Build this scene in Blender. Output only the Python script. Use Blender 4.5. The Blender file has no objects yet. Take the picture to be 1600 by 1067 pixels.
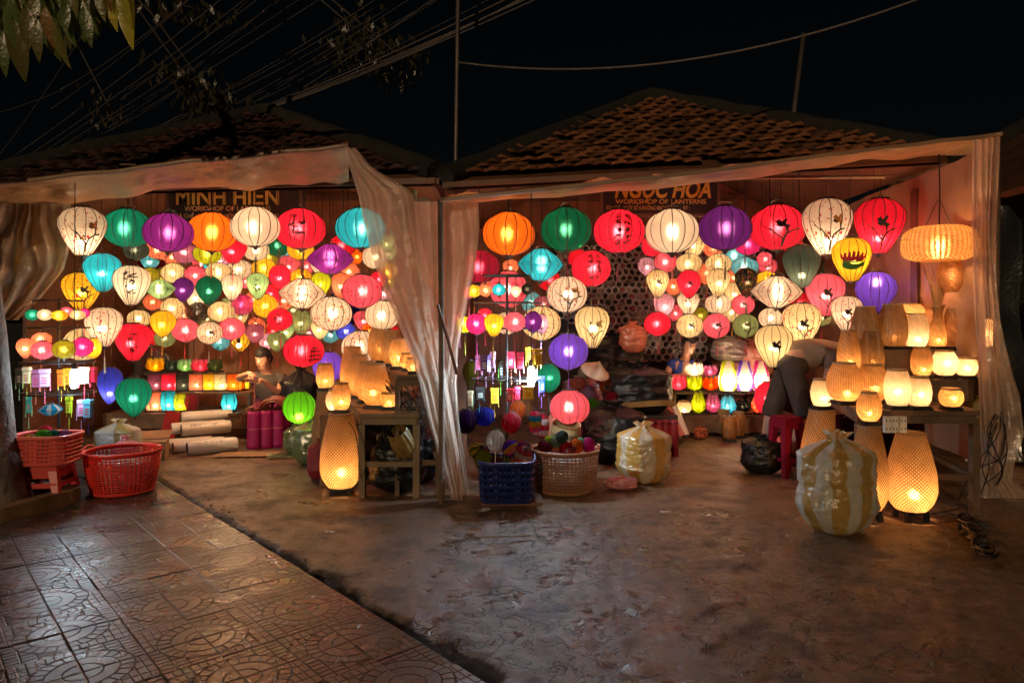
import bpy, math, random
import numpy as np
from mathutils import Vector, Matrix, Euler, noise
R = math.radians; PI = math.pi
sc = bpy.context.scene; COL = sc.collection
rnd = random.Random(7)

# ------------------------------------------------------------------ camera
F = 1100.0                     # focal length in photo pixels (photo 1600 wide)
EYE, HOR = 1.4, 497.0          # eye height, horizon row
cam = bpy.data.objects.new('camera', bpy.data.cameras.new('camera')); COL.objects.link(cam); sc.camera = cam
cam.location = (0, 0, EYE); cam.rotation_euler = (PI/2, 0, 0)
cam.data.sensor_width = 36; cam.data.lens = F/1600*36; cam.data.shift_y = -(533.5-HOR)/1600
cam.data.clip_end = 900; cam.data.clip_start = .05
# ------------------------------------------------------------------ night sky and one dim warm lamp light from behind the viewer
world = bpy.data.worlds.new('World'); sc.world = world; world.use_nodes = True
nt = world.node_tree; bg = nt.nodes['Background']
sky = nt.nodes.new('ShaderNodeTexSky'); sky.sky_type = 'NISHITA'; sky.sun_disc = False
SUN_EL, SUN_AZ = R(14), R(200)
sky.sun_elevation = SUN_EL; sky.sun_rotation = SUN_AZ
nt.links.new(sky.outputs[0], bg.inputs[0]); bg.inputs[1].default_value = .00022
sun = bpy.data.objects.new('sun', bpy.data.lights.new('sun', 'SUN')); COL.objects.link(sun)
sun.data.energy = .5; sun.data.color = (1, .72, .42); sun.data.angle = R(.5)
sun.rotation_euler = (PI/2-SUN_EL, 0, R(-14)); sun.location = (-3, -6, 8)
# ------------------------------------------------------------------ render settings
vs = sc.view_settings; vs.view_transform = 'Standard'; vs.look = 'None'; vs.exposure = .92; vs.gamma = 1; vs.use_curve_mapping = False
sc.render.engine = 'CYCLES'; cy = sc.cycles
cy.use_denoising = True; cy.max_bounces = 7; cy.diffuse_bounces = 4; cy.glossy_bounces = 3; cy.transmission_bounces = 5
cy.transparent_max_bounces = 12; cy.sample_clamp_indirect = 4; cy.caustics_reflective = False; cy.use_light_tree = True
cy.use_adaptive_sampling = True; cy.adaptive_threshold = .015

def at(px, py, Y): return Vector(((px-800)/F*Y, Y, EYE+(HOR-py)/F*Y))
def S(p, Y): return p*Y/F
def gy(py, z=0.0): return (EYE-z)*F/(py-HOR)          # depth of a point at height z seen on row py
def fl(px, py, z=0.0): Y = gy(py, z); return Vector(((px-800)/F*Y, Y, z))

# ------------------------------------------------------------------ objects
def link(name, data, parent=None, loc=None, rot=None, scl=None):
    o = bpy.data.objects.new(name, data); COL.objects.link(o)
    if parent is not None: o.parent = parent
    if loc is not None: o.location = loc
    if rot is not None: o.rotation_euler = rot
    if scl is not None: o.scale = scl
    return o
def tag(o, label, cat, group=None, kind=None):
    o['label'] = label; o['category'] = cat
    if group: o['group'] = group
    if kind: o['kind'] = kind
    return o
def thing(name, label, cat, loc=(0, 0, 0), rz=0.0, group=None):
    return tag(link(name, None, None, loc, (0, 0, rz)), label, cat, group)
def struct(o, kind='structure'):
    o['kind'] = kind; return o

class M:
    """collects shapes into one mesh"""
    def __init__(s): s.v = []; s.f = []; s.m = []; s.uv = {}
    def add(s, v, f, mi=0):
        b = len(s.v); s.v += [tuple(x) for x in v]; s.f += [tuple(i+b for i in q) for q in f]; s.m += [mi]*len(f); return s
    def box(s, c, d, rz=0.0, mi=0, rot=None):
        m = Matrix.Rotation(rz, 3, 'Z') if rot is None else rot.to_matrix() if hasattr(rot, 'to_matrix') else rot
        c = Vector(c); h = Vector(d)/2
        v = [c+m @ Vector((x*h.x, y*h.y, z*h.z)) for z in (-1, 1) for y in (-1, 1) for x in (-1, 1)]
        return s.add(v, [(0, 2, 3, 1), (4, 5, 7, 6), (0, 1, 5, 4), (2, 6, 7, 3), (0, 4, 6, 2), (1, 3, 7, 5)], mi)
    def beam(s, a, b, w, d=None, mi=0):
        a, b = Vector(a), Vector(b); q = (b-a).to_track_quat('X', 'Z'); L = (b-a).length
        return s.box((a+b)/2, (L, w, d or w), mi=mi, rot=q)
    def tube(s, pts, r, n=6, mi=0, cap=True):
        pts = [Vector(p) for p in pts]; k = len(pts); rs = r if isinstance(r, (list, tuple)) else [r]*k
        V = []; up = None
        for i, p in enumerate(pts):
            t = (pts[min(i+1, k-1)]-pts[max(i-1, 0)])
            t = t.normalized() if t.length > 1e-9 else Vector((0, 0, 1))
            if up is None: up = Vector((0, 0, 1)) if abs(t.z) < .9 else Vector((1, 0, 0))
            a = t.cross(up); a = a.normalized() if a.length > 1e-6 else Vector((1, 0, 0)); b = a.cross(t); up = b
            V += [p+(a*math.cos(2*PI*j/n)+b*math.sin(2*PI*j/n))*rs[i] for j in range(n)]
        Fc = [(i*n+j, i*n+(j+1) % n, (i+1)*n+(j+1) % n, (i+1)*n+j) for i in range(k-1) for j in range(n)]
        if cap: Fc += [tuple(range(n)), tuple((k-1)*n+j for j in reversed(range(n)))]
        return s.add(V, Fc, mi)
    def lathe(s, prof, n=20, c=(0, 0, 0), mi=0, close=False, fn=None):
        c = Vector(c); V = []
        for (r, z) in prof:
            for j in range(n):
                a = 2*PI*j/n; p = Vector((r*math.cos(a), r*math.sin(a), z))
                if fn: p = fn(p, a)
                V.append(c+p)
        Fc = [(i*n+j, i*n+(j+1) % n, (i+1)*n+(j+1) % n, (i+1)*n+j) for i in range(len(prof)-1) for j in range(n)]
        if close: Fc += [tuple(reversed(range(n))), tuple((len(prof)-1)*n+j for j in range(n))]
        return s.add(V, Fc, mi)
    def grid(s, fn, nu, nv, mi=0):
        V = [fn(i/nu, j/nv) for j in range(nv+1) for i in range(nu+1)]
        return s.add(V, [(j*(nu+1)+i, j*(nu+1)+i+1, (j+1)*(nu+1)+i+1, (j+1)*(nu+1)+i) for j in range(nv) for i in range(nu)], mi)
    def sphere(s, c, r, n=12, mi=0, sq=(1, 1, 1)):
        k = max(4, n//2)
        p = [(max(1e-4, r*math.sin(PI*i/k)), r*math.cos(PI*i/k)) for i in range(k+1)]
        return s.lathe(p, n, c, mi, fn=lambda q, a: Vector((q.x*sq[0], q.y*sq[1], q.z*sq[2])))
    def mesh(s, name, mats, smooth=False):
        me = bpy.data.meshes.new(name); me.from_pydata(s.v, [], s.f)
        for m in (mats if isinstance(mats, (list, tuple)) else [mats]): me.materials.append(m)
        if any(s.m): me.polygons.foreach_set('material_index', s.m)
        if smooth: me.polygons.foreach_set('use_smooth', [True]*len(s.f))
        me.validate(); return me
    def build(s, name, mats, parent=None, loc=None, rz=0.0, smooth=False):
        return link(name, s.mesh(name, mats, smooth), parent, loc, (0, 0, rz))

def nz(p, sc_=1.0, seed=0.0): return noise.noise(Vector((p[0]*sc_+seed, p[1]*sc_+seed*1.7, p[2]*sc_-seed)))

# ------------------------------------------------------------------ materials
def newmat(name):
    m = bpy.data.materials.new(name); m.use_nodes = True; nt = m.node_tree; nt.nodes.clear()
    def N(t, **kw):
        n = nt.nodes.new('ShaderNode'+t)
        for k, v in kw.items(): setattr(n, k, v)
        return n
    def L(a, b): nt.links.new(a, b)
    out = N('OutputMaterial'); return m, N, L, out
def c4(c): return (c[0], c[1], c[2], 1)
def vary(N, L, col, amt=.35, scale=8.0, coord='Object', col2=None):
    """noise-varied colour socket"""
    tc = N('TexCoord'); nzn = N('TexNoise'); nzn.inputs['Scale'].default_value = scale; nzn.inputs['Detail'].default_value = 5
    L(tc.outputs[coord], nzn.inputs['Vector'])
    mr = N('MapRange'); mr.inputs[1].default_value = .3; mr.inputs[2].default_value = .7; L(nzn.outputs[0], mr.inputs[0])
    mx = N('Mix', data_type='RGBA'); L(mr.outputs[0], mx.inputs[0])
    c2 = col2 or tuple(x*(1-amt) for x in col)
    mx.inputs[6].default_value = c4(c2); mx.inputs[7].default_value = c4(col)
    return mx.outputs[2], nzn, tc
def pm(name, col, rough=.6, amt=.35, scale=8.0, bump=.0, bscale=40.0, coord='Object', metal=0.0, col2=None, spec=.5, each=0.0):
    m, N, L, out = newmat(name); b = N('BsdfPrincipled'); L(b.outputs[0], out.inputs[0])
    s, _, tc = vary(N, L, col, amt, scale, coord, col2)
    if each:
        oi = N('ObjectInfo'); er = N('MapRange'); er.inputs[3].default_value = 1-each; er.inputs[4].default_value = 1; L(oi.outputs['Random'], er.inputs[0])
        em = N('Mix', data_type='RGBA', blend_type='MULTIPLY'); em.inputs[0].default_value = 1; L(s, em.inputs[6]); L(er.outputs[0], em.inputs[7]); s = em.outputs[2]
    L(s, b.inputs['Base Color'])
    b.inputs['Roughness'].default_value = rough; b.inputs['Metallic'].default_value = metal; b.inputs['Specular IOR Level'].default_value = spec
    if bump:
        n2 = N('TexNoise'); n2.inputs['Scale'].default_value = bscale; n2.inputs['Detail'].default_value = 6; L(tc.outputs[coord], n2.inputs['Vector'])
        bp = N('Bump'); bp.inputs['Strength'].default_value = bump; bp.inputs['Distance'].default_value = .02; L(n2.outputs[0], bp.inputs['Height']); L(bp.outputs[0], b.inputs['Normal'])
    return m
def thin(name, col, tl=.5, gl=.08, rough=.3, see=0.0, amt=.2, scale=6.0, bump=.3, bscale=25.0, stripes=None):
    """thin plastic or cloth sheet: part diffuse, part translucent, a little gloss, some see-through"""
    m, N, L, out = newmat(name)
    s, _, tc = vary(N, L, col, amt, scale)
    if stripes:
        k, c2 = stripes
        sp = N('SeparateXYZ'); L(tc.outputs['Object'], sp.inputs[0])
        an = N('Math', operation='ARCTAN2'); L(sp.outputs[1], an.inputs[0]); L(sp.outputs[0], an.inputs[1])
        wn_ = N('TexNoise'); wn_.inputs['Scale'].default_value = 5; wn_.inputs['Detail'].default_value = 3; L(tc.outputs['Object'], wn_.inputs['Vector'])
        aw = N('Math', operation='MULTIPLY_ADD'); aw.inputs[1].default_value = .55; L(wn_.outputs[0], aw.inputs[0]); L(an.outputs[0], aw.inputs[2])
        mu = N('Math', operation='MULTIPLY'); mu.inputs[1].default_value = k; L(aw.outputs[0], mu.inputs[0])
        si = N('Math', operation='SINE'); L(mu.outputs[0], si.inputs[0])
        rp = N('MapRange'); rp.inputs[1].default_value = -.1; rp.inputs[2].default_value = .1; L(si.outputs[0], rp.inputs[0])
        mx = N('Mix', data_type='RGBA'); L(rp.outputs[0], mx.inputs[0]); L(s, mx.inputs[6]); mx.inputs[7].default_value = c4(c2); s = mx.outputs[2]
    d = N('BsdfDiffuse'); t = N('BsdfTranslucent'); g = N('BsdfGlossy'); g.inputs['Roughness'].default_value = rough
    L(s, d.inputs[0]); L(s, t.inputs[0])
    n2 = N('TexNoise'); n2.inputs['Scale'].default_value = bscale; n2.inputs['Detail'].default_value = 4; L(tc.outputs['Object'], n2.inputs['Vector'])
    bp = N('Bump'); bp.inputs['Strength'].default_value = bump; bp.inputs['Distance'].default_value = .03; L(n2.outputs[0], bp.inputs['Height'])
    for x in (d, t, g): L(bp.outputs[0], x.inputs['Normal'])
    a = N('MixShader'); a.inputs[0].default_value = tl; L(d.outputs[0], a.inputs[1]); L(t.outputs[0], a.inputs[2])
    b = N('MixShader'); b.inputs[0].default_value = gl; L(a.outputs[0], b.inputs[1]); L(g.outputs[0], b.inputs[2])
    last = b
    if see:
        tr = N('BsdfTransparent'); tr.inputs[0].default_value = c4([x**.3 for x in col])
        e = N('MixShader'); e.inputs[0].default_value = see; L(b.outputs[0], e.inputs[1]); L(tr.outputs[0], e.inputs[2]); last = e
    L(last.outputs[0], out.inputs[0]); return m
def glow(name, col, strength):
    m, N, L, out = newmat(name); e = N('Emission'); e.inputs[0].default_value = c4(col); e.inputs[1].default_value = strength
    L(e.outputs[0], out.inputs[0]); return m

def silk(name, col, dots=None, dscale=7.0, dsize=.2, lace=None):
    """silk over a wire frame: scatters the bulb's light and lets a blurred image of the bulb through"""
    m, N, L, out = newmat(name)
    s, nzn, tc = vary(N, L, col, .16, 3.0)
    # thread streaks
    mp = N('Mapping'); mp.inputs['Scale'].default_value = (6, 6, 90); L(tc.outputs['Object'], mp.inputs[0])
    n3 = N('TexNoise'); n3.inputs['Scale'].default_value = 1.0; n3.inputs['Detail'].default_value = 3; L(mp.outputs[0], n3.inputs['Vector'])
    mr = N('MapRange'); mr.inputs[1].default_value = .3; mr.inputs[2].default_value = .7; mr.inputs[3].default_value = .86; mr.inputs[4].default_value = 1.06; L(n3.outputs[0], mr.inputs[0])
    ml = N('Mix', data_type='RGBA', blend_type='MULTIPLY'); ml.inputs[0].default_value = 1; L(s, ml.inputs[6]); L(mr.outputs[0], ml.inputs[7]); s = ml.outputs[2]
    if dots:
        for k, (dc, scl, size) in enumerate(dots):
            v = N('TexVoronoi'); v.inputs['Scale'].default_value = scl; v.inputs['Randomness'].default_value = 1
            nd = N('TexNoise'); nd.inputs['Scale'].default_value = scl*2.2; L(tc.outputs['Object'], nd.inputs['Vector'])
            ad = N('Mix', data_type='RGBA', blend_type='ADD'); ad.inputs[0].default_value = .1; L(tc.outputs['Object'], ad.inputs[6]); L(nd.outputs[1], ad.inputs[7])
            L(ad.outputs[2], v.inputs['Vector'])
            lt = N('MapRange'); lt.inputs[1].default_value = size*.8; lt.inputs[2].default_value = size; lt.inputs[3].default_value = 1; lt.inputs[4].default_value = 0; L(v.outputs['Distance'], lt.inputs[0])
            sx = N('SeparateColor'); L(v.outputs['Color'], sx.inputs[0])
            gt = N('Math', operation='GREATER_THAN'); gt.inputs[1].default_value = .35; L(sx.outputs[k % 3], gt.inputs[0])
            mu = N('Math', operation='MULTIPLY'); L(lt.outputs[0], mu.inputs[0]); L(gt.outputs[0], mu.inputs[1])
            mx = N('Mix', data_type='RGBA'); L(mu.outputs[0], mx.inputs[0]); L(s, mx.inputs[6]); mx.inputs[7].default_value = c4(dc); s = mx.outputs[2]
    tl = N('BsdfTranslucent'); df = N('BsdfDiffuse'); sd = N('Mix', data_type='RGBA', blend_type='MULTIPLY'); sd.inputs[0].default_value = 1; L(s, sd.inputs[6]); sd.inputs[7].default_value = (.68, .68, .68, 1); L(sd.outputs[2], tl.inputs[0]); L(sd.outputs[2], df.inputs[0])
    m1 = N('MixShader'); m1.inputs[0].default_value = .28; L(tl.outputs[0], m1.inputs[1]); L(df.outputs[0], m1.inputs[2])
    rf = N('BsdfRefraction'); rf.inputs['Roughness'].default_value = .52; rf.inputs['IOR'].default_value = 1.5
    gm = N('Gamma'); gm.inputs[1].default_value = .6; L(s, gm.inputs[0]); L(gm.outputs[0], rf.inputs['Color'])
    m2 = N('MixShader'); m2.inputs[0].default_value = .085; L(m1.outputs[0], m2.inputs[1]); L(rf.outputs[0], m2.inputs[2])
    tr = N('BsdfTransparent'); L(gm.outputs[0], tr.inputs[0])
    m3 = N('MixShader'); m3.inputs[0].default_value = .38; L(m2.outputs[0], m3.inputs[1]); L(tr.outputs[0], m3.inputs[2])
    if lace:
        v = N('TexVoronoi'); v.feature = 'DISTANCE_TO_EDGE'; v.inputs['Scale'].default_value = lace; L(tc.outputs['Object'], v.inputs['Vector'])
        lt = N('Math', operation='GREATER_THAN'); lt.inputs[1].default_value = .09; L(v.outputs['Distance'], lt.inputs[0])
        hl = N('MixShader'); fm = N('Math', operation='MULTIPLY'); fm.inputs[1].default_value = .75; L(lt.outputs[0], fm.inputs[0])
        t2 = N('BsdfTransparent'); L(fm.outputs[0], hl.inputs[0]); L(m3.outputs[0], hl.inputs[1]); L(t2.outputs[0], hl.inputs[2]); m3 = hl
    L(m3.outputs[0], out.inputs[0]); return m

def weave(name, strip, hole, holes=.2, n=26, v=30, diag=True, trans=.35, see=.25):
    """woven bamboo: opaque strips with lit gaps between them (pattern runs in the uv map)"""
    m, N, L, out = newmat(name)
    uv = N('UVMap'); sp = N('SeparateXYZ'); L(uv.outputs[0], sp.inputs[0])
    def wave(a, b):
        x = N('Math', operation='MULTIPLY'); x.inputs[1].default_value = a; L(sp.outputs[0], x.inputs[0])
        y = N('Math', operation='MULTIPLY_ADD'); y.inputs[1].default_value = b; L(sp.outputs[1], y.inputs[0]); L(x.outputs[0], y.inputs[2])
        z = N('Math', operation='MULTIPLY'); z.inputs[1].default_value = 2*PI; L(y.outputs[0], z.inputs[0])
        w = N('Math', operation='SINE'); L(z.outputs[0], w.inputs[0]); return w.outputs[0]
    w1 = wave(n, v if diag else 0); w2 = wave(n if diag else 0, -v if diag else v)
    pr = N('Math', operation='MULTIPLY'); L(w1, pr.inputs[0]); L(w2, pr.inputs[1])
    ab = N('Math', operation='ABSOLUTE'); L(pr.outputs[0], ab.inputs[0])
    tc = N('TexCoord'); nn = N('TexNoise'); nn.inputs['Scale'].default_value = 9; L(tc.outputs['Object'], nn.inputs['Vector'])
    adn = N('Math', operation='MULTIPLY_ADD'); adn.inputs[1].default_value = .35; L(nn.outputs[0], adn.inputs[0]); L(ab.outputs[0], adn.inputs[2])
    hm = N('MapRange'); hm.inputs[1].default_value = .175+1-holes-.12; hm.inputs[2].default_value = .175+1-holes+.06; L(adn.outputs[0], hm.inputs[0])
    s, _, _ = vary(N, L, strip, .4, 5)
    d = N('BsdfDiffuse'); L(s, d.inputs[0]); t = N('BsdfTranslucent'); L(s, t.inputs[0]); g = N('BsdfGlossy'); g.inputs['Roughness'].default_value = .4
    a = N('MixShader'); a.inputs[0].default_value = trans; L(d.outputs[0], a.inputs[1]); L(t.outputs[0], a.inputs[2])
    b = N('MixShader'); b.inputs[0].default_value = .05; L(a.outputs[0], b.inputs[1]); L(g.outputs[0], b.inputs[2])
    bp = N('Bump'); bp.inputs['Strength'].default_value = .5; bp.inputs['Distance'].default_value = .006; L(w1, bp.inputs['Height'])
    L(bp.outputs[0], d.inputs['Normal']); L(bp.outputs[0], g.inputs['Normal'])
    h1 = N('BsdfTranslucent'); h1.inputs[0].default_value = c4(hole); rf = N('BsdfRefraction'); rf.inputs['Roughness'].default_value = .65; rf.inputs['IOR'].default_value = 1.35; rf.inputs['Color'].default_value = c4(hole)
    h3 = N('MixShader'); h3.inputs[0].default_value = .3; L(h1.outputs[0], h3.inputs[1]); L(rf.outputs[0], h3.inputs[2])
    tr = N('BsdfTransparent'); h2 = N('MixShader'); h2.inputs[0].default_value = see; L(h3.outputs[0], h2.inputs[1]); L(tr.outputs[0], h2.inputs[2])
    e = N('MixShader'); L(hm.outputs[0], e.inputs[0]); L(b.outputs[0], e.inputs[1]); L(h2.outputs[0], e.inputs[2])
    L(e.outputs[0], out.inputs[0]); return m

K = {}
K['black'] = pm('black_paint', (.012, .011, .011), .45)
K['wire'] = pm('black_wire', (.015, .012, .012), .5)
K['rib'] = pm('lantern_rib', (.05, .02, .015), .7)
K['darkwood'] = pm('dark_wood', (.15, .06, .03), .6, .5, 4, .25, 30)
K['wood'] = pm('old_wood', (.15, .085, .045), .65, .55, 7, .4, 35)
K['palewood'] = pm('pale_wood', (.22, .145, .08), .6, .35, 6, .25, 40)
K['plank'] = pm('wall_plank', (.33, .14, .065), .55, .5, 3, .25, 30)
K['bark'] = pm('bark', (.2, .17, .14), .85, .5, 6, .8, 22)
K['steel'] = pm('grey_pole', (.16, .13, .12), .5, .4, 3, metal=.4)
K['bamboo'] = pm('bamboo_pole', (.33, .2, .09), .45, .3, 4)
K['skin'] = pm('skin', (.44, .24, .155), .5, .12, 10)
K['hair'] = pm('hair', (.012, .009, .008), .6, .5, 60, .4, 90, spec=.3)
K['white'] = pm('white_plastic', (.7, .67, .62), .4, .15)
K['dim'] = thin('dim_leaf', (.055, .045, .025), .3, .05)
K['cap'] = pm('lantern_cap', (.03, .02, .018), .5)
K['tan'] = pm('tan_card', (.33, .2, .1), .75, .25, 6)
# ================================================================== the ground
TD = Vector((.66, -.75, 0)).normalized(); TN = Vector((.75, .66, 0)).normalized()   # paving axes
EDGE0 = Vector((-2.66, 5.62, 0))                                                     # paving edge passes here along TD
def edge_dist(x, y): return (Vector((x, y, 0))-EDGE0).dot(TN)                        # >0: concrete side
m, N, L, out = newmat('concrete'); b = N('BsdfPrincipled'); L(b.outputs[0], out.inputs[0])
tc = N('TexCoord')
def tn(scale, det=6, rough=.6):
    n = N('TexNoise'); n.inputs['Scale'].default_value = scale; n.inputs['Detail'].default_value = det; n.inputs['Roughness'].default_value = rough; L(tc.outputs['Object'], n.inputs['Vector']); return n.outputs[0]
def rng(s, a, b_, c=0.0, d=1.0):
    r = N('MapRange'); r.inputs[1].default_value = a; r.inputs[2].default_value = b_; r.inputs[3].default_value = c; r.inputs[4].default_value = d; L(s, r.inputs[0]); return r.outputs[0]
def mixc(f, a, b_):
    x = N('Mix', data_type='RGBA')
    if isinstance(f, float): x.inputs[0].default_value = f
    else: L(f, x.inputs[0])
    for i, q in ((6, a), (7, b_)):
        if isinstance(q, tuple): x.inputs[i].default_value = c4(q)
        else: L(q, x.inputs[i])
    return x.outputs[2]
def mth(op, a, b_=None):
    x = N('Math', operation=op)
    for i, q in ((0, a), (1, b_)):
        if q is None: continue
        if isinstance(q, (int, float)): x.inputs[i].default_value = q
        else: L(q, x.inputs[i])
    return x.outputs[0]
big, mid, fine = tn(.9), tn(4.5, 8, .65), tn(42, 9, .8)
blot = tn(2.3, 9, .72)
at_ = N('Attribute'); at_.attribute_name = 'rough_yard'; wr = at_.outputs['Fac']
base = mixc(rng(big, .35, .65), (.125, .068, .038), (.26, .148, .08))
base = mixc(rng(mid, .42, .62), base, (.16, .10, .062))
base = mixc(rng(blot, .53, .60), base, (.085, .052, .033))
base = mixc(mth('MULTIPLY', rng(tn(11, 8, .75), .56, .64), .55), base, (.27, .18, .11))
base = mixc(mth('MULTIPLY', rng(tn(150, 3, .6), .5, .6), .5), base, (.055, .036, .025))
base = mixc(mth('MULTIPLY', rng(fine, .54, .62), .75), base, (.06, .038, .026))
ag = N('Attribute'); ag.attribute_name = 'broken_edge'
base = mixc(ag.outputs['Fac'], base, (.05, .038, .03))
vo = N('TexVoronoi'); vo.feature = 'DISTANCE_TO_EDGE'; vo.inputs['Scale'].default_value = 6.5
wp = N('Mix', data_type='RGBA', blend_type='ADD'); wp.inputs[0].default_value = .8; L(tc.outputs['Object'], wp.inputs[6])
nw = N('TexNoise'); nw.inputs['Scale'].default_value = 3.2; nw.inputs['Detail'].default_value = 6; L(tc.outputs['Object'], nw.inputs['Vector']); L(nw.outputs[1], wp.inputs[7]); L(wp.outputs[2], vo.inputs['Vector'])
crack = rng(vo.outputs['Distance'], .008, .05)                                     # 0 in the crack
cm = mth('MULTIPLY', wr, rng(tn(2.1, 5), .42, .50))                                    # where it is cracked
crk = mth('SUBTRACT', 1.0, mth('MULTIPLY', cm, mth('SUBTRACT', 1.0, crack)))
base = mixc(crk, (.035, .022, .016), base)
L(base, b.inputs['Base Color'])
rg = mth('MAXIMUM', mth('SUBTRACT', rng(blot, .40, .58, .26, .64), mth('MULTIPLY', wr, .10)), mth('MULTIPLY', ag.outputs['Fac'], .95)); L(rg, b.inputs['Roughness']); b.inputs['Specular IOR Level'].default_value = .4
stp = mth('ADD', mth('MULTIPLY', mth('SNAP', tn(5.5, 7, .62), .055), 1.5), mth('MULTIPLY', mth('SNAP', tn(13, 5, .6), .09), .5))
h1 = mth('ADD', mth('MULTIPLY', fine, .40), mth('MULTIPLY', mid, mth('ADD', .3, mth('MULTIPLY', wr, .7))))
h2 = mth('ADD', mth('MULTIPLY', stp, mth('ADD', .06, mth('MULTIPLY', wr, .6))), mth('MULTIPLY', crk, .9))
hgt = mth('ADD', h1, h2)
bp = N('Bump'); bp.inputs['Strength'].default_value = .9; bp.inputs['Distance'].default_value = .02; L(hgt, bp.inputs['Height']); L(bp.outputs[0], b.inputs['Normal'])
K['concrete'] = m
K['dirt'] = pm('dirt', (.055, .042, .032), .9, .5, 5, .8, 30)
g = M(); g.grid(lambda u, v: Vector((-150+300*u, -60+260*v, -.075)), 6, 6)
struct(g.build('ground', K['dirt']))
# yard: a concrete sheet with a broken edge along the paving, a patch line at X=-.46 and a worn, lower part in front
x0, x1, y0, y1, st = -5.6, 7.6, 2.2, 10.4, .022
nx, ny = int((x1-x0)/st), int((y1-y0)/st)
X, Yy = np.meshgrid(np.linspace(x0, x1, nx+1), np.linspace(y0, y1, ny+1))
Z = np.zeros_like(X); RM = np.zeros_like(X); BE = np.zeros_like(X)
for j in range(ny+1):
    for i in range(nx+1):
        x, y = X[j, i], Yy[j, i]
        if y > 7.0 or x > 4.4 or x < -4.6: continue
        n1 = noise.noise(Vector((x*1.1, y*1.1, 0))); n2 = noise.noise(Vector((x*5, y*5, 3))); n3 = noise.noise(Vector((x*14, y*14, 7)))
        z = .01*n1
        wd_ = min(1, max(0, (4.6-y)/1.6)); d = edge_dist(x, y)-.03-(.02+.12*wd_)*max(0, noise.noise(Vector((x*1.9, y*1.9, 5)))+.15)-(.02+.04*wd_)*n2-.035*n3
        e = min(1, max(0, d/.018)); BE[j, i] = 1-e
        p = (x+.46+.05*n2+.03*n3); q = (5.22-y+.05*n1+.02*n2)
        low = min(1, max(0, p/.05))*min(1, max(0, q/.07))
        RM[j, i] = low*min(1, max(.25, 1.3-abs(x-.4)*.45))
        tv = (noise.fractal(Vector((x*1.7, y*1.7, 2)), 1.0, 2.2, 5)+2)*5; fr = tv-math.floor(tv); z += low*(-.014+.005*n2+.005*n3+.0045*((math.floor(tv) % 3)+min(1, max(0, (fr-.8)/.2))*(1 if math.floor(tv) % 3 < 2 else -2)-1))
        ridge = max(0, 1-abs(p)/.05)*min(1, max(0, q/.07))
        z += ridge*.012*n3
        Z[j, i] = z*e + (1-e)*(-.028+.010*n2+.012*n3)
V = np.stack([X.ravel(), Yy.ravel(), Z.ravel()], 1).tolist()
idx = np.arange((nx+1)*(ny+1)).reshape(ny+1, nx+1)
Fc = np.stack([idx[:-1, :-1].ravel(), idx[:-1, 1:].ravel(), idx[1:, 1:].ravel(), idx[1:, :-1].ravel()], 1)
mid_d = np.array([edge_dist((x0+(i+.5)*st), (y0+(j+.5)*st)) for j in range(ny) for i in range(nx)])
Fc = Fc[mid_d > -.12]
me = bpy.data.meshes.new('concrete_yard'); me.from_pydata(V, [], Fc.tolist()); me.materials.append(K['concrete'])
me.polygons.foreach_set('use_smooth', [True]*len(me.polygons))
a_ = me.attributes.new('rough_yard', 'FLOAT', 'POINT'); a_.data.foreach_set('value', RM.ravel()); a_ = me.attributes.new('broken_edge', 'FLOAT', 'POINT'); a_.data.foreach_set('value', BE.ravel())
struct(link('concrete_yard', me))
# outer yard, coarse, so the place goes on beside the picture
o = M()
for (a, b_, c, d) in ((7.59, 40, 2.2, 10.4), (-1.2, 40, -20, 2.21)): o.grid(lambda u, v: Vector((a+(b_-a)*u, c+(d-c)*v, -.012)), 4, 4)
struct(o.build('outer_yard', K['concrete']))

# ---- paving: pressed tiles with quarter rings in each corner, fans round them and brick rows between
TS = .23
def tile_mesh():
    n = 88; g = np.linspace(0, 1, n+1); u, v = np.meshgrid(g, g)
    H = np.zeros_like(u); gw = .0125
    def groove(dist): return np.clip(1-np.abs(dist)/gw, 0, 1)
    D = np.zeros_like(u); inside = np.zeros_like(u, bool)
    r = np.hypot(u, v); th = np.degrees(np.arctan2(v, u))
    for rr in (.31, .57, .80): D = np.maximum(D, groove(r-rr)*(r < .86))
    for t_ in (0, 15, 30, 45, 60, 75, 90): 
        ang = np.abs(th-t_)*PI/180*r
        D = np.maximum(D, groove(ang)*((r > .57) & (r < .80)))
    inside = r < .80
    rows = 7
    for k in range(1, rows): D = np.maximum(D, groove(v-k/rows)*~inside)
    rowi = np.floor(v*rows).astype(int)
    for k in range(1, 4):
        D = np.maximum(D, groove(u-k/4)*~inside)
    ed = np.minimum(np.minimum(u, 1-u), np.minimum(v, 1-v)); D = np.maximum(D, np.clip(1-ed/.022, 0, 1))
    H = -.0030*D**.8
    P = np.stack([(u.ravel()-0)*TS, (v.ravel()-0)*TS, H.ravel()], 1)
    idx = np.arange((n+1)**2).reshape(n+1, n+1)
    Fq = np.stack([idx[:-1, :-1].ravel(), idx[:-1, 1:].ravel(), idx[1:, 1:].ravel(), idx[1:, :-1].ravel()], 1)
    me = bpy.data.meshes.new('tile'); me.from_pydata(P.tolist(), [], Fq.tolist()); return me
m, N, L, out = newmat('paving_tile'); b = N('BsdfPrincipled'); L(b.outputs[0], out.inputs[0])
gc = N('NewGeometry'); oi = N('ObjectInfo')
def wn(scale, det=5):
    n = N('TexNoise'); n.inputs['Scale'].default_value = scale; n.inputs['Detail'].default_value = det; L(gc.outputs['Position'], n.inputs['Vector']); return n.outputs[0]
base = mixc(rng(wn(1.6), .35, .65), (.062, .037, .030), (.125, .074, .056))
base = mixc(rng(wn(14), .35, .7), base, (.06, .036, .03))
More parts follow.
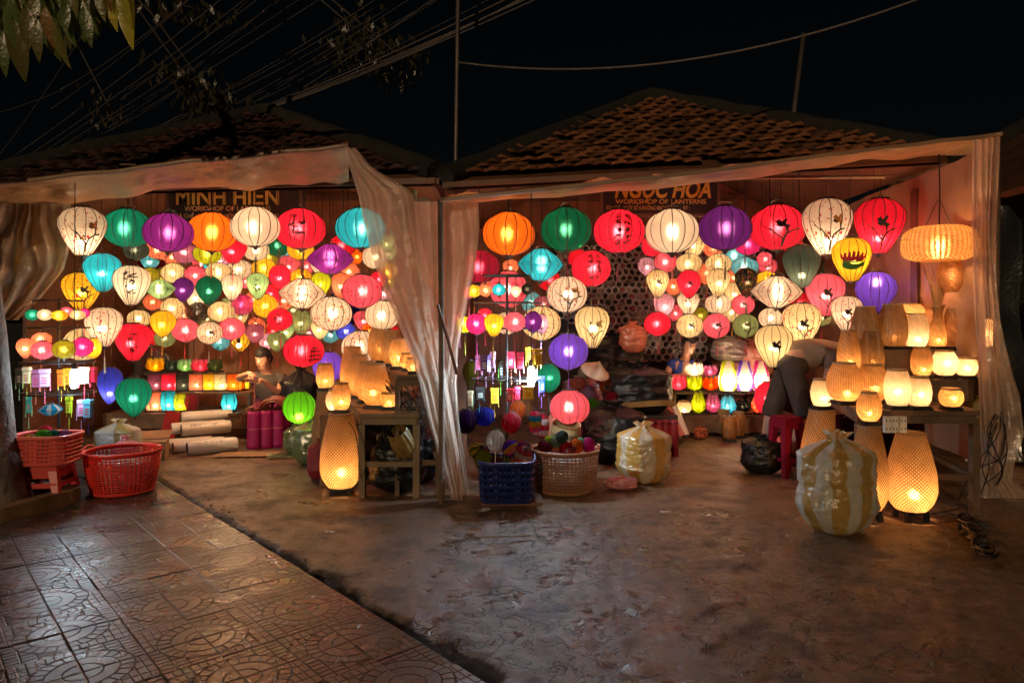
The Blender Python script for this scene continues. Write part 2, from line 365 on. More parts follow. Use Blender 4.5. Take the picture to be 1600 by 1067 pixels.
base = mixc(mth('MULTIPLY', oi.outputs['Random'], .75), base, (.055, .034, .026))
base = mixc(mth('MULTIPLY', rng(wn(5, 8), .50, .62), .55), base, (.045, .03, .024))
L(base, b.inputs['Base Color']); L(rng(wn(3.5), .3, .7, .19, .42), b.inputs['Roughness'])
bp = N('Bump'); bp.inputs['Strength'].default_value = .4; bp.inputs['Distance'].default_value = .004; L(wn(160, 3), bp.inputs['Height']); L(bp.outputs[0], b.inputs['Normal'])
K['tile'] = m
TM = tile_mesh(); TM.materials.append(K['tile'])
pv = M(); c_ = EDGE0
pv.add([c_-TD*8-TN*6+Vector((0, 0, -.012)), c_+TD*8-TN*6+Vector((0, 0, -.012)), c_+TD*8-TN*.0+Vector((0, 0, -.012)), c_-TD*8+Vector((0, 0, -.012))], [(0, 1, 2, 3)])
pave = struct(pv.build('pavement', K['dirt']))
ang = math.atan2(TD.y, TD.x); nt_ = 0
for i in range(-12, 26):
    for j in range(0, 26):
        cpos = EDGE0+TD*((i+.5)*TS)-TN*((j+.5)*TS)
        if cpos.y < 2.3 or cpos.y > 6.1: continue
        sx = 800+cpos.x/cpos.y*F
        if sx < -140 or sx > 1000: continue
        if cpos.y > 5.05 and cpos.x < -3.25: continue
        if cpos.x < -3.47+(cpos.y-5.0)*.3: continue
        ci, cj = i % 2, j % 2                                    # ring centre at a shared corner
        k = {(0, 0): 0, (1, 0): 1, (1, 1): 2, (0, 1): 3}[(ci, cj)]
        o = link('tile', TM, pave); o.rotation_euler = (rnd.uniform(-.009, .009), rnd.uniform(-.009, .009), ang+k*PI/2)
        org = Matrix.Rotation(ang+k*PI/2, 3, 'Z') @ Vector((TS/2, TS/2, 0))
        o.location = cpos-org+Vector((0, 0, rnd.uniform(-.003, .0025))); nt_ += 1
# kerb of the tree bed
ka, kb = Vector((-4.1, 2.9, 0)), Vector((-3.36, 5.42, 0)); kd = (kb-ka).normalized(); kn = Vector((-kd.y, kd.x, 0))
K['kerb'] = pm('kerb', (.28, .22, .12), .8, .4, 5, .5, 30)
kk = M(); kk.beam(ka+Vector((0, 0, .035)), kb+Vector((0, 0, .035)), .1, .13); kk.beam(kb+kn*.05+Vector((0, 0, .035)), kb+kn*1.2+Vector((0, 0, .035)), .1, .13)
struct(kk.build('kerb', K['kerb']))
bd = M(); bd.grid(lambda u, v: ka.lerp(kb, u)+kn*(.05+1.1*v)+Vector((0, 0, .07+.02*nz((u*9, v*9, 0)))), 20, 10)
struct(bd.build('planting_bed', K['dirt']))
# ================================================================== buildings
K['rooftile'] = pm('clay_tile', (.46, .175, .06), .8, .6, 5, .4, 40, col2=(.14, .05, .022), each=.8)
K['rooftile_shaded'] = pm('shaded_red_tile', (.085, .022, .016), .85, .6, 9, .4, 40, each=.7)  # red clay lowered in colour so the left roof looks out of the light
K['ridge'] = pm('ridge_mortar', (.020, .015, .012), .9, .6, 5, .6, 25)
def fish_tile(w, l):
    s = M(); n = 8; V = []
    for zt in (0, -.026):
        V += [(-w/2, l, .0+zt), (w/2, l, .0+zt)]
        V += [(w/2*math.cos(PI*k/n), w*.5*(1-math.sin(PI*k/n))*.9, .05-.034*abs(math.cos(PI*k/n))+zt) for k in range(n+1)]
    k = n+3
    s.add(V, [tuple(range(k)), tuple(reversed(range(k, 2*k)))]+[(i, i+k, (i+1) % k+k, (i+1) % k) for i in range(k)])
    return s
def kiosk(label, xa, xb, ye, yb, zz, apex, tw, tmat, ywall):
    root = thing('market_kiosk', label, 'building', ((xa+xb)/2, ye, 0), 0, 'tiled lantern kiosks'); off = Vector((-(xa+xb)/2, -ye, 0))
    ap = Vector(apex); zl, zr = zz; ze = min(zl, zr); c = [Vector((xa, ye, zl)), Vector((xb, ye, zr)), Vector((xb, yb, zr)), Vector((xa, yb, zl))]
    r = M(); r.add([p+off-Vector((0, 0, .03)) for p in c+[ap]], [(0, 1, 4), (1, 2, 4), (2, 3, 4), (3, 0, 4)])
    r.add([p+off-Vector((0, 0, .1)) for p in c+[ap]], [(1, 0, 4), (2, 1, 4), (3, 2, 4), (0, 3, 4)])
    for k in range(4): a, b_ = c[k]+off, c[(k+1) % 4]+off; r.beam(a-Vector((0, 0, .05)), b_-Vector((0, 0, .05)), .07, .05)
    roof = r.build('roof', K['darkwood'], root)
    # tiles on the face to the street
    mid = (c[0]+c[1])/2; upv = (ap-mid); Ls = upv.length; U = upv.normalized(); Xd = (c[1]-c[0]).normalized(); U = (U-Xd*U.dot(Xd)).normalized(); Nn = Xd.cross(U)
    rot = Matrix((Xd, U, Nn)).transposed().to_euler()
    tm = fish_tile(tw*1.04, tw*1.5).mesh('roof_tile', tmat)
    s = .02; row = 0; half = (xb-xa)/2; cnt = 0
    while s < Ls-.2:
        hw = half*(1-s/Ls)-.10; k0 = int(hw/tw)+1
        for k in range(-k0, k0+1):
            x = k*tw+(row % 2)*tw/2
            if abs(x) > hw: continue
            if rnd.random() < .03: continue
            o = link('roof_tile', tm, roof); p = mid+U*s+Xd*x+Nn*(.0+.006*row/40)+off
            lift = rnd.uniform(.10, .24); o.location = p+Nn*(.012+tw*1.5*math.sin(lift)*.85); o.rotation_euler = (rot.x-lift, rot.y+rnd.uniform(-.04, .04), rot.z+rnd.uniform(-.05, .05)); cnt += 1
        s += tw*.70; row += 1
    for k in range(4):
        rg_ = M(); a, b_ = c[k]+off, ap+off; n_ = 14
        rg_.tube([a.lerp(b_, i/n_)+Vector((0, 0, .03+.02*nz((i*.9, k, 0)))) for i in range(n_+1)], [.105+.025*nz((i*1.3, k, 5)) for i in range(n_+1)], 8); rg_.build('ridge_cap', K['ridge'], roof, smooth=True)
    # walls
    wl = M(); wl.box((0, ywall-ye+.06, 1.6), (xb-xa-.1, .06, 3.2)); 
    for x in (xa+.04, xb-.04): wl.box((x+off.x, (ye+yb)/2-ye+.55, 1.28), (.05, yb-ye-1.1, 2.5))
    wall = wl.build('wall', K['darkwood'], root)
    pw = .155; n_ = int((xb-xa-.2)/pw)
    for i in range(n_):
        x = xa+.12+(i+.5)*pw
        zt = 3.4-.0*abs(x); 
        p = M(); p.box((x+off.x+rnd.uniform(-.003, .003), ywall-ye+.02+rnd.uniform(-.006, .004), 1.66), (pw-.008, .02, 3.26)); p.build('plank', K['plank'], wall)
    bm = M(); bm.box((0, ywall-ye-.02, 2.55), (xb-xa-.2, .06, .09)); bm.box((0, ywall-ye-.02, 3.1), (xb-xa-.2, .06, .09)); bm.build('cross_beam', K['darkwood'], root)
    for x in (xa+.12, xb-.12):
        po = M(); po.box((x+off.x, .18, ze/2-.03), (.11, .11, ze-.06)); po.build('post', K['darkwood'], root)
    return root, cnt
YW = 9.95
kl, n1 = kiosk('left lantern kiosk with a dark red tiled hip roof, shade put into its colour', -5.24, -.70, 6.42, 12.4, (2.58, 2.70), (-2.95, 8.5, 3.86), .175, K['rooftile_shaded'], YW)
kr, n2 = kiosk('right lantern kiosk whose tiled hip roof catches warm street light', -.60, 3.94, 6.42, 12.4, (2.66, 2.90), (1.68, 8.5, 4.04), .168, K['rooftile'], YW)
kx, n3 = kiosk('dark neighbouring kiosk at the far right edge, mostly cut off', 4.6, 9.1, 5.9, 10.2, (2.6, 2.6), (6.85, 8.05, 4.1), .2, K['rooftile_shaded'], 8.6)
print('tiles', nt_, n1, n2, n3)
# ================================================================== canopies and curtains
K['tarp'] = thin('beige_tarpaulin', (.84, .50, .27), .6, .06, .35, 0, .2, 5, .9, 9)
K['tarp_side'] = thin('brown_tarpaulin', (.46, .27, .16), .35, .08, .4, 0, .25, 4, .4, 7)
K['film'] = thin('clear_plastic_film', (.86, .68, .56), .62, .12, .25, .36, .15, 5, 1.0, 16)
K['film_grey'] = thin('grey_plastic_sheet', (.45, .34, .23), .5, .1, .3, .1, .25, 4, .5, 8)
def lerp_list(pts, u):
    for (u0, a), (u1, b_) in zip(pts, pts[1:]):
        if u <= u1: return a+(b_-a)*((u-u0)/(u1-u0)) if u1 > u0 else a
    return pts[-1][1]
def canopy(label, front, rear, Yf, Yr, xs, sag, seed):
    (xa, xb) = xs
    org = at((xa+xb)/2, lerp_list(front, (xa+xb)/2), Yf)
    root = thing('tarpaulin_canopy', label, 'canopy', org, 0, 'tarpaulin canopies over the stalls')
    def fn(u, v):
        x = xa+(xb-xa)*u; a = at(x, lerp_list(front, x), Yf); b_ = at(x, lerp_list(rear, x), Yr)
        p = a.lerp(b_, v); e = math.sin(PI*v)
        w = nz((p.x*1.6+v*1.5, v*2.0, 0), 1, seed)*.5+nz((p.x*5-v*4, v*2.2, 2), 1, seed)*.25
        p.z += e*(-sag*.4+.10*abs(w)+.05*abs(nz((p.x*2.2+v*3, v*1.2-p.x*.4, 5), 1, seed))+.05*abs(nz((p.x*5+v*5, v*1.8-p.x, 5), 1, seed))+.02*abs(nz((p.x*13+v*9, v*4, 5), 1, seed))); return p-org
    s = M(); s.grid(fn, 110, 22); s.build('sheet', K['tarp'], root, smooth=True)
    h = M(); n = 60
    h.tube([at(x, lerp_list(front, x), Yf)+Vector((0, -.012, .006+.008*nz((x*.02, 1, seed))))-org for x in [xa+(xb-xa)*i/n for i in range(n+1)]], .018, 6)
    h.build('hem', K['tarp_side'], root, smooth=True)
    return root
canopy('left beige tarpaulin canopy sloping up to its corner by the plastic curtain', [(-260, 312), (0, 287), (60, 283), (120, 274), (190, 269), (300, 253), (370, 249), (440, 239), (500, 236), (545, 228)], [(-260, 328), (-60, 322), (25, 321), (70, 315), (110, 319), (160, 311), (205, 309), (240, 298), (300, 296), (340, 294), (390, 299), (430, 291), (480, 292), (505, 287), (530, 291), (552, 284)], 5.4, 6.42, (-260, 545), .03, 3)
canopy('right beige tarpaulin canopy with a green edge below the lit tiled roof', [(688, 314), (900, 292), (1100, 270), (1300, 243), (1460, 224), (1563, 212)], [(688, 318), (740, 317), (800, 311), (870, 309), (950, 299), (1010, 298), (1100, 286), (1180, 279), (1250, 266), (1300, 262), (1350, 250), (1400, 252), (1460, 244), (1563, 242)], 5.4, 6.42, (688, 1563), .02, 11)
def sheet(name, label, cat, rows, Y, folds, depth, mat, seed, nu=80, nv=60, drift=None, group=None):
    """hanging sheet: rows of (py, x left, x right); folds gather where it is narrow"""
    ys = [r[0] for r in rows]; org = at((rows[0][1]+rows[0][2])/2, rows[0][0], Y)
    xl = [(r[0], r[1]) for r in rows]; xr = [(r[0], r[2]) for r in rows]
    def fn(u, v):
        py = ys[0]+(ys[-1]-ys[0])*v; a, b_ = lerp_list(xl, py), lerp_list(xr, py)
        uu = u+.035*math.sin(u*9+v*3+seed)+.02*nz((u*3, v*4, 0), 1, seed)
        x = a+(b_-a)*uu; Yq = Y+(drift(u, v) if drift else 0)
        wd = S(abs(b_-a), Y)
        Yq += depth*(math.sin(folds*2*PI*u+1.3*math.sin(v*4+seed)+5*nz((u*2, v*1.8, 0), 1, seed))*.4+nz((u*4+v*5, v*3-u*2, 7), 1, seed)*.8+nz((u*6-v*7, v*4+u*3, 4), 1, seed)*.35+nz((u*folds*1.7, v*2.5, 3), 1, seed)*.9+nz((u*9, v*11, 1), 1, seed)*.15)
        return at(x, py, Yq)-org
    s = M(); s.grid(fn, nu, nv)
    o = s.build(name, mat, None, org, smooth=True); tag(o, label, cat, group); return o
sheet('plastic_curtain', 'clear plastic curtain swept diagonally from the left canopy corner to the middle post', 'curtain',
      [(231, 536, 556), (262, 545, 582), (300, 556, 648), (350, 566, 656), (400, 578, 668), (450, 596, 676), (500, 618, 684), (550, 640, 692), (600, 656, 700), (650, 668, 708), (700, 682, 716), (750, 696, 722), (783, 706, 722)], 5.42, 4, .032, K['film'], 1)
sheet('plastic_curtain', 'clear plastic curtain hanging straight down beside the middle post of the right stall', 'curtain',
      [(315, 648, 744), (360, 652, 746), (420, 658, 740), (480, 664, 728), (540, 668, 716), (600, 676, 714), (660, 684, 718), (720, 694, 728), (780, 708, 736)], 5.56, 4, .035, K['film'], 5)
sheet('plastic_curtain', 'pale plastic curtain gathered round the right front corner post, spreading on the floor', 'curtain',
      [(214, 1520, 1564), (280, 1519, 1561), (360, 1519, 1556), (440, 1521, 1556), (500, 1524, 1562), (560, 1530, 1574), (620, 1532, 1592), (680, 1534, 1598), (720, 1536, 1584), (750, 1528, 1580), (778, 1512, 1612)], 5.38, 4, .035, K['film'], 9)
sheet('side_tarpaulin', 'grey wrinkled plastic sheet closing the left end of the left stall', 'tarpaulin',
      [(318, -60, 108), (370, -60, 104), (420, -60, 96), (470, -60, 60), (500, -60, 30)], 6.1, 6, .09, K['film_grey'], 4, drift=lambda u, v: .5*u)
def sidewall(u, v):
    p = Vector((3.70+.28*u, 5.5+3.4*u, 2.72-.0*u-(2.72-.25)*v)); p.x += .05*nz((u*5, v*2, 0), 1, 2)+.03*nz((u*12, v*4+u*6, 0), 1, 6); return p
s = M(); s.grid(sidewall, 60, 40); tag(s.build('side_tarpaulin', K['tarp_side'], smooth=True), 'brown tarpaulin side wall behind the bamboo lamps, tinted red and blue', 'tarpaulin')
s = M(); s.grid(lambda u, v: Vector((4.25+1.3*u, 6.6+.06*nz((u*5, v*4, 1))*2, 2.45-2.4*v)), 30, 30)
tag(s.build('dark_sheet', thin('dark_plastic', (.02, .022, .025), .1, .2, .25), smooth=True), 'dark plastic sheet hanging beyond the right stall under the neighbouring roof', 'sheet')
# loose flap between the two canopies
s = M(); s.grid(lambda u, v: at(622+30*u, 288+10*u+70*v+0*u, 6.0)+Vector((0, .04*math.sin(u*5), 0)), 8, 8)
tag(s.build('olive_flap', thin('olive_sheet', (.13, .10, .035), .2, .05), smooth=True), 'olive tarpaulin flap between the two canopies', 'tarpaulin')
# posts and poles
def pole(label, a, b_, r, mat, cat='pole', name='pole', group=None):
    a, b_ = Vector(a), Vector(b_); s = M(); s.tube([a-a, (b_-a)*.5+Vector((.004, 0, 0)), b_-a], r, 8); return tag(s.build(name, mat, None, a, smooth=True), label, cat, group)
pole('dark middle post where both plastic curtains are tied', fl(690, 787), at(688, 312, 5.44), .022, K['wood'], 'post', 'post')
pole('corner post hidden in the gathered curtain at the right front', (3.75, 5.47, -.01), (3.76, 5.45, 2.8), .022, K['wood'], 'post', 'post')
pole('thin stick leaning against the middle curtain', at(714, 585, 5.36), at(684, 476, 5.36), .012, K['darkwood'], 'stick', 'stick')
pole('tall thin grey pole rising between the two roofs', (-.62, 7.1, 0), (-.52, 7.1, 6.2), .022, K['steel'])
pole('leaning grey pole behind the right roof', (3.98, 11.4, 0), (4.72, 11.4, 6.0), .04, K['steel'])
# ================================================================== silk lanterns
COLS = {  # albedo, lamp power factor
 'white': ((.88, .78, .70), 0.56), 'cream': ((.88, .76, .48), 0.56), 'red': ((.80, .018, .06), 0.85), 'crimson': ((.62, .01, .03), 0.75), 'pink': ((.84, .13, .24), 0.66),
 'coral': ((.82, .22, .13), 0.8), 'orange': ((.88, .16, .012), 0.9), 'yellow': ((.86, .52, .03), 0.7), 'lime': ((.50, .58, .02), 0.75), 'green': ((.13, .62, .02), 0.85),
 'pale green': ((.36, .62, .32), .8), 'sage': ((.20, .26, .12), .75), 'dark green': ((.004, .09, .05), 0.9), 'teal': ((.006, .21, .16), 0.8), 'cyan': ((.02, .40, .66), 1.0),
 'light blue': ((.10, .45, .70), 0.8), 'blue': ((.03, .045, .55), 1.3), 'violet': ((.12, .05, .60), 1.05), 'purple': ((.22, .02, .30), 0.85), 'dark purple': ((.085, .012, .17), 1.0), 'mauve': ((.36, .10, .22), .8),
 'maroon': ((.25, .008, .035), 1.0), 'magenta': ((.62, .02, .22), 0.85), 'olive': ((.22, .20, .012), .9), 'slate': ((.07, .10, .085), .7), 'black': ((.02, .02, .018), .5), 'lilac': ((.62, .32, .55), 0.7)}
RED, GRN, BLK, YEL = (.55, .01, .03), (.08, .16, .02), (.03, .012, .01), (.7, .35, .02)
PR = {None: None, 'blossom': [(RED, 10.5, .30), ((.45, .02, .06), 15, .26)], 'floral': [(RED, 9, .30), (GRN, 13, .27), (YEL, 11, .25)], 'berries': [(BLK, 7.5, .2), (RED, 12, .22)]}
_silk = {}
def silkmat(c, pr):
    k = (c, pr)
    if k not in _silk:
        _silk[k] = silk('silk_'+c.replace(' ', '_')+('_'+pr if pr else ''), COLS[c][0], PR.get(pr), lace=16 if pr == 'lace' else None)
    return _silk[k]
NR = 14
def prof(shape, t):
    """radius (unit width) at t from the top"""
    z = 1-2*t
    if shape == 'globe': r = .5*max(0, 1-abs(z)**2.15)**(1/2.0); return max(r, .16 if t < .5 else .13)
    if shape == 'balloon':
        if t < .34: r = .5*max(0, 1-((.34-t)/.36)**2.2)**.5; return max(r, .13)
        k = (t-.34)/.66; return .5*(1-.70*k**1.55)+.02*math.sin(k*PI)*0
    if shape == 'garlic':
        if t < .40: r = .5*max(0, 1-((.40-t)/.42)**2)**.5; return max(r, .12)
        k = (t-.40)/.60; return max(.10, .5*(1-.80*k**1.7))
    if shape == 'diamond': r = .5*(1-abs(z)**1.12*.74); return r-.05*math.sin(abs(z)*PI)*(-.55)
    if shape == 'long': r = .5*max(0, 1-abs(z)**2.8)**.5; return max(r, .2)
    return .5
_shell = {}
def shell_mesh(shape, mat):
    k = (shape, mat.name)
    if k in _shell: return _shell[k]
    ns = 18; s = M()
    for q in range(NR):
        b = len(s.v); V = []
        for i in range(ns+1):
            r = prof(shape, i/ns); z = .5-i/ns
            for j in range(3):
                a = 2*PI*(q+j/2)/NR; rr = r*(math.cos(PI/NR) if j == 1 else 1); V.append((rr*math.cos(a), rr*math.sin(a), z))
        s.add(V, [(i*3+j, i*3+j+3, i*3+j+4, i*3+j+1) for i in range(ns) for j in range(2)])
    _shell[k] = s.mesh('silk_shell', mat, True); return _shell[k]
def ribs_mesh(shape):
    k = ('ribs', shape)
    if k in _shell: return _shell[k]
    ns = 14; s = M()
    for q in range(NR):
        a = 2*PI*q/NR; d = Vector((math.cos(a), math.sin(a), 0))
        s.tube([d*(prof(shape, i/ns)+.002)+Vector((0, 0, .5-i/ns)) for i in range(ns+1)], .0105, 3, cap=False)
    _shell[k] = s.mesh('wire_ribs', K['rib'], False); return _shell[k]
def ring_mesh(): 
    if 'ring' in _shell: return _shell['ring']
    s = M(); s.lathe([(.9, 0), (1.05, 0), (1.05, .9), (.9, .9), (.9, 0)], 14)
    s.tube([(-.95, 0, .8), (-.6, 0, 2.2), (0, 0, 2.7), (.6, 0, 2.2), (.95, 0, .8)], .07, 4)
    _shell['ring'] = s.mesh('top_ring', K['cap']); return _shell['ring']
def cap_mesh():
    if 'cap' in _shell: return _shell['cap']
    s = M(); s.lathe([(1.0, .25), (1.05, -.1), (.8, -.3), (.42, -.5), (.28, -.95), (.12, -1.25), (.02, -1.3)], 12, close=True); _shell['cap'] = s.mesh('bottom_cap', K['cap'], True); return _shell['cap']
_tas = {}
def tassel_mesh(c):
    if c not in _tas:
        mt = pm('tassel_'+c.replace(' ', '_'), tuple(min(.8, x*.8+.02) for x in COLS[c][0]), .7, .3, 30)
        s = M(); s.tube([(0, 0, 0), (0, 0, -.3)], .035, 4)
        s.lathe([(.03, -.28), (.12, -.33), (.13, -.42), (.09, -.46), (.16, -.6), (.17, -1.0)], 8, close=True); _tas[c] = s.mesh('tassel', mt)
    return _tas[c]
_bulb = {}
def bulb(c, en, rad=.03, hue=(1, .69, .38)):
    k = (round(en, 2), round(rad, 3), hue)
    if k not in _bulb:
        l = bpy.data.lights.new('bulb', 'POINT'); l.energy = en; l.color = hue; l.shadow_soft_size = rad; _bulb[k] = l
    return _bulb[k]
E0 = 6.1
K['ink'] = pm('ink_print', (.02, .012, .01), .8)
K['ink_gold'] = pm('ochre_print', (.35, .16, .02), .8)
K['ink_green'] = pm('green_print', (.06, .22, .02), .8)
K['ink_red'] = pm('red_print', (.5, .02, .03), .8)
def strokes(kind, r):
    """brush strokes in panel coordinates: (points (u,v in -1..1), width, material index)"""
    o = []
    if kind in ('branch', 'birds', 'bird'):
        if kind != 'bird':
            o.append(([(.12, -.9), (.1, -.62), (.2, -.36), (.42, -.2), (.66, -.14)], .06, 0)); o.append(([(.1, -.58), (-.12, -.38), (-.34, -.1)], .04, 0)); o.append(([(.2, -.5), (.05, -.38), (-.05, -.22)], .025, 0)); o.append(([(-.3, -.2), (-.5, -.02), (-.62, .2)], .022, 0))
        for (bx, by, q) in ([(.3, .12, 1), (-.12, -.38, .6)] if kind == 'birds' else [(.05, .02, 1.15)]):
            mi = 1 if kind == 'birds' else 0
            o.append(([(bx-.14*q, by+.16*q), (bx, by), (bx+.2*q, by-.06*q)], .09*q, mi)); o.append(([(bx-.02, by), (bx+.12*q, by+.22*q)], .07*q, mi)); o.append(([(bx+.1*q, by-.04), (bx+.16*q, by-.28*q)], .045*q, 0)); o.append(([(bx-.16*q, by+.02), (bx-.02, by-.08*q)], .05*q, 0))
    if kind == 'bamboo':
        for k in range(3): o.append(([(-.5+.16*k, -.8+.1*k), (-.46+.15*k, .1), (-.4+.16*k, .75-.2*k)], .03, 0))
        for k in range(16):
            x, y = -.5+.5*r.random(), -.5+1.1*r.random(); a = r.uniform(-.6, .9); o.append(([(x, y), (x+.2*math.cos(a), y+.2*math.sin(a))], .045, 0))
    if kind == 'script':
        for cx in (-.12, .22):
            for k in range(5):
                y = .62-.3*k
                for q in range(4): a = r.choice([0, .1, 1.5, -.8, .8]); x, yy = cx+r.uniform(-.09, .09), y+r.uniform(-.09, .09); o.append(([(x-.08*math.cos(a), yy-.1*math.sin(a)), (x+.08*math.cos(a), yy+.1*math.sin(a))], .035, 0))
    if kind == 'lotus':
        for k in range(7): a = -.9+.3*k; o.append(([(a*.35, -.1), (a*.62, .12), (a*.6+.02, .34-.12*abs(a))], .11-.02*abs(a), 3))
        o.append(([(-.55, -.2), (-.3, -.33), (0, -.36), (.3, -.33), (.55, -.2)], .2, 2)); o.append(([(-.5, -.1), (0, -.16), (.5, -.1)], .06, 2))
    if kind == 'pagoda':
        for y, w in ((-.5, .34), (-.25, .3), (.02, .24), (.22, .16)): o.append(([(.45-w, y), (.45, y+.05), (.45+w*.9, y)], .07, 0))
        for x in (.25, .4, .6): o.append(([(x, -.7), (x, .2)], .045, 0))
    return o
def decor(kind, shape, w, h, parent, face, r):
    s = M()
    for (pts, wd, mi) in strokes(kind, r):
        P = [Vector((p[0], p[1])) for p in pts]
        Q = []
        for i in range(len(P)-1):
            n_ = max(2, int((P[i+1]-P[i]).length/.1)); Q += [P[i].lerp(P[i+1], k/n_) for k in range(n_)]
        Q.append(P[-1]); V = []
        for i, p in enumerate(Q):
            t = (Q[min(i+1, len(Q)-1)]-Q[max(0, i-1)]); t = t.normalized() if t.length else Vector((1, 0)); nn = Vector((-t.y, t.x))*wd*.8*(1.05-.55*i/len(Q))
            for q in (p-nn, p+nn):
                tt = min(.98, max(.02, .5-q.y*.5)); rr = prof(shape, tt)*w+.0045; a = face+q.x*1.15
                V.append((rr*math.sin(a), -rr*math.cos(a), (.5-tt)*h))
        s.add(V, [(2*i, 2*i+1, 2*i+3, 2*i+2) for i in range(len(Q)-1)], mi)
    struct(s.build('painted_print', [K['ink'], K['ink_gold'], K['ink_green'], K['ink_red']], parent), 'stuff')

LANT = []   # px, py, w, h, depth, shape, colour, print, decor, tassel, stall, bulb height
def A(px, py, w, h, Y, shape, col, pr=None, dec=None, tas=None, bz=0.0, off=1.0): LANT.append(dict(px=px, py=py, w=w, h=h, Y=Y, shape=shape, col=col, pr=pr, dec=dec, tas=tas, bz=bz, off=off))
G, B, D, Q = 'globe', 'balloon', 'diamond', 'garlic'
# left stall, top row
A(129, 362, 67, 74, 6.6, B, 'white', 'blossom', 'birds', None, -.2); A(199, 357, 73, 58, 6.65, G, 'teal'); A(262, 364, 73, 58, 6.55, G, 'purple'); A(331, 363, 74, 59, 6.65, G, 'orange', None, None, 'orange')
A(399, 355, 74, 60, 6.55, G, 'white', None, None, 'black'); A(470, 358, 77, 61, 6.65, G, 'red', None, 'bamboo', 'maroon'); A(564, 357, 78, 61, 6.6, G, 'cyan')
A(161, 426, 53, 58, 6.75, B, 'cyan'); A(205, 446, 54, 60, 6.7, B, 'white', None, 'bamboo'); A(127, 455, 56, 57, 6.9, B, 'yellow', 'blossom', 'branch')
A(213, 391, 37, 30, 7.6, G, 'slate', None, None, None, 0, .6); A(248, 390, 36, 30, 7.7, G, 'coral'); A(288, 395, 35, 33, 7.7, G, 'mauve'); A(324, 397, 41, 31, 7.6, G, 'lime'); A(364, 392, 42, 38, 7.5, B, 'red')
A(400, 391, 40, 32, 7.5, G, 'white', None, None, 'cream'); A(434, 384, 36, 32, 7.9, G, 'dark green'); A(470, 390, 41, 32, 7.5, G, 'yellow'); A(535, 384, 41, 33, 7.6, G, 'crimson'); A(517, 405, 71, 45, 6.9, D, 'purple'); A(586, 402, 40, 36, 7.2, G, 'white')
A(251, 452, 44, 29, 7.3, D, 'pale green'); A(286, 453, 31, 37, 7.5, Q, 'dark purple'); A(327, 454, 39, 44, 7.2, Q, 'dark green', None, None, 'coral'); A(271, 427, 36, 30, 8.0, G, 'cream'); A(305, 431, 33, 31, 8.0, G, 'pink', 'blossom')
A(341, 425, 39, 27, 7.9, G, 'cream', 'berries'); A(362, 449, 33, 39, 7.6, B, 'white'); A(375, 421, 37, 29, 8.1, G, 'white', 'floral'); A(413, 419, 37, 29, 7.9, G, 'yellow'); A(403, 447, 33, 39, 7.4, B, 'pale green', None, 'bamboo')
A(438, 434, 33, 39, 7.5, Q, 'red', None, None, 'red'); A(451, 416, 34, 31, 8.2, B, 'pink', 'floral'); A(470, 434, 33, 27, 7.9, G, 'yellow', 'berries'); A(502, 444, 31, 35, 7.6, B, 'lime'); A(532, 447, 31, 40, 7.7, B, 'coral')
A(565, 455, 61, 51, 6.8, G, 'pink', 'blossom'); A(472, 459, 71, 45, 6.95, D, 'white', 'blossom'); A(423, 460, 30, 32, 8.4, G, 'red'); A(270, 482, 35, 33, 7.9, G, 'cream', 'floral'); A(306, 465, 32, 36, 8.2, B, 'white', 'berries')
A(309, 488, 35, 29, 7.6, G, 'black', 'lace'); A(345, 487, 39, 31, 7.5, G, 'cream', 'berries', None, 'cream'); A(378, 476, 36, 31, 7.7, G, 'magenta', 'lace', None, 'white'); A(414, 478, 37, 36, 7.4, G, 'yellow', 'floral', None, 'yellow')
A(438, 499, 38, 34, 7.2, G, 'red', None, 'bamboo', 'red'); A(471, 504, 33, 38, 7.3, B, 'sage', 'berries'); A(518, 490, 63, 51, 6.85, G, 'white', 'floral'); A(500, 514, 29, 31, 7.8, B, 'cream', None, None, 'white'); A(597, 493, 54, 45, 7.0, G, 'white')
A(564, 543, 61, 51, 7.25, G, 'white', 'blossom'); A(254, 506, 38, 40, 7.3, Q, 'yellow', None, None, 'yellow'); A(289, 516, 40, 35, 7.3, G, 'pink', 'berries', None, 'red'); A(327, 520, 38, 34, 7.2, G, 'white', 'floral', 'bird', 'white'); A(362, 514, 39, 33, 7.2, G, 'pink', None, None, 'pink')
A(217, 498, 34, 27, 7.6, G, 'cream', 'berries'); A(163, 511, 53, 60, 6.6, B, 'white', 'blossom', None, 'cream'); A(208, 534, 53, 57, 6.65, B, 'red', None, 'bamboo'); A(171, 602, 37, 56, 6.9, Q, 'blue', None, None, None, -.2); A(210, 620, 52, 60, 6.5, Q, 'teal')
A(474, 548, 62, 49, 6.9, G, 'red', None, 'pagoda'); A(513, 573, 49, 46, 6.9, G, 'violet'); A(467, 636, 50, 50, 6.55, G, 'green', None, None, None, -.22); A(129, 538, 54, 50, 7.2, G, 'cream')
# more of the dim back rows of the left stall
A(235, 432, 30, 27, 8.6, G, 'olive'); A(395, 470, 30, 28, 8.7, G, 'coral'); A(360, 476, 28, 26, 8.8, G, 'sage'); A(545, 425, 34, 30, 8.2, G, 'coral'); A(500, 415, 30, 28, 8.5, B, 'white', 'floral'); A(444, 470, 30, 28, 8.6, G, 'coral'); A(540, 518, 30, 26, 8.0, G, 'blue')
A(330, 415, 26, 22, 8.8, D, 'cyan'); A(420, 402, 34, 28, 8.7, G, 'olive'); A(452, 400, 36, 26, 8.8, G, 'light blue')
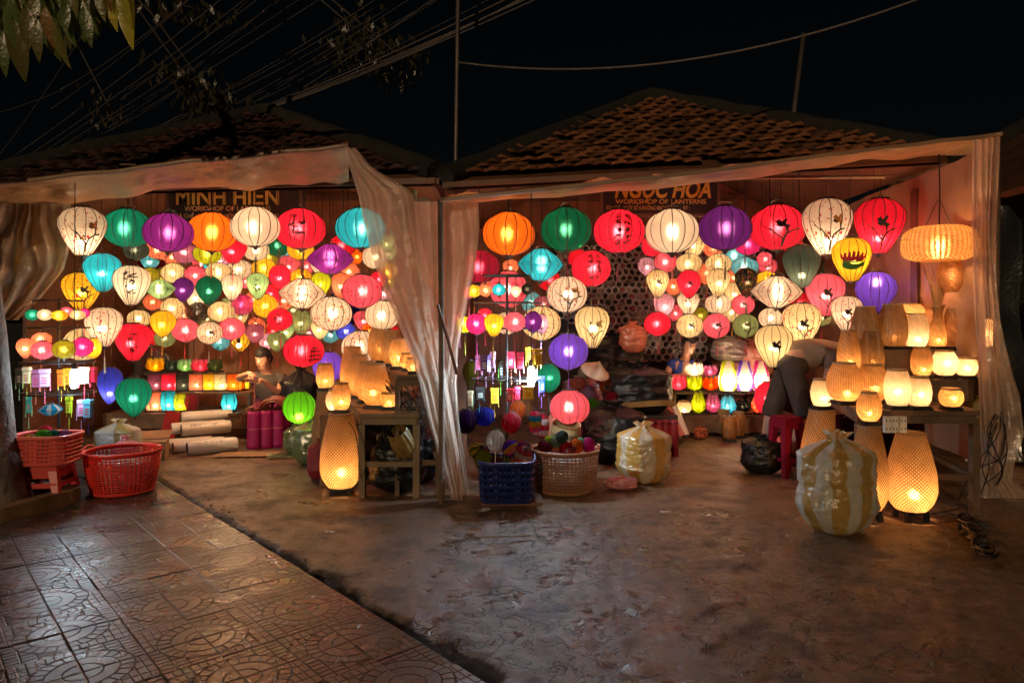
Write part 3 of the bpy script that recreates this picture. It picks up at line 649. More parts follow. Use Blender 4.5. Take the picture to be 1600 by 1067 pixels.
# right stall, top row
A(794, 366, 81, 66, 6.6, G, 'orange', None, None, 'coral'); A(885, 359, 80, 67, 6.65, G, 'dark green', None, None, 'maroon'); A(966, 362, 80, 66, 6.55, G, 'red', None, 'script', 'maroon'); A(1050, 362, 83, 67, 6.65, G, 'white', None, None, 'coral')
A(1133, 357, 80, 67, 6.55, G, 'dark purple', None, None, 'black'); A(1215, 356, 84, 69, 6.65, G, 'red', None, 'branch'); A(1293, 355, 74, 86, 6.6, B, 'white', 'blossom', 'birds', None, -.22); A(1372, 354, 73, 84, 6.55, B, 'red', 'blossom', 'branch', None, -.2)
A(749, 417, 63, 49, 6.75, G, 'maroon'); A(844, 414, 72, 49, 6.7, D, 'cyan'); A(924, 420, 61, 55, 6.85, G, 'red', None, 'script'); A(885, 460, 63, 55, 6.7, G, 'white', 'blossom', 'birds'); A(795, 452, 60, 56, 7.1, G, 'pink', 'blossom')
A(846, 505, 60, 52, 6.95, G, 'cream', 'blossom'); A(924, 511, 55, 64, 6.75, B, 'cream', 'berries', 'birds'); A(888, 549, 62, 55, 6.55, G, 'violet', None, None, 'purple'); A(858, 590, 36, 44, 7.1, G, 'teal'); A(891, 636, 63, 53, 6.4, G, 'pink'); A(858, 438, 36, 32, 7.6, G, 'crimson')
A(792, 505, 44, 34, 7.4, G, 'white', 'blossom'); A(905, 405, 34, 28, 8.0, G, 'crimson')
A(1039, 410, 35, 31, 8.2, G, 'pink', 'blossom'); A(1028, 443, 35, 42, 7.7, B, 'cream', 'floral', 'bird', 'coral'); A(1038, 478, 33, 37, 8.2, B, 'lilac', 'floral'); A(1028, 506, 41, 36, 7.6, G, 'red', None, None, 'crimson')
A(1076, 412, 40, 30, 8.1, G, 'cream'); A(1077, 444, 36, 43, 7.7, Q, 'red', None, 'bird'); A(1076, 474, 34, 36, 8.1, B, 'white', 'berries'); A(1077, 509, 41, 36, 7.6, G, 'cream', 'berries', 'bird', 'white')
A(1123, 412, 40, 29, 8.1, G, 'cream', 'floral'); A(1122, 442, 37, 42, 7.7, B, 'cream', 'berries'); A(1122, 475, 40, 31, 8.1, G, 'white', 'berries'); A(1120, 509, 41, 38, 7.6, G, 'pink', None, 'branch', 'crimson')
A(1084, 384, 38, 38, 8.3, B, 'cream', 'berries'); A(1147, 399, 38, 30, 8.5, G, 'light blue'); A(1163, 417, 42, 28, 8.2, G, 'light blue', 'floral', None, 'cyan'); A(1166, 441, 34, 43, 7.7, B, 'black', 'floral'); A(1160, 476, 35, 31, 8.1, G, 'pink', None, 'bird'); A(1165, 509, 39, 36, 7.6, G, 'sage', None, 'branch', 'crimson')
A(1168, 382, 40, 32, 7.8, G, 'magenta'); A(1019, 384, 32, 34, 7.8, G, 'red'); A(1115, 388, 32, 28, 8.5, G, 'coral'); A(1198, 437, 32, 26, 7.7, G, 'yellow'); A(1212, 456, 77, 48, 6.8, D, 'white', 'blossom'); A(1254, 416, 57, 64, 6.8, B, 'slate', None, None, None, -.2)
A(1331, 406, 58, 67, 6.5, B, 'yellow', None, 'lotus'); A(1290, 461, 58, 65, 6.75, B, 'pink', None, 'branch'); A(1369, 457, 59, 63, 6.9, Q, 'violet', None, None, None, .2); A(1253, 507, 57, 66, 6.8, B, 'cream', 'blossom', 'branch'); A(1210, 541, 57, 65, 6.7, B, 'cream', None, 'bird')
A(1203, 497, 36, 31, 7.6, G, 'white', 'berries'); A(1322, 490, 46, 54, 6.7, B, 'white', 'blossom', 'branch'); A(1198, 622, 38, 50, 7.3, G, 'red')
A(1240, 385, 30, 26, 8.2, G, 'crimson'); A(1195, 405, 24, 22, 8.5, G, 'pink')

# small dim ones far back fill the gaps
rg2 = random.Random(21)
def free(px, py, m): return all(math.hypot((px-q['px'])/(q['w']*.5+m), (py-q['py'])/(q['h']*.5+m)) > 1 for q in LANT)
nb = 0
for (xa_, xb_, ya_, yb_, want) in ((215, 610, 380, 535, 34), (1010, 1190, 385, 520, 8), (1185, 1400, 385, 500, 8), (740, 870, 395, 480, 4)):
    k_ = 0
    for _ in range(4000):
        px, py = rg2.uniform(xa_, xb_), rg2.uniform(ya_, yb_)
        if k_ >= want or not free(px, py, 2): continue
        s_ = rg2.uniform(25, 33); A(px, py, s_, s_*rg2.uniform(.82, 1.05), rg2.uniform(8.5, 9.3), rg2.choice((G, G, B, Q)), rg2.choice(('cream', 'coral', 'yellow', 'pink', 'sage', 'orange', 'lilac', 'red', 'pale green', 'olive', 'mauve', 'crimson', 'light blue')), rg2.choice((None, None, 'floral', 'berries')), None, rg2.choice((None, 'cream', 'red')), 0, .8); k_ += 1
# ---- keep their place in the view but push apart in depth those that would touch
for L_ in LANT: L_['r'] = lambda L_: 0
def rad(l): return S(max(l['w'], l['h']*.8)/2, l['Y'])
for it in range(60):
    moved = False
    for i in range(len(LANT)):
        for j in range(i):
            a, b_ = LANT[i], LANT[j]
            if abs(a['px']-b_['px']) > 90 or abs(a['py']-b_['py']) > 90: continue
            pa, pb = at(a['px'], a['py'], a['Y']), at(b_['px'], b_['py'], b_['Y'])
            if (pa-pb).length < (rad(a)+rad(b_))*.97:
                f, n_ = (a, b_) if a['Y'] >= b_['Y'] else (b_, a); f['Y'] += .03; n_['Y'] = max(6.45, n_['Y']-.01); moved = True
    if not moved: break
# ---- labels
SH = {'globe': 'globe', 'balloon': 'balloon shaped', 'diamond': 'saucer shaped', 'garlic': 'teardrop'}
PRN = {None: '', 'blossom': ' with red blossoms', 'floral': ' with painted flowers', 'berries': ' with small berries', 'lace': ' of see-through lace'}
DEC = {None: '', 'birds': ' and yellow birds', 'branch': ' and a dark branch', 'bird': ' and a dark bird', 'bamboo': ' and painted bamboo', 'script': ' and brushed characters', 'lotus': ' and a lotus flower', 'pagoda': ' and a drawn pagoda'}
for l in LANT:
    l['stall'] = 'left' if l['px'] < 660 else 'right'
    sz = 'large' if l['w'] > 66 or l['h'] > 70 else 'small' if l['w'] < 45 else 'middle sized'
    l['key'] = f"{sz} {l['col']} {SH[l['shape']]} lantern"
    d = (PRN[l['pr']]+DEC[l['dec']]).replace(' and ', ' with ', 1) if not l['pr'] else PRN[l['pr']]+DEC[l['dec']]
    l['full'] = l['key']+d
def count(k, v, st): return sum(1 for q in LANT if q[k] == v and q['stall'] == st)
def where(l):
    """nearest lantern with a description of its own, and the direction from it"""
    best = None
    for q in LANT:
        if q is l or q['stall'] != l['stall'] or count('key', q['key'], q['stall']) > 1: continue
        d = math.hypot(q['px']-l['px'], q['py']-l['py'])
        if q['w'] < 45: d += 25
        if best is None or d < best[0]: best = (d, q)
    q = best[1]; dx, dy = l['px']-q['px'], l['py']-q['py']
    w = ('below' if dy > 0 else 'above') if abs(dy) > abs(dx)*1.4 else ('right of' if dx > 0 else 'left of') if abs(dx) > abs(dy)*1.4 else ('below and ' if dy > 0 else 'above and ')+('right of' if dx > 0 else 'left of')
    return w+' the '+q['key'].replace(' lantern', '').replace(' shaped', '')+' one'
used = set()
for l in LANT:
    st = f" in the {l['stall']} stall"
    if count('full', l['full'], l['stall']) == 1: t = l['full']+st
    else: t = l['key']+' '+where(l)+st
    if len(t.split()) > 16: t = t.replace(' lantern ', ' ', 1)
    if len(t.split()) > 16: t = l['key']+' '+where(l)
    if t in used: t = t+(', nearer' if l['Y'] < 7.6 else ', farther back')
    used.add(t); l['label'] = t
def pole_z(Y): return 2.70+min(.5, max(0, Y-6.6)*.62)
def make_lantern(l, group=None, rail=None, en=1.0):
    c = at(l['px'], l['py'], l['Y']); w, h = S(l['w'], l['Y']), S(l['h'], l['Y'])
    root = thing('silk_lantern', l['label'], 'lantern', c-Vector((0, 0, h/2)), 0, group)
    mat = silkmat(l['col'], l['pr']); face = math.atan2(-c.x, c.y)*1.0
    rz = rnd.random()*6; tilt = rnd.uniform(-.035, .035)
    root.rotation_euler = (tilt, rnd.uniform(-.035, .035), 0)
    o = Vector((0, 0, h/2))
    link('silk_shell', shell_mesh(l['shape'], mat), root, o, (0, 0, rz), (w, w, h))
    link('wire_ribs', ribs_mesh(l['shape']), root, o, (0, 0, rz), (w, w, h))
    rt = prof(l['shape'], 0)*w; rb = prof(l['shape'], 1)*w
    link('top_ring', ring_mesh(), root, Vector((0, 0, h-.004)), (0, 0, rz), (rt, rt, max(.012, rt*.28)))
    link('bottom_cap', cap_mesh(), root, Vector((0, 0, 0)), None, (rb*.9, rb*.9, max(.018, w*.07)))
    if l['dec']: 
        e = link('painted', None, root); bpy.data.objects.remove(e)
        s0 = len(bpy.data.objects)
        dd = M(); decor(l['dec'], l['shape'], w, h, root, face+.1, rnd)
        for ch in root.children:
            if ch.name.startswith('painted_print'): ch.location = o
    if l['tas']:
        tl = max(.16, h*.62); link('tassel', tassel_mesh(l['tas']), root, Vector((0, 0, -.03)), None, (tl*.22, tl*.22, tl))
    zr = rail if rail is not None else pole_z(l['Y'])
    if zr-c.z-h/2 > .02:
        s = M(); L0 = zr-c.z-h/2; s.tube([(0, 0, h+rt*.6), (rnd.uniform(-.006, .006), 0, h+L0*.5), (0, 0, h+L0)], .0028, 4); s.build('cord', K['wire'], root)
    ev = E0*en*COLS[l['col']][1]*(.5*(w/.47)**2+.5*(h/.39)**2)*l['off']*rnd.uniform(.88, 1.14)
    link('bulb', bulb(l['col'], ev, max(.012, w*.06)), root, o+Vector((rnd.uniform(-.03, .03)*w, -.05*w, l['bz']*h)))
    return root
for l in LANT:
    if not l['tas'] and l['w'] < 46 and rg2.random() < .4: l['tas'] = l['col'] if rg2.random() < .6 else rg2.choice(('cream', 'red', 'yellow', 'teal'))
for l in LANT: make_lantern(l, 'silk lanterns hanging in the '+l['stall']+' stall')
# bamboo poles they hang from, under the roofs
for (xa, xb, ww) in ((-4.6, -.85, 'left'), (-.45, 3.7, 'right')):
    for k, Y in enumerate((6.62, 6.9, 7.3, 7.7, 8.2, 8.8)):
        s = M(); ins = .15+(pole_z(Y)-2.68)*1.45; s.tube([(xa+ins, 0, 0), ((xa+xb)/2, .01, -.012), (xb-ins, 0, 0)], .017, 7)
        o = s.build('hanging_pole', K['bamboo'], None, Vector((0, Y, pole_z(Y)+.015)), smooth=True)
        tag(o, f"bamboo pole under the {ww} roof that carries the {['front', 'second', 'third', 'fourth', 'fifth', 'rear'][k]} row of lanterns", 'pole', 'bamboo hanging poles')
# ================================================================== bamboo lamps
W_OPEN = weave('woven_bamboo_open', (.42, .19, .055), (.95, .75, .42), .30, 20, 11, True, .26, .25)
W_FINE = weave('woven_bamboo_fine', (.50, .24, .075), (.95, .72, .4), .22, 11, 10, True, .42, .12)
W_PALE = weave('woven_bamboo_paper', (.80, .58, .30), (.98, .88, .66), .30, 10, 9, True, .6, .08)
W_DARK = weave('woven_bamboo_closed', (.32, .165, .06), (.7, .45, .2), .07, 34, 34, False, .35, .1)
BP = {'floor': [(.60, 0), (.80, .06), (.93, .14), (1.0, .28), (.98, .42), (.90, .58), (.78, .74), (.66, .88), (.58, .97), (.56, 1.0)],
      'tall': [(.62, 0), (.84, .08), (.97, .22), (1.0, .38), (.95, .55), (.85, .72), (.72, .87), (.62, 1.0)],
      'barrel': [(.70, 0), (.86, .1), (.96, .25), (1.0, .45), (.98, .62), (.90, .8), (.78, .93), (.72, 1.0)],
      'globe': [(.55, 0), (.80, .1), (.95, .28), (1.0, .48), (.95, .68), (.80, .86), (.62, 1.0)],
      'bowl': [(.62, 0), (.86, .14), (.99, .38), (1.0, .55), (.92, .8), (.76, 1.0)],
      'drum': [(.62, 0), (.86, .04), (.97, .18), (1.0, .4), (.99, .62), (.93, .84), (.82, .96), (.66, 1.0)],
      'cone': [(1.0, 0), (.95, .2), (.8, .5), (.6, .8), (.5, 1.0)],
      'bottle': [(.7, 0), (.95, .12), (1.0, .3), (.85, .5), (.52, .66), (.42, .78), (.5, .92), (.62, 1.0)]}
def spline(P, n):
    out = []
    for i in range(n+1):
        z = i/n
        for (r0, z0), (r1, z1) in zip(P, P[1:]):
            if z <= z1+1e-9: t = (z-z0)/(z1-z0); out.append((r0+(r1-r0)*t, z)); break
    for _ in range(2): out = [out[0]]+[((a[0]+2*b_[0]+c[0])/4, b_[1]) for a, b_, c in zip(out, out[1:], out[2:])]+[out[-1]]
    return out
def uvlathe(name, prof_, n, mat):
    k = len(prof_); V = []; UVs = []
    for (r, z) in prof_: V += [(r*math.cos(2*PI*j/n), r*math.sin(2*PI*j/n), z) for j in range(n)]
    Fq = []; U = []
    for i in range(k-1):
        for j in range(n):
            Fq.append((i*n+j, i*n+(j+1) % n, (i+1)*n+(j+1) % n, (i+1)*n+j))
            U += [(j/n, i/(k-1)), ((j+1)/n, i/(k-1)), ((j+1)/n, (i+1)/(k-1)), (j/n, (i+1)/(k-1))]
    me = bpy.data.meshes.new(name); me.from_pydata(V, [], Fq); me.materials.append(mat)
    uvl = me.uv_layers.new(name='UVMap'); uvl.data.foreach_set('uv', [x for p in U for x in p]); me.polygons.foreach_set('use_smooth', [True]*len(Fq)); return me
_bm = {}
WARM = (1, .52, .20)
def bamboo(px, pbot, w, h, Y, kind, mat, label, en=1.0, z=None, base=True, group=None, bz=.22, stand=False, lying=None):
    """pbot: image row of the underside of the shade"""
    W_, H_ = S(w, Y), S(h, Y); p = at(px, pbot, Y)
    bh = .03 if not stand else .075
    if z is not None: p.z = z+bh
    root = thing('bamboo_lamp', label, 'lamp', p-Vector((0, 0, bh if base else 0)), rnd.random()*.3-.15, group); o = Vector((0, 0, bh if base else 0))
    k = (kind, mat.name)
    if k not in _bm: _bm[k] = uvlathe('woven_shade', [(r*.5, zz) for r, zz in spline(BP[kind], 18)], 36, mat)
    link('woven_shade', _bm[k], root, o, (0, 0, rnd.random()*6), (W_, W_, H_))
    rt = BP[kind][-1][0]*.5*W_
    s = M(); s.lathe([(rt-.006, -.004), (rt+.004, -.004), (rt+.005, .009), (rt-.006, .009), (rt-.006, -.004)], 20); s.build('rim', K['bamboo'], root, o+Vector((0, 0, H_)), smooth=False)
    if base:
        s = M(); bw = BP[kind][0][0]*W_*(1.02 if not stand else .8)
        if stand:
            s.box((0, 0, bh-.012), (bw, bw, .024))
            for sx in (-1, 1):
                for sy in (-1, 1): s.box((sx*bw*.42, sy*bw*.42, (bh-.024)/2), (.03, .03, bh-.026))
        else:
            s.box((0, 0, bh-.009), (bw, bw, .014)); s.box((0, 0, .006), (bw*1.12, bw*1.12, .012)); s.box((0, 0, .0135), (bw*.85, bw*.85, .004))
        s.build('stand', K['black'], root)
    if en:
        pal = mat is W_PALE; link('bulb', bulb('b', (.55 if pal else .95)*en*(W_/.2)**2, max(.012, W_*.07), (1, .62, .36) if pal else WARM), root, o+Vector((rnd.uniform(-.04, .04)*W_, -.1*W_, bz*H_)))
    return root
GR = 'bamboo lamps on the right stepped table'; GL = 'bamboo lamps on the left table'
T1, T2, T3 = .74, .912, 1.13
# right: top step
bamboo(1352, 552, 44, 60, 6.15, 'tall', W_DARK, 'tall unlit brown bamboo lamp, first on the top step from the man', .12, T3, group=GR)
bamboo(1395, 539, 45, 64, 6.1, 'tall', W_DARK, 'broad dim bamboo lamp on the top step beside the tall unlit one', .35, T3, group=GR)
bamboo(1432, 543, 35, 50, 6.05, 'barrel', W_PALE, 'bright cream barrel lamp on the top step right of the dim broad lamp', 1.5, T3, group=GR)
bamboo(1465, 541, 30, 62, 6.05, 'bottle', W_FINE, 'bottle shaped bamboo lamp with dry grass stuck in its neck', 1.0, T3, group=GR, bz=.16)
bamboo(1496, 547, 41, 58, 6.0, 'barrel', W_OPEN, 'large open weave barrel lamp on the top step right of the bottle lamp', 2.2, T3, group=GR, bz=.4)
bamboo(1535, 551, 34, 44, 5.95, 'barrel', W_PALE, 'small cream lamp at the right end of the top step', 1.9, T3, group=GR, bz=.4)
bamboo(1474, 528, 52, 48, 6.35, 'globe', W_FINE, 'round bamboo lamp half hidden behind the bottle lamp', 1.2, T3, group=GR, bz=.6)
bamboo(1421, 510, 48, 54, 6.5, 'barrel', W_OPEN, 'round open weave lamp behind the bright cream barrel', 2.0, T3+.05, group=GR, bz=.5)
# middle step
bamboo(1326, 583, 35, 68, 5.72, 'tall', W_FINE, 'slim tall orange bamboo lamp rising behind the wide round lamp', .8, T2, group=GR, bz=.3)
bamboo(1362, 585, 37, 68, 5.72, 'tall', W_DARK, 'slim tall brown bamboo lamp rising behind the red glowing round one', .55, T2, group=GR, bz=.3)
bamboo(1440, 589, 31, 42, 5.7, 'barrel', W_FINE, 'smooth orange barrel lamp on the middle step', 1.2, T2, group=GR)
bamboo(1476, 592, 38, 37, 5.68, 'globe', W_PALE, 'bright round net lamp at the centre of the middle step', 1.8, T2, group=GR, bz=.5)
bamboo(1510, 595, 33, 26, 5.66, 'bowl', W_PALE, 'low bowl shaped lamp at the right end of the middle step', 1.5, T2, group=GR, bz=.45)
# table level
bamboo(1319, 621, 53, 57, 5.42, 'globe', W_FINE, 'wide round orange bamboo lamp at the left end of the table', .75, T1, group=GR)
bamboo(1364, 626, 45, 54, 5.42, 'globe', W_FINE, 'round reddish bamboo lamp next to the wide round one on the table', .7, T1, group=GR, bz=.35)
bamboo(1402, 640, 39, 54, 5.12, 'barrel', W_PALE, 'tall bright cream lamp on the table edge above the power sockets', 1.7, T1, group=GR, bz=.4)
bamboo(1436, 643, 36, 43, 5.1, 'barrel', W_PALE, 'cream lamp with open top right of the tall bright cream one', 1.5, T1, group=GR, bz=.4)
bamboo(1486, 646, 35, 26, 5.06, 'bowl', W_FINE, 'small orange bowl lamp alone near the table corner', 1.3, T1, group=GR, bz=.5)
# floor
f1 = bamboo(1284, 752, 66, 122, 5.72, 'floor', W_OPEN, 'tall woven floor lamp beside the maroon stool', 1.3, -.06, group='tall woven floor lamps', stand=True)
f2 = bamboo(1358, 800, 58, 128, 4.9, 'floor', W_OPEN, 'woven floor lamp mostly hidden by the striped bag', 1.2, 0.0, group='tall woven floor lamps', stand=True)
f3 = bamboo(1423, 798, 75, 118, 4.95, 'floor', W_OPEN, 'squat woven floor lamp standing alone in front of the table legs', 1.5, -.015, group='tall woven floor lamps', stand=True)
def topz(o): return o.location.z+max(c.location.z for c in o.children if c.name.startswith('rim'))+.012
def onlid(o, px, w, h, Y, kind, mat, label, en, bz=.3):
    z = topz(o); s = M(); rr = max(c.location.z for c in o.children)
    q = bamboo(px, 0, w, h, Y, kind, mat, label, en, z, bz=bz); q.location.x, q.location.y = o.location.x, o.location.y
    return q
onlid(f1, 1284, 33, 40, 5.72, 'barrel', W_PALE, 'small cream lamp standing on top of the tall floor lamp by the stool', 1.8)
onlid(f2, 1358, 37, 43, 4.9, 'globe', W_FINE, 'small orange lamp standing on the floor lamp behind the striped bag', 1.1)
# hanging
def pendant(px, py, w, h, Y, kind, mat, label, en, ztop, tilt=0.0):
    W_, H_ = S(w, Y), S(h, Y); c = at(px, py, Y); root = thing('bamboo_pendant', label, 'lamp', c-Vector((0, 0, H_/2)), 0, 'hanging bamboo lamps')
    k = (kind, mat.name)
    if k not in _bm: _bm[k] = uvlathe('woven_shade', [(r*.5, zz) for r, zz in spline(BP[kind], 18)], 36, mat)
    link('woven_shade', _bm[k], root, None, None, (W_, W_, H_))
    s = M(); s.tube([(0, 0, H_*.5), (.008, 0, H_+(ztop-c.z)*.4), (0, 0, ztop-c.z+H_/2)], .006, 5)
    for q in (-1, 1): s.tube([(q*W_*.2, 0, H_), (q*.01, 0, H_+.22)], .003, 4)
    s.build('cord', K['wire'], root)
    link('bulb', bulb('b', 1.6*en*(W_/.2)**2*.75, W_*.05, WARM), root, Vector((0, 0, H_*.45))); root.rotation_euler = (tilt, 0, 0); return root
pendant(1467, 381, 106, 52, 5.75, 'drum', W_FINE, 'wide drum shaped bamboo pendant hanging from the right canopy', .62, 2.74)
pendant(1493, 430, 54, 54, 6.0, 'globe', W_OPEN, 'bright round woven pendant just under the drum pendant', 4.0, 2.72)
pendant(1502, 460, 60, 34, 6.25, 'cone', W_FINE, 'conical woven pendant behind the bright round one', 2.2, 2.72)
# dry grass in the bottle lamp
gb = at(1465, 478, 6.05); s = M()
for k in range(70):
    a, l_ = rnd.uniform(0, 2*PI), rnd.uniform(.18, .42); e = Vector((math.cos(a)*l_*.4, math.sin(a)*l_*.25, l_)); s.tube([(0, 0, -.12), e*.5+Vector((0, 0, .03)), e], [.002, .002, .001], 3)
tag(s.build('dry_grass', pm('straw', (.42, .24, .09), .7), None, gb), 'bunch of dry grass standing in the bottle lamp', 'dry grass')
# left table lamps, front to back
S1, S2 = .66, .95
def on(pbase, z): return (EYE-z)*F/(pbase-HOR)
for (px, pb, w, h, kind, mat, en, z, lab) in (
  (608, 640, 29, 20, 'bowl', W_FINE, 1.1, S1, 'small bowl lamp at the near end of the left table'),
  (587, 637, 46, 62, 'tall', W_FINE, .8, S1, 'largest reddish lamp on the lower step, next to the small bowl'),
  (574, 629, 38, 58, 'tall', W_FINE, .7, S1, 'third lamp back on the lower step of the left table'),
  (562, 622, 38, 62, 'tall', W_FINE, .7, S1, 'fourth lamp back on the lower step of the left table'),
  (551, 615, 40, 68, 'tall', W_FINE, .65, S1, 'rearmost lamp on the lower step of the left table'),
  (645, 585, 22, 19, 'bowl', W_OPEN, 1.3, S2, 'smallest open bowl lamp at the near end of the upper step'),
  (638, 580, 27, 22, 'bowl', W_FINE, 1.2, S2, 'low bowl lamp behind the smallest one on the upper step'),
  (625, 577, 33, 42, 'barrel', W_FINE, 1.2, S2, 'glowing barrel lamp on the upper step behind the low bowls'),
  (613, 572, 36, 50, 'tall', W_DARK, .8, S2, 'brown lamp on the upper step left of the glowing barrel'),
  (595, 567, 41, 58, 'tall', W_DARK, .75, S2, 'tallest rear lamp on the upper step of the left table')):
    Y = on(pb, z); bamboo(px, pb, w, h, Y, kind, mat, lab, en, z, group=GL, bz=.3)
g1 = bamboo(508, 735, 42, 118, 6.25, 'floor', W_OPEN, 'woven floor lamp standing behind the near left floor lamp', .9, 0, group='tall woven floor lamps', stand=True)
g2 = bamboo(533, 760, 66, 112, 5.6, 'floor', W_OPEN, 'tall woven floor lamp in front of the left table', 1.3, -.01, group='tall woven floor lamps', stand=True)
onlid(g1, 512, 28, 36, 6.25, 'barrel', W_FINE, 'small lamp on top of the rear left floor lamp, before the violet lantern', 1.2)
onlid(g2, 532, 29, 40, 5.6, 'barrel', W_FINE, 'small bright lamp on top of the near left floor lamp', 1.5)
q = bamboo(523, 640, 28, 30, 5.95, 'globe', W_PALE, 'round cream lamp on a crate behind the small bright lamp', 1.4, None)
# crate below that lamp
cz = q.location.z; s = M(); s.box((0, 0, cz/2), (.2, .2, cz-.002)); tag(s.build('wooden_crate', K['wood'], None, Vector((q.location.x, q.location.y, 0))), 'narrow wooden crate under the round cream lamp', 'crate')
# four unlit ones on the floor before the right bench
for (px, pb, w, h, lab) in ((1140, 686, 24, 34, 'unlit tan bamboo lamp at the front of four on the floor'), (1130, 678, 24, 38, 'unlit bamboo lamp behind left of the front one on the floor'), (1154, 681, 22, 36, 'unlit bamboo lamp right of the front one on the floor'), (1167, 677, 22, 38, 'unlit bamboo lamp farthest right of four on the floor')):
    bamboo(px, pb, w, h, gy(pb+3), 'barrel', W_FINE, lab, .0, 0, group='unlit bamboo lamps on the floor')
# ---- tables
def table(label, corner_pts, z, th, mat, loc, legs=True, legw=.05, name='wooden_table', rails=True):
    """top from corner points (x,y); named legs at the corners"""
    root = thing(name, label, 'table', loc); c = [Vector((x, y, 0))-Vector((loc[0], loc[1], 0)) for x, y in corner_pts]
    n_ = 4
    for k in range(n_):
        a0, a1 = c[0].lerp(c[3], k/n_), c[0].lerp(c[3], (k+1)/n_-.02); b0, b1 = c[1].lerp(c[2], k/n_), c[1].lerp(c[2], (k+1)/n_-.02)
        s = M(); P = [a0, b0, b1, a1]; s.add([p+Vector((0, 0, z-th)) for p in P]+[p+Vector((0, 0, z)) for p in P], [(3, 2, 1, 0), (4, 5, 6, 7), (0, 1, 5, 4), (1, 2, 6, 5), (2, 3, 7, 6), (3, 0, 4, 7)]); s.build('plank', mat, root)
    ctr = sum(c, Vector())/4
    if legs:
        L_ = [p.lerp(ctr, .06) for p in c]
        for p in L_:
            s = M(); s.box((p.x, p.y, (z-th-.062)/2), (legw, legw, z-th-.062)); s.build('leg', mat, root)
        if rails:
            s = M()
            for k in range(4):
                a, b_ = L_[k], L_[(k+1) % 4]; s.beam(a+Vector((0, 0, z-th-.03)), b_+Vector((0, 0, z-th-.03)), .03, .06)
            for k in (0, 1, 3): a, b_ = L_[k], L_[(k+1) % 4]; s.beam(a+Vector((0, 0, .26)), b_+Vector((0, 0, .26)), .025, .04)
            s.build('rail', mat, root)
    return root
table('stepped wooden table at the right, crowded with lit bamboo lamps', [(2.46, 5.02), (3.34, 5.02), (3.62, 6.4), (2.84, 6.4)], T1, .035, K['wood'], (2.9, 5.0, 0))
def step(label, xa, xb, ya, yb, z0, z1, mat):
    root = thing('wooden_step', label, 'step', ((xa+xb)/2, ya, z0)); w = xb-xa
    s = M(); s.box((0, .012, (z1-z0)/2-.01), (w, .024, z1-z0-.022)); s.build('front_board', mat, root)
    for q in (-1, 1): s = M(); s.box((q*(w/2-.012), (yb-ya)/2+.014, (z1-z0)/2-.011), (.024, yb-ya-.03, z1-z0-.024)); s.build('side_board', mat, root)
    for k in range(2): s = M(); s.box((0, (yb-ya)*(k+.5)/2, z1-z0-.01), (w+.02, (yb-ya)/2-.006, .02)); s.build('plank', mat, root)
    return root
step('middle wooden step on the right table', 2.66, 3.66, 5.58, 5.9, T1+.002, T2, K['wood']); step('top wooden step on the right table', 2.95, 3.88, 5.93, 6.38, T1+.002, T3, K['wood'])
lt = [(-1.17, 5.45), (-.72, 5.45), (-1.05, 7.2), (-1.78, 7.2)]
table('left wooden table running back from the street, bamboo lamps on two steps', lt, S1, .03, K['palewood'], (-1.0, 5.45, 0))
lt2 = [(-.90, 5.5), (-.56, 5.5), (-.96, 7.35), (-1.46, 7.35)]
table('narrow upper shelf behind the left table lamps', lt2, S2, .025, K['wood'], (-.8, 5.5, 0), True, .035, 'wooden_shelf', True)
# ================================================================== signs
def signboard(label, px0, px1, py0, py1, Y, lines, bcol):
    c = at((px0+px1)/2, (py0+py1)/2, Y); w, h = S(px1-px0, Y), S(py1-py0, Y)
    root = thing('shop_sign', label, 'sign', c); s = M(); s.box((0, 0, 0), (w, .03, h)); s.build('board', pm('sign_'+bcol[0], bcol[1], .5, .4, 3), root)
    s = M()
    for z in (-h/2, h/2): s.box((0, -.003, z), (w+.04, .042, .03))
    for x in (-w/2, w/2): s.box((x, -.003, 0), (.03, .038, h-.034))
    for x in (-w*.4, w*.4): s.tube([(x, 0, h/2+.015), (x, 0, h/2+.36)], .008, 5)
    s.build('edging', K['darkwood'], root)
    for (txt, px, py, hpx, wpx, col, shear, bold) in lines:
        cu = bpy.data.curves.new('lettering', 'FONT'); cu.body = txt; cu.align_x = 'CENTER'; cu.align_y = 'BOTTOM_BASELINE'; cu.size = 1; cu.shear = shear; cu.offset = bold; cu.extrude = .012
        q = bpy.data.objects.new('q', cu); COL.objects.link(q); me = bpy.data.meshes.new_from_object(q.evaluated_get(bpy.context.evaluated_depsgraph_get())); bpy.data.objects.remove(q); me.materials.clear(); me.materials.append(pm('sign_paint', col, .5, .2))
        o = struct(link('lettering', me, root), 'stuff'); xs_ = [v.co.x for v in me.vertices]; dx = max(xs_)-min(xs_)
        sy = S(hpx, Y)/.72; sx = S(wpx, Y)/max(dx, .01)
        p = at(px, py, Y)-c; o.location = (p.x, -.024, p.z); o.rotation_euler = (PI/2, 0, 0); o.scale = (sx, sy, .3)
    return root
GOLD = (.62, .34, .05); CREAM = (.55, .38, .2)
signboard('dark signboard of the left stall reading MINH HIỀN, workshop of lanterns', 262, 470, 282, 352, 7.6,
          [('MINH HIỀN', 357, 320, 24, 160, (.55, .36, .07), 0, .02), ('WORKSHOP OF LANTERNS', 357, 330, 7.5, 134, CREAM, 0, .012), ('ĐỊA CHỈ : 7 ĐƯỜNG HỘI AN - ĐT : 0510 862 751', 362, 341, 6, 180, CREAM, 0, .008)], ('black', (.02, .012, .01)))
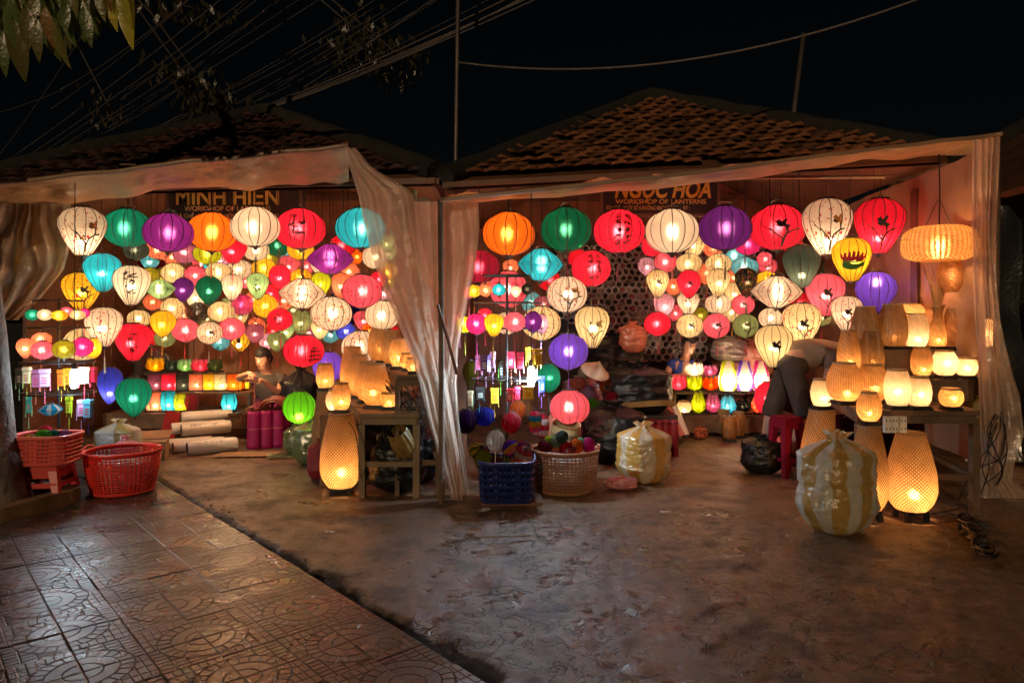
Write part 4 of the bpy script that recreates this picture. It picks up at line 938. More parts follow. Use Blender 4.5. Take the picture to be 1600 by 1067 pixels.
signboard('black signboard of the right stall with gold letters reading NGỌC HOA', 940, 1122, 276, 336, 7.6,
          [('NGỌC HOA', 1034, 309, 26, 150, (.75, .36, .04), .28, .028), ('WORKSHOP OF LANTERNS', 1032, 319, 7, 141, (.7, .34, .06), 0, .012), ('ĐỊA CHỈ : KI ỐT SỐ 5 ĐƯỜNG BẠCH ĐẰNG  -  ĐT :', 1012, 328.5, 6, 130, (.6, .32, .1), 0, .012)], ('dark', (.022, .012, .008)))
# ================================================================== wall of wrapped folded lanterns, right stall
clear = thin('clear_wrap', (.85, .78, .80), .3, .3, .18, .15, .3, 12, .6, 30)
def roll_mesh(v):
    s = M(); s.lathe([(.52, .0), (.56, -.02), (.52, -.05), (.43, -.03), (.40, .25)], 14); s.lathe([(.30, .10), (.16, .02), (.05, .01), (.02, .12)], 10, mi=1); s.lathe([(.54, -.04), (.55, .6)], 14)
    me = s.mesh('wrapped_roll', [clear, (K['ridge'], pm('roll_red', (.2, .02, .03), .5), pm('roll_grey', (.22, .18, .18), .4))[v]], True)
    return me
RM_ = [roll_mesh(k) for k in range(3)]; nroll = 0
for row in range(20):
    for k in range(34):
        px = 872+k*10.6+(row % 2)*5.3+rnd.uniform(-1.5, 1.5); py = 388+row*9.4+rnd.uniform(-1.5, 1.5)
        if px > 1196 or py > 565 or nroll >= 300: continue
        if px > 1105 and py > 470: continue
        if py > 500 and px < 905: continue
        if any(math.hypot((px-l['px'])/(l['w']*.5+1e-6), (py-l['py'])/(l['h']*.5)) < .8 for l in LANT): continue
        p = at(px, py, 9.5+rnd.uniform(-.06, .06)); q = .094*rnd.uniform(.85, 1.25)
        o = link('wrapped_lantern', RM_[rnd.choice((0, 0, 0, 1, 2, 2))], None, p, (PI/2+rnd.uniform(-.25, .25), rnd.uniform(-.3, .3), rnd.uniform(0, 6)*0), (q, q, q*1.6)); o.rotation_euler[0] = -PI/2+rnd.uniform(-.3, .3); nroll += 1
        tag(o, 'folded lantern in clear wrap, end on, in the grey stack behind the right stall', 'wrapped lantern', 'wrapped lanterns stacked in the wall')
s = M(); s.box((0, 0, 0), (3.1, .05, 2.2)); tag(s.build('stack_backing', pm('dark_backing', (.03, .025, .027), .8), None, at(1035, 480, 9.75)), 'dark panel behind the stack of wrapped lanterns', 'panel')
# ================================================================== paper fans and folded paper on the back walls
def fan(px, py, d, Y, c, label, open_=2*PI, a0=0):
    n = 22; s = M(); r = S(d, Y)/2; V = [(0, 0, 0)]
    for i in range(2*n+1): a = a0+open_*i/(2*n); V.append((r*math.cos(a), -.02*(i % 2), r*math.sin(a)))
    s.add(V, [(0, i+1, i+2) for i in range(2*n)]); q = silkmat(c, None)
    tag(s.build('paper_fan', q, None, at(px, py, Y)), label, 'paper fan', 'paper fans on the back wall of the left stall')
for i, (px, py, d, c, lab) in enumerate(((232, 425, 60, 'crimson', 'dark red paper fan left of the cream lanterns'), (240, 470, 56, 'cream', 'cream paper fan low on the plank wall'), (303, 418, 44, 'white', 'white half fan above the pink blossom lantern'), (348, 410, 30, 'pale green', 'pale green paper fan between yellow and red lanterns'),
      (385, 440, 50, 'yellow', 'yellow paper fan behind the white balloon lantern'), (430, 455, 60, 'coral', 'coral paper fan behind the red teardrop lantern'), (455, 475, 46, 'orange', 'orange paper fan under the coral one'), (415, 398, 50, 'olive', 'olive paper fan behind the white globe'), (540, 480, 60, 'blue', 'blue paper fan behind the floral globe'), (490, 400, 44, 'white', 'white paper fan beside the purple saucer'), (525, 430, 40, 'yellow', 'yellow paper fan right of the lime lantern'), (350, 470, 46, 'coral', 'coral paper fan behind the lace lanterns'))):
    fan(px, py, d, 9.45+.03*i, c, lab, PI if 'half' in lab else 2*PI)
# warm bulbs that hang bare
def bare(px, py, Y, r, hue, st, label, tube=False, top=None):
    c = at(px, py, Y); root = thing('bare_bulb', label, 'light bulb', c); g = glow('lamp_glow', hue, st)
    s = M()
    if tube:
        s.lathe([(.001, .075), (.02, .072), (.028, .05), (.028, -.05), (.02, -.07), (.001, -.075)], 12)
    else: s.sphere((0, 0, 0), r, 12)
    s.build('glass', g, root, smooth=True)
    s = M(); z0 = .075 if tube else r*.9; s.lathe([(.016, z0), (.02, z0+.005), (.02, z0+.05), (.008, z0+.06)], 10, close=True); s.tube([(0, 0, z0+.05), (0, .01, (top or 2.5)-c.z)], .004, 4); s.build('socket', K['black'], root)
bare(830, 588, 5.72, .03, (.6, .84, 1.0), 420, 'very bright bluish white tube bulb among the hanging charms of the right rack', True)
bare(116, 592, 5.66, .03, (.6, .86, 1.0), 130, 'very bright bluish white tube bulb among the charms of the left rack', True)
bare(373, 540, 7.62, .02, (1, .62, .28), 900, 'bare warm bulb shining in the dark above the seated woman')
bare(906, 385, 8.9, .02, (1, .62, .25), 200, 'bare warm bulb right of the dark green globe')
# ================================================================== racks of small lanterns and charms
def rack(name_l, cx, Y, hoops, zt):
    """iron stand: hoops (row, half width px) on a middle rod"""
    c = at(cx, 700, Y); root = thing('display_rack', name_l, 'rack', Vector((c.x, Y, 0))); s = M()
    s.tube([(0, 0, 0), (0, 0, zt)], .011, 6); s.build('rod', K['wire'], root)
    for py, hw in hoops:
        z = at(cx, py, Y).z; r = S(hw, Y); s = M(); n = 28
        s.tube([(r*math.cos(2*PI*i/n), r*.8*math.sin(2*PI*i/n), z) for i in range(n+1)], .006, 5)
        for k in range(3): a = k*PI/3+.3; s.tube([(r*math.cos(a), r*.8*math.sin(a), z), (-r*math.cos(a), -r*.8*math.sin(a), z)], .004, 4)
        s.build('hoop', K['wire'], root)
    s = M()
    for k in range(3): a = 2*PI*k/3+.4; s.tube([(0, 0, .12), (.25*math.cos(a), .25*math.sin(a), 0.01)], .011, 5)
    s.build('foot', K['wire'], root)
rack('iron rack with hoops of tiny lanterns and charms in the left stall', 92, 5.95, [(470, 36), (512, 44), (566, 52), (614, 54)], at(92, 466, 5.95).z)
rack('iron rack with hoops of tiny lanterns and charms in the right stall', 792, 5.95, [(431, 38), (473, 52), (513, 56), (592, 56)], at(792, 428, 5.95).z)
MINI = []
def mini(px, py, w, h, Y, shape, col, stall, lab, en=.9, zr=None): MINI.append((px, py, w, h, Y, shape, col, stall, lab, en, zr))
for (px, py, w, h, dy, sh, c, lab, zt) in (
   (51, 492, 20, 17, .05, G, 'teal', 'tiny teal lantern at the left end of the top hoop, left rack', 470), (70, 492, 21, 17, -.2, G, 'white', 'tiny white lantern second on the top hoop, left rack', 470), (93, 493, 23, 16, -.3, G, 'yellow', 'tiny yellow lantern in the middle of the top hoop, left rack', 470), (104, 487, 18, 15, .15, G, 'pink', 'tiny pink lantern at the back of the top hoop, left rack', 470), (121, 492, 22, 15, -.1, G, 'cream', 'tiny cream lantern at the right end of the top hoop, left rack', 470), (132, 489, 15, 14, .2, G, 'magenta', 'tiny magenta lantern behind the cream one, left rack', 470),
   (40, 544, 25, 31, 0, Q, 'coral', 'tiny coral teardrop lantern on the second hoop, left rack', 512), (67, 547, 33, 28, -.25, G, 'pink', 'pale pink little globe lit on the second hoop, left rack', 512), (65, 530, 28, 21, .2, G, 'coral', 'coral little globe behind the pale pink one, left rack', 512), (100, 546, 33, 28, -.28, G, 'olive', 'olive little globe in the middle of the second hoop, left rack', 512), (129, 542, 31, 29, -.15, G, 'magenta', 'magenta little globe at the right of the second hoop, left rack', 512), (146, 544, 22, 31, .15, G, 'yellow', 'yellow little lantern behind the magenta one, left rack', 512),
   (733, 457, 18, 18, .1, G, 'pink', 'tiny pink lantern at the left end of the top hoop, right rack', 431), (741, 455, 22, 19, -.1, G, 'yellow', 'tiny bright yellow lantern on the top hoop, right rack', 431), (759, 454, 20, 19, -.2, G, 'coral', 'tiny coral lantern on the top hoop, right rack', 431), (780, 453, 21, 18, -.3, G, 'cyan', 'tiny cyan lantern on the top hoop, right rack', 431), (806, 456, 17, 18, -.2, B, 'white', 'tiny white balloon lantern on the top hoop, right rack', 431), (823, 452, 17, 17, 0, G, 'black', 'tiny black lantern at the right end of the top hoop, right rack', 431),
   (718, 499, 18, 20, .15, G, 'mauve', 'little mauve lantern at the far left of the second hoop, right rack', 473), (726, 507, 27, 26, -.05, G, 'lime', 'little lime globe left on the second hoop, right rack', 473), (745, 506, 34, 32, -.2, G, 'magenta', 'little crimson pink globe next to the lime one, right rack', 473), (771, 508, 31, 35, -.3, B, 'yellow', 'little yellow balloon lantern in the middle of the right rack', 473), (804, 503, 34, 30, -.3, G, 'pink', 'little pink globe right of the yellow balloon, right rack', 473), (833, 503, 28, 32, -.2, G, 'dark purple', 'little purple globe at the right of the second hoop, right rack', 473), (846, 506, 20, 30, .1, G, 'lilac', 'little lilac lantern behind the purple globe, right rack', 473), (758, 494, 26, 24, .25, G, 'red', 'little red globe at the back of the second hoop, right rack', 473)):
    mini(px, py, w, h, 5.95+dy*.8, sh, c, 'left' if px < 600 else 'right', lab, 1.0, zt)
for (px, py, w, h, Y, sh, c, st, lab, en, zt) in MINI:
    l = dict(px=px, py=py, w=w, h=h, Y=Y, shape=sh, col=c, pr=None, dec=None, tas=None if rnd.random() < .3 else c, bz=0, off=1.5, label=lab)
    make_lantern(l, f'little lanterns on the {st} rack', at(px, zt, 5.95).z, en)
# unlit balls at the foot of the right rack, and other unlit lanterns
def ball(px, py, w, h, Y, shape, col, label, loc=None, rot=(0, 0, 0), cat='lantern', group=None, stripes=None):
    c = at(px, py, Y) if loc is None else loc; W_, H_ = S(w, Y), S(h, Y)
    root = thing('unlit_lantern', label, cat, c, 0, group); root.rotation_euler = rot
    mt = silkmat(col, None)
    if stripes:
        k = ('st', shape)+tuple(stripes)
        if k not in _shell:
            base = shell_mesh(shape, mt).copy(); base.materials.clear()
            for q in stripes: base.materials.append(silkmat(q, None))
            ns = 18; per = ns*2
            for i, p in enumerate(base.polygons): p.material_index = ((i % per)//2//4 if shape == 'long' or 'crimson' in stripes else i//per) % len(stripes)
            _shell[k] = base
        me = _shell[k]
    else: me = shell_mesh(shape, mt)
    link('silk_shell', me, root, None, None, (W_, W_, H_)); link('wire_ribs', ribs_mesh(shape), root, None, None, (W_, W_, H_))
    rt = prof(shape, 0)*W_; link('top_ring', ring_mesh(), root, Vector((0, 0, H_/2-.003)), None, (rt, rt, max(.01, rt*.3))); return root
ball(727, 658, 34, 38, 5.9, G, 'dark purple', 'dark unlit ball lantern low at the left of the right rack'); ball(757, 650, 34, 30, 6.0, G, 'blue', 'dark blue unlit lantern low on the right rack'); ball(799, 660, 32, 32, 5.95, G, 'crimson', 'dark red unlit globe low on the right rack'); ball(809, 640, 26, 30, 6.15, G, 'orange', 'orange unlit globe behind the dark red one')
ball(836, 660, 20, 38, 5.75, 'long', 'yellow', 'long striped lantern in red, blue, yellow and pink at the rack foot', stripes=('red', 'cyan', 'yellow', 'pink', 'white')); ball(848, 665, 20, 40, 5.95, 'long', 'red', 'red and white long lantern behind the striped one', stripes=('crimson', 'white'))
ball(735, 585, 24, 44, 6.2, 'garlic', 'olive', 'olive teardrop lantern hanging at the left of the right rack')
ball(79, 640, 35, 18, 5.7, D, 'blue', 'small blue and white saucer lantern hanging low on the left rack', stripes=('cyan', 'white'))
def charm(px, py, w, h, Y, col, tc_, label, gr, top):
    c = at(px, py, Y); W_, H_ = S(w, Y), S(h, Y); root = thing('hanging_charm', label, 'charm', c, rnd.uniform(-.7, .7), gr)
    k = ('charm', col)
    if k not in _tas: _tas[k] = pm('charm_'+col.replace(' ', '_'), COLS[col][0], .45, .2, 20)
    mt = _tas[k]; z = H_/2
    s = M(); s.box((0, 0, -H_*.14), (W_*.86, W_*.5, H_*.7)); s.build('box', mt, root)
    s = M(); s.box((0, 0, z-H_*.13), (W_, W_*.6, H_*.22)); s.build('lid', mt, root)
    s = M()
    for r_ in range(3): s.box((rnd.uniform(-.02, .02)*W_, -W_*.26, -H_*.02-r_*H_*.14), (W_*.5, .003, H_*.05))
    struct(s.build('brush_writing', K['white'] if col in ('dark purple', 'crimson', 'blue', 'black') else K['ink_red'], root), 'stuff')
    for q in (-1, 1):
        tl = H_*1.0; link('tassel', tassel_mesh(tc_), root, Vector((q*W_*.52, 0, z*.5)), None, (tl*.14, tl*.14, tl))
    link('tassel', tassel_mesh(tc_), root, Vector((0, 0, -z)), None, (H_*.14, H_*.14, H_*.95))
    s = M(); s.tube([(0, 0, z), (0, 0, at(px, top, Y).z-c.z)], .002, 3); s.build('cord', K['wire'], root)
GRC, GLC = 'charms on the right rack', 'charms on the left rack'
for (px, py, w, h, dy, c, t, lab) in ((759, 567, 15, 26, -.3, 'dark purple', 'lilac', 'dark purple box charm with lilac tassels, right rack'), (747, 566, 9, 24, .1, 'mauve', 'pink', 'mauve charm at the left of the right rack'), (770, 562, 8, 26, 0, 'lilac', 'lilac', 'pale lilac charm beside the dark purple one'), (799, 562, 11, 26, 0, 'crimson', 'coral', 'crimson charm in the middle of the right rack'), (812, 563, 12, 26, -.3, 'red', 'pink', 'red charm with writing in the middle of the right rack'), (839, 557, 16, 25, -.28, 'yellow', 'yellow', 'yellow box charm with writing above the white bulb'), (826, 554, 9, 24, .1, 'yellow', 'lime', 'yellow charm behind the box charm'), (782, 575, 8, 30, .2, 'black', 'green', 'black charm at the back of the right rack'),
      (749, 614, 16, 20, -.3, 'black', 'cyan', 'dark charm with bright blue tassels, right rack'), (735, 622, 8, 24, 0, 'cream', 'pale green', 'cream charm with pale green tassels'), (773, 618, 12, 24, 0, 'yellow', 'yellow', 'ochre charm low on the right rack'), (797, 617, 10, 20, -.2, 'crimson', 'red', 'crimson charm low on the right rack'), (808, 614, 9, 20, -.25, 'red', 'crimson', 'small red charm low on the right rack'), (825, 613, 17, 20, -.32, 'yellow', 'lime', 'bright yellow charm with lime tassels just under the white bulb'), (846, 600, 9, 26, -.1, 'blue', 'dark purple', 'dark blue charm at the right of the rack')):
    charm(px, py, w, h, 5.95+dy*.8, c, t, lab, GRC, 513 if py < 580 else 592)
for (px, py, w, h, dy, c, t, lab) in ((30, 588, 9, 26, 0, 'black', 'pale green', 'dark charm with pale green tassels, far left of the left rack'), (42, 586, 11, 26, -.1, 'cream', 'lime', 'cream charm on the left rack'), (56, 591, 12, 28, 0, 'mauve', 'coral', 'mauve charm beside the lilac one, left rack'), (70, 590, 14, 28, -.3, 'lilac', 'pink', 'lilac box charm in the middle of the left rack'), (96, 590, 11, 26, -.1, 'orange', 'yellow', 'orange charm beside the white bulb, left rack'), (106, 588, 12, 26, .1, 'yellow', 'lime', 'yellow charm behind the white bulb, left rack'), (132, 586, 15, 26, -.25, 'coral', 'red', 'coral box charm right of the white bulb'), (147, 585, 10, 24, 0, 'red', 'crimson', 'red charm at the right of the left rack'),
      (127, 637, 12, 26, -.2, 'lilac', 'lilac', 'lilac charm low on the left rack'), (138, 638, 14, 28, -.3, 'light blue', 'blue', 'pale blue box charm low on the left rack'), (108, 632, 10, 26, -.1, 'lime', 'lime', 'lime charm with long tassels, left rack'), (45, 632, 8, 26, 0, 'teal', 'pale green', 'teal charm low at the left of the left rack')):
    charm(px, py, w, h, 5.95+dy*.8, c, t, lab, GLC, 566 if py < 605 else 614)
# ================================================================== shelves and what stands on them
def bench(label, px0, px1, ptop, Y, dep, hgt_board, mat=K['wood'], legs=True):
    z = at(0, ptop, Y).z; xa, xb = S(px0-800, Y), S(px1-800, Y); root = thing('wooden_bench', label, 'bench', ((xa+xb)/2, Y, 0)); w = xb-xa
    for k in range(2): s = M(); s.box((0, dep*(k+.5)/2, z-.015), (w, dep/2-.008, .03)); s.build('plank', mat, root)
    if hgt_board: s = M(); s.box((0, .025, z-.034-hgt_board/2), (w, .03, hgt_board)); s.build('front_board', mat, root)
    for q in (-1, 1):
        for y in (.06, dep-.04): s = M(); s.box((q*(w/2-.04), y, (z-.033)/2), (.04, .035, z-.033)); s.build('leg', mat, root)
    return z
YL = 8.35
zl1 = bench('upper shelf with the row of paper box lamps in the left stall', 226, 392, 613, YL, .4, 0, K['darkwood'])
zl2 = bench('low bench under the box lamps in the left stall', 160, 400, 646, YL-.25, .75, .14, K['wood'])
zr1 = bench('shelf with lotus lanterns and vase lamps in the right stall', 1050, 1200, 612, 8.5, .4, 0, K['wood'])
zr2 = bench('long low bench at the back of the right stall', 1010, 1245, 649, 8.3, .7, .17, K['wood'])
K['frame'] = pm('lamp_frame', (.03, .018, .012), .6)
def boxlamp(px, pb, w, h, Y, z, col, label, en=1.0, sides=4, taper=.92, lit=True, group=None):
    W_, H_ = S(w, Y), S(h, Y); root = thing('paper_lamp', label, 'lamp', (S(px-800, Y), Y, z), rnd.uniform(-.15, .15), group); a0 = PI/4 if sides == 4 else PI/sides; r = W_/2/math.cos(PI/sides)
    k = ('box', sides, taper, col)
    if k not in _shell:
        s = M(); P = [(.5*taper, 0), (.53, .45), (.5*taper, 1)] if sides > 4 else [(.5, 0), (.5, 1)]
        V = []
        s.lathe([(q[0]/math.cos(PI/sides), q[1]) for q in P], sides); s.v = [tuple(Matrix.Rotation(a0, 3, 'Z') @ Vector(v)) for v in s.v]; _shell[k] = s.mesh('paper_shade', silkmat(col, None))
    link('paper_shade', _shell[k], root, Vector((0, 0, .022)), None, (W_, W_, H_-.022))
    s = M(); P = [(.5*taper, 0), (.53, .45), (.5*taper, 1)] if sides > 4 else [(.5, 0), (.5, .5), (.5, 1)]
    for q in range(sides):
        a = a0+2*PI*q/sides; s.tube([(p[0]/math.cos(PI/sides)*W_*1.01*math.cos(a), p[0]/math.cos(PI/sides)*W_*1.01*math.sin(a), .022+p[1]*(H_-.022)) for p in P], .004, 4)
    for zz in (.0, 1): s.lathe([(P[0][0]/math.cos(PI/sides)*W_*1.03, .022+zz*(H_-.022)-.004), (P[0][0]/math.cos(PI/sides)*W_*1.03, .022+zz*(H_-.022)+.004)], sides*4)
    s.build('lamp_frame', K['frame'], root)
    s = M(); s.box((0, 0, .01), (W_*.95, W_*.95, .018)); s.build('stand', K['black'], root)
    if sides == 4:
        s = M()
        for k2 in range(6): x, zz, a = rnd.uniform(-.2, .2)*W_, H_*rnd.uniform(.3, .8), rnd.uniform(-.5, 1); s.beam((x, -W_/2-.002, zz), (x+W_*.25*math.cos(a), -W_/2-.002, zz+W_*.3*math.sin(a)+.004), .005, .005)
        struct(s.build('painted_print', K['ink'], root), 'stuff')
    if lit: link('bulb', bulb('b', 2.7*en*COLS[col][1]*(W_/.2)**1.6, W_*.12), root, Vector((rnd.uniform(-.06, .06)*W_, -.06*W_, H_*.34)))
for (px, w, c) in ((246, 20, 'mauve'), (268, 22, 'red'), (288, 18, 'slate'), (309, 20, 'coral'), (329, 18, 'yellow'), (348, 19, 'cream'), (367, 18, 'orange'), (378, 17, 'yellow')):
    boxlamp(px, 612, w, 28, YL+.12+(.1 if px == 378 else 0), zl1, c, {246: 'dim mauve paper box lamp at the left end of the shelf row', 268: 'red paper box lamp second in the shelf row', 288: 'slate blue paper box lamp third in the shelf row', 309: 'coral paper box lamp in the shelf row', 329: 'yellow paper box lamp between coral and cream ones', 348: 'cream paper box lamp in the shelf row', 367: 'orange paper box lamp near the right end of the shelf row', 378: 'yellow paper box lamp at the right end of the shelf row'}[px], .55 if c in ('mauve', 'slate') else 1.3, group='paper box lamps on the left shelf')
for (px, w, h, c, lab) in ((242, 24, 31, 'coral', 'six sided coral paper lamp on the low bench'), (263, 20, 33, 'cyan', 'six sided blue paper lamp beside the coral one'), (283, 18, 29, 'lime', 'six sided lime paper lamp on the low bench'), (358, 20, 29, 'cyan', 'blue tulip paper lamp near the seated woman'), (300, 17, 28, 'pink', 'pink wrapped unlit lamp on the low bench')):
    boxlamp(px, 645, w, h, YL-.1, zl2, c, lab, 1.5, 6, .8, 'unlit' not in lab)
def lotus(px, w, h, Y, z, col, label, en=1.0, petals=8, tulip=False, lit=True, tray=True):
    W_, H_ = S(w, Y), S(h, Y); root = thing('lotus_lantern', label, 'lantern', (S(px-800, Y), Y, z)); mt = silkmat(col, None)
    if tray: s = M(); s.box((0, 0, .011), (W_*.9, W_*.9, .022)); s.build('stand', K['black'], root)
    for ring in range(2):
        for q in range(petals):
            a = 2*PI*(q+.5*ring)/petals+.2; ca, sa = math.cos(a), math.sin(a); s = M(); V = []; pr = ([(.16, 0, .10), (.40, .12, .20), (.5, .38, .23), (.47, .68, .15), (.44, 1.0, .005)] if not tulip else [(.14, 0, .12), (.42, .16, .23), (.48, .42, .22), (.36, .78, .13), (.30, 1.0, .01)])
            k_ = 1-.16*ring
            for (r, zz, hw) in pr:
                for e in (-1, 0, 1):
                    rr = r*k_*(1 if e else 1.07)
                    V.append((W_*(rr*ca-e*hw*sa), W_*(rr*sa+e*hw*ca), .022+H_*zz*(1+.1*ring)))
            s.add(V, [(i*3+j, i*3+j+1, i*3+j+4, i*3+j+3) for i in range(len(pr)-1) for j in range(2)]); s.build('petal', mt, root)
    if lit: link('bulb', bulb('b', 2.2*en*COLS[col][1]*(W_/.2)**2, W_*.08), root, Vector((0, -.03*W_, .022+H_*.35)))
for (px, w, h, c, lab) in ((243, 26, 19, 'yellow', 'yellow lotus lantern at the left above the box lamps'), (268, 20, 17, 'slate', 'grey green lotus lantern above the box lamps'), (289, 22, 18, 'pale green', 'pale green lotus lantern above the box lamps'), (313, 26, 18, 'pink', 'pink lotus lantern above the box lamps'), (336, 22, 18, 'sage', 'unlit pale cube shaped lotus lantern at the end of its row')):
    lotus(px, w, h, YL+.32, zl1+.21, c, lab, .5 if 'unlit' not in lab else .1)
s = M(); s.box((0, 0, 0), (S(120, YL+.32), .2, .02)); 
tag(s.build('narrow_board', K['darkwood'], None, Vector((S(291-800, YL+.32), YL+.32, zl1+.198))), 'narrow board carrying lotus lanterns behind the box lamps', 'shelf')
for q in (-1, 1):
    s = M(); s.box((0, 0, .093), (.03, .1, .186)); tag(s.build('wooden_block', K['darkwood'], None, Vector((S(291-800, YL+.32)+q*.4, YL+.34, zl1+.001))), 'wooden block under the '+('left' if q < 0 else 'right')+' end of the narrow lotus board', 'block')
for (px, w, h, c, lab) in ((1060, 25, 23, 'pink', 'pink and white lotus lantern at the left end of the right shelf'), (1085, 25, 21, 'lime', 'lime lotus lantern in the middle of the right shelf'), (1110, 26, 20, 'orange', 'orange dim lotus lantern on the right shelf')):
    lotus(px, w, h, 8.55, zr1, c, lab, {'pink': 1.2, 'lime': 1.5, 'orange': .5}[c])
zt_ = zr1+.165
s = M(); s.box((0, 0, -.012), (S(62, 8.7), .22, .02)); s.box((-.2, .0, -.094), (.025, .16, .14)); s.box((.2, 0, -.094), (.025, .16, .14)); tag(s.build('small_stand', K['black'], None, Vector((S(1098-800, 8.7), 8.72, zt_))), 'small black stand behind the lotus lanterns', 'stand')
lotus(1085, 28, 17, 8.68, zt_, 'white', 'bright white lotus lantern on the small black stand', 2.6); lotus(1109, 23, 15, 8.68, zt_, 'mauve', 'mauve lotus lantern beside the bright white one', 1.6)
def vase(px, w, h, Y, z, col, label):
    W_, H_ = S(w, Y), S(h, Y); root = thing('vase_lamp', label, 'lamp', (S(px-800, Y), Y, z), -.75)
    P = [(.34, 0), (.46, .12), (.5, .3), (.46, .5), (.36, .75), (.27, 1)]; n = 60; s = M(); V = []
    for (r, zz) in [(r, zz) for r, zz in spline(P, 28)]:
        V += [(r*W_*math.cos(2*PI*j/n), r*W_*math.sin(2*PI*j/n), .02+zz*(H_-.02)) for j in range(n)]
    fs, mi = [], []
    for i in range(28):
        for j in range(n):
            fs.append((i*n+j, i*n+(j+1) % n, (i+1)*n+(j+1) % n, (i+1)*n+j)); q = (j/n*3) % 1; mi.append(1 if abs(q-.5) > .18+.30*(1-abs(i/28-.35)*1.5)*.9 else 0)
    s.v, s.f, s.m = V, fs, mi; s.build('shade', [silkmat('white', None), silkmat(col, None)], root, smooth=True)
    s = M(); s.box((0, 0, .01), (W_*.8, W_*.8, .018)); s.build('stand', K['black'], root)
    link('bulb', bulb('b', 4.2*(W_/.2)**1.7, W_*.15), root, Vector((0, -.05*W_, H_*.35)))
vase(1137, 29, 49, 8.45, zr1, 'lime', 'tall white vase lamp with lime edges'); vase(1163, 27, 49, 8.45, zr1, 'violet', 'tall white vase lamp with violet edges'); vase(1188, 28, 49, 8.45, zr1, 'magenta', 'tall white vase lamp with magenta edges')
bamboo(1069, 645, 23, 16, 8.4, 'barrel', W_PALE, 'small orange barrel lamp at the left end of the lower right bench', 1.2, zr2)
for (px, w, h, c, lab, en) in ((1091, 22, 31, 'lime', 'lime tulip lamp on the low right bench', 1.5), (1114, 23, 29, 'mauve', 'mauve tulip lamp on the low right bench', 1.4), (1137, 26, 25, 'light blue', 'blue tulip lamp in clear plastic on the low right bench', 1.2), (1160, 25, 18, 'black', 'dark lotus lamp with a bare flame of light on the low right bench', 2.5), (1184, 20, 26, 'coral', 'coral tulip lamp beside the red lantern on the low bench', 1.2)):
    lotus(px, w, h, 8.42, zr2, c, lab, en, 6, True)
# dry stalks behind the vases
s = M()
for k in range(60): a = rnd.uniform(-1, 1); s.tube([(rnd.uniform(-.1, .1), rnd.uniform(-.05, .05), 0), (a*.18, rnd.uniform(-.1, .1), .3), (a*.42, rnd.uniform(-.1, .1), rnd.uniform(.5, .85))], .003, 3)
tag(s.build('dry_stalks', pm('stalks', (.4, .18, .07), .8), None, at(1180, 600, 9.1)), 'spray of dry stalks behind the white vase lamps', 'dry stalks')
# ================================================================== bags, baskets, boxes
K['trash'] = pm('black_plastic', (.010, .010, .011), .36, .3, 5, .6, 14, spec=.3)
K['striped'] = thin('striped_plastic', (.55, .35, .10), .45, .09, .25, .0, .15, 5, .8, 16, (7, (.62, .58, .50)))
K['yellowbag'] = thin('yellow_striped_plastic', (.62, .34, .07), .35, .12, .3, .0, .2, 5, .8, 16, (6, (.62, .50, .34)))
K['whitebag'] = thin('white_striped_plastic', (.60, .42, .16), .4, .1, .3, .0, .15, 5, .8, 16, (3, (.80, .77, .72))); K['peach'] = thin('peach_plastic', (.75, .30, .19), .4, .12, .3); K['pinkbag'] = thin('pink_plastic', (.75, .28, .30), .4, .12, .3); K['greenfilm'] = thin('green_clear_plastic', (.20, .30, .15), .4, .25, .15, .25)
K['clearbag'] = thin('clear_bag', (.55, .50, .46), .4, .25, .15, .3, .2, 8, .8, 20); K['greybag'] = thin('dark_plastic_bag', (.06, .065, .06), .1, .25, .2)
def bag(name, label, base, w, d, h, mat, seed, knot=.0, fold=.12, cat='bag', lumps=1.0, rz=0.0, waist=None, tie=True):
    base = Vector(base); n, k = 64, 44; s = M(); V = []
    for i in range(k+1):
        t = i/k
        for j in range(n):
            a = 2*PI*j/n; sq = 1/max(abs(math.cos(a))**.7*.35+.65, abs(math.sin(a))**.7*.35+.65)
            if t < .78: r = (math.sin(min(1, t/.28)*PI/2)**.5)*(1-.06*(t/.78)**2)
            else: q = (t-.78)/.22; r = .94*(1-q**1.1)**.75 if not tie else .94*max(.0, (1-min(1, q/.72)))**.7
            if i == 0: r = 0.0
            if waist: r *= 1-.08*math.exp(-((t-waist-.03*math.sin(2*a+seed))/.03)**2)
            if tie and t >= .91: r = .06+.26*((t-.91)/.09)**.8+.07*math.sin(a*5+seed)+.05*math.sin(a*3+2*seed)
            dd = Vector((math.cos(a), math.sin(a), t*2.2)); 
            rid = 1-abs(nz(dd, 2.1, seed))*2; rid2 = 1-abs(nz((dd.x, dd.y, dd.z*.35), 5.2, seed+3))*2; rid3 = 1-abs(nz(dd, 9.5, seed+9))*2
            rid4 = 1-abs(nz((dd.x*1.2+dd.z*.5, dd.y*1.2, dd.z*1.1-dd.x*.6), 3.6, seed+13))*2; rr = r*(1+lumps*(.07*nz(dd, 1.3, seed)+.05*rid*.8+fold*.25*rid2+.022*rid3+.05*max(0, rid4-.55))); top = max(0, (t-.6)/.4); rr *= 1+top*.16*math.sin(a*9+seed+3*nz(dd, 1.5, seed))*(1-t)
            z = t*h if t < .78 else h*(.78+(t-.78)*(1 if tie else .5)); z = h*(.5-.5*math.cos(min(1, t/.30)*PI))*.30*1 if t < .30 else z
            z += h*.035*nz(dd, 2.4, seed+5)*(1 if i > 2 else 0)
            V.append((rr*w/2*math.cos(a)*sq, rr*d/2*math.sin(a)*sq, max(0.002*(i > 0), z)))
    s.add(V, [(i*n+j, i*n+(j+1) % n, (i+1)*n+(j+1) % n, (i+1)*n+j) for i in range(k) for j in range(n)])
    o = s.build(name, mat, None, base, rz, smooth=True); tag(o, label, cat); return o
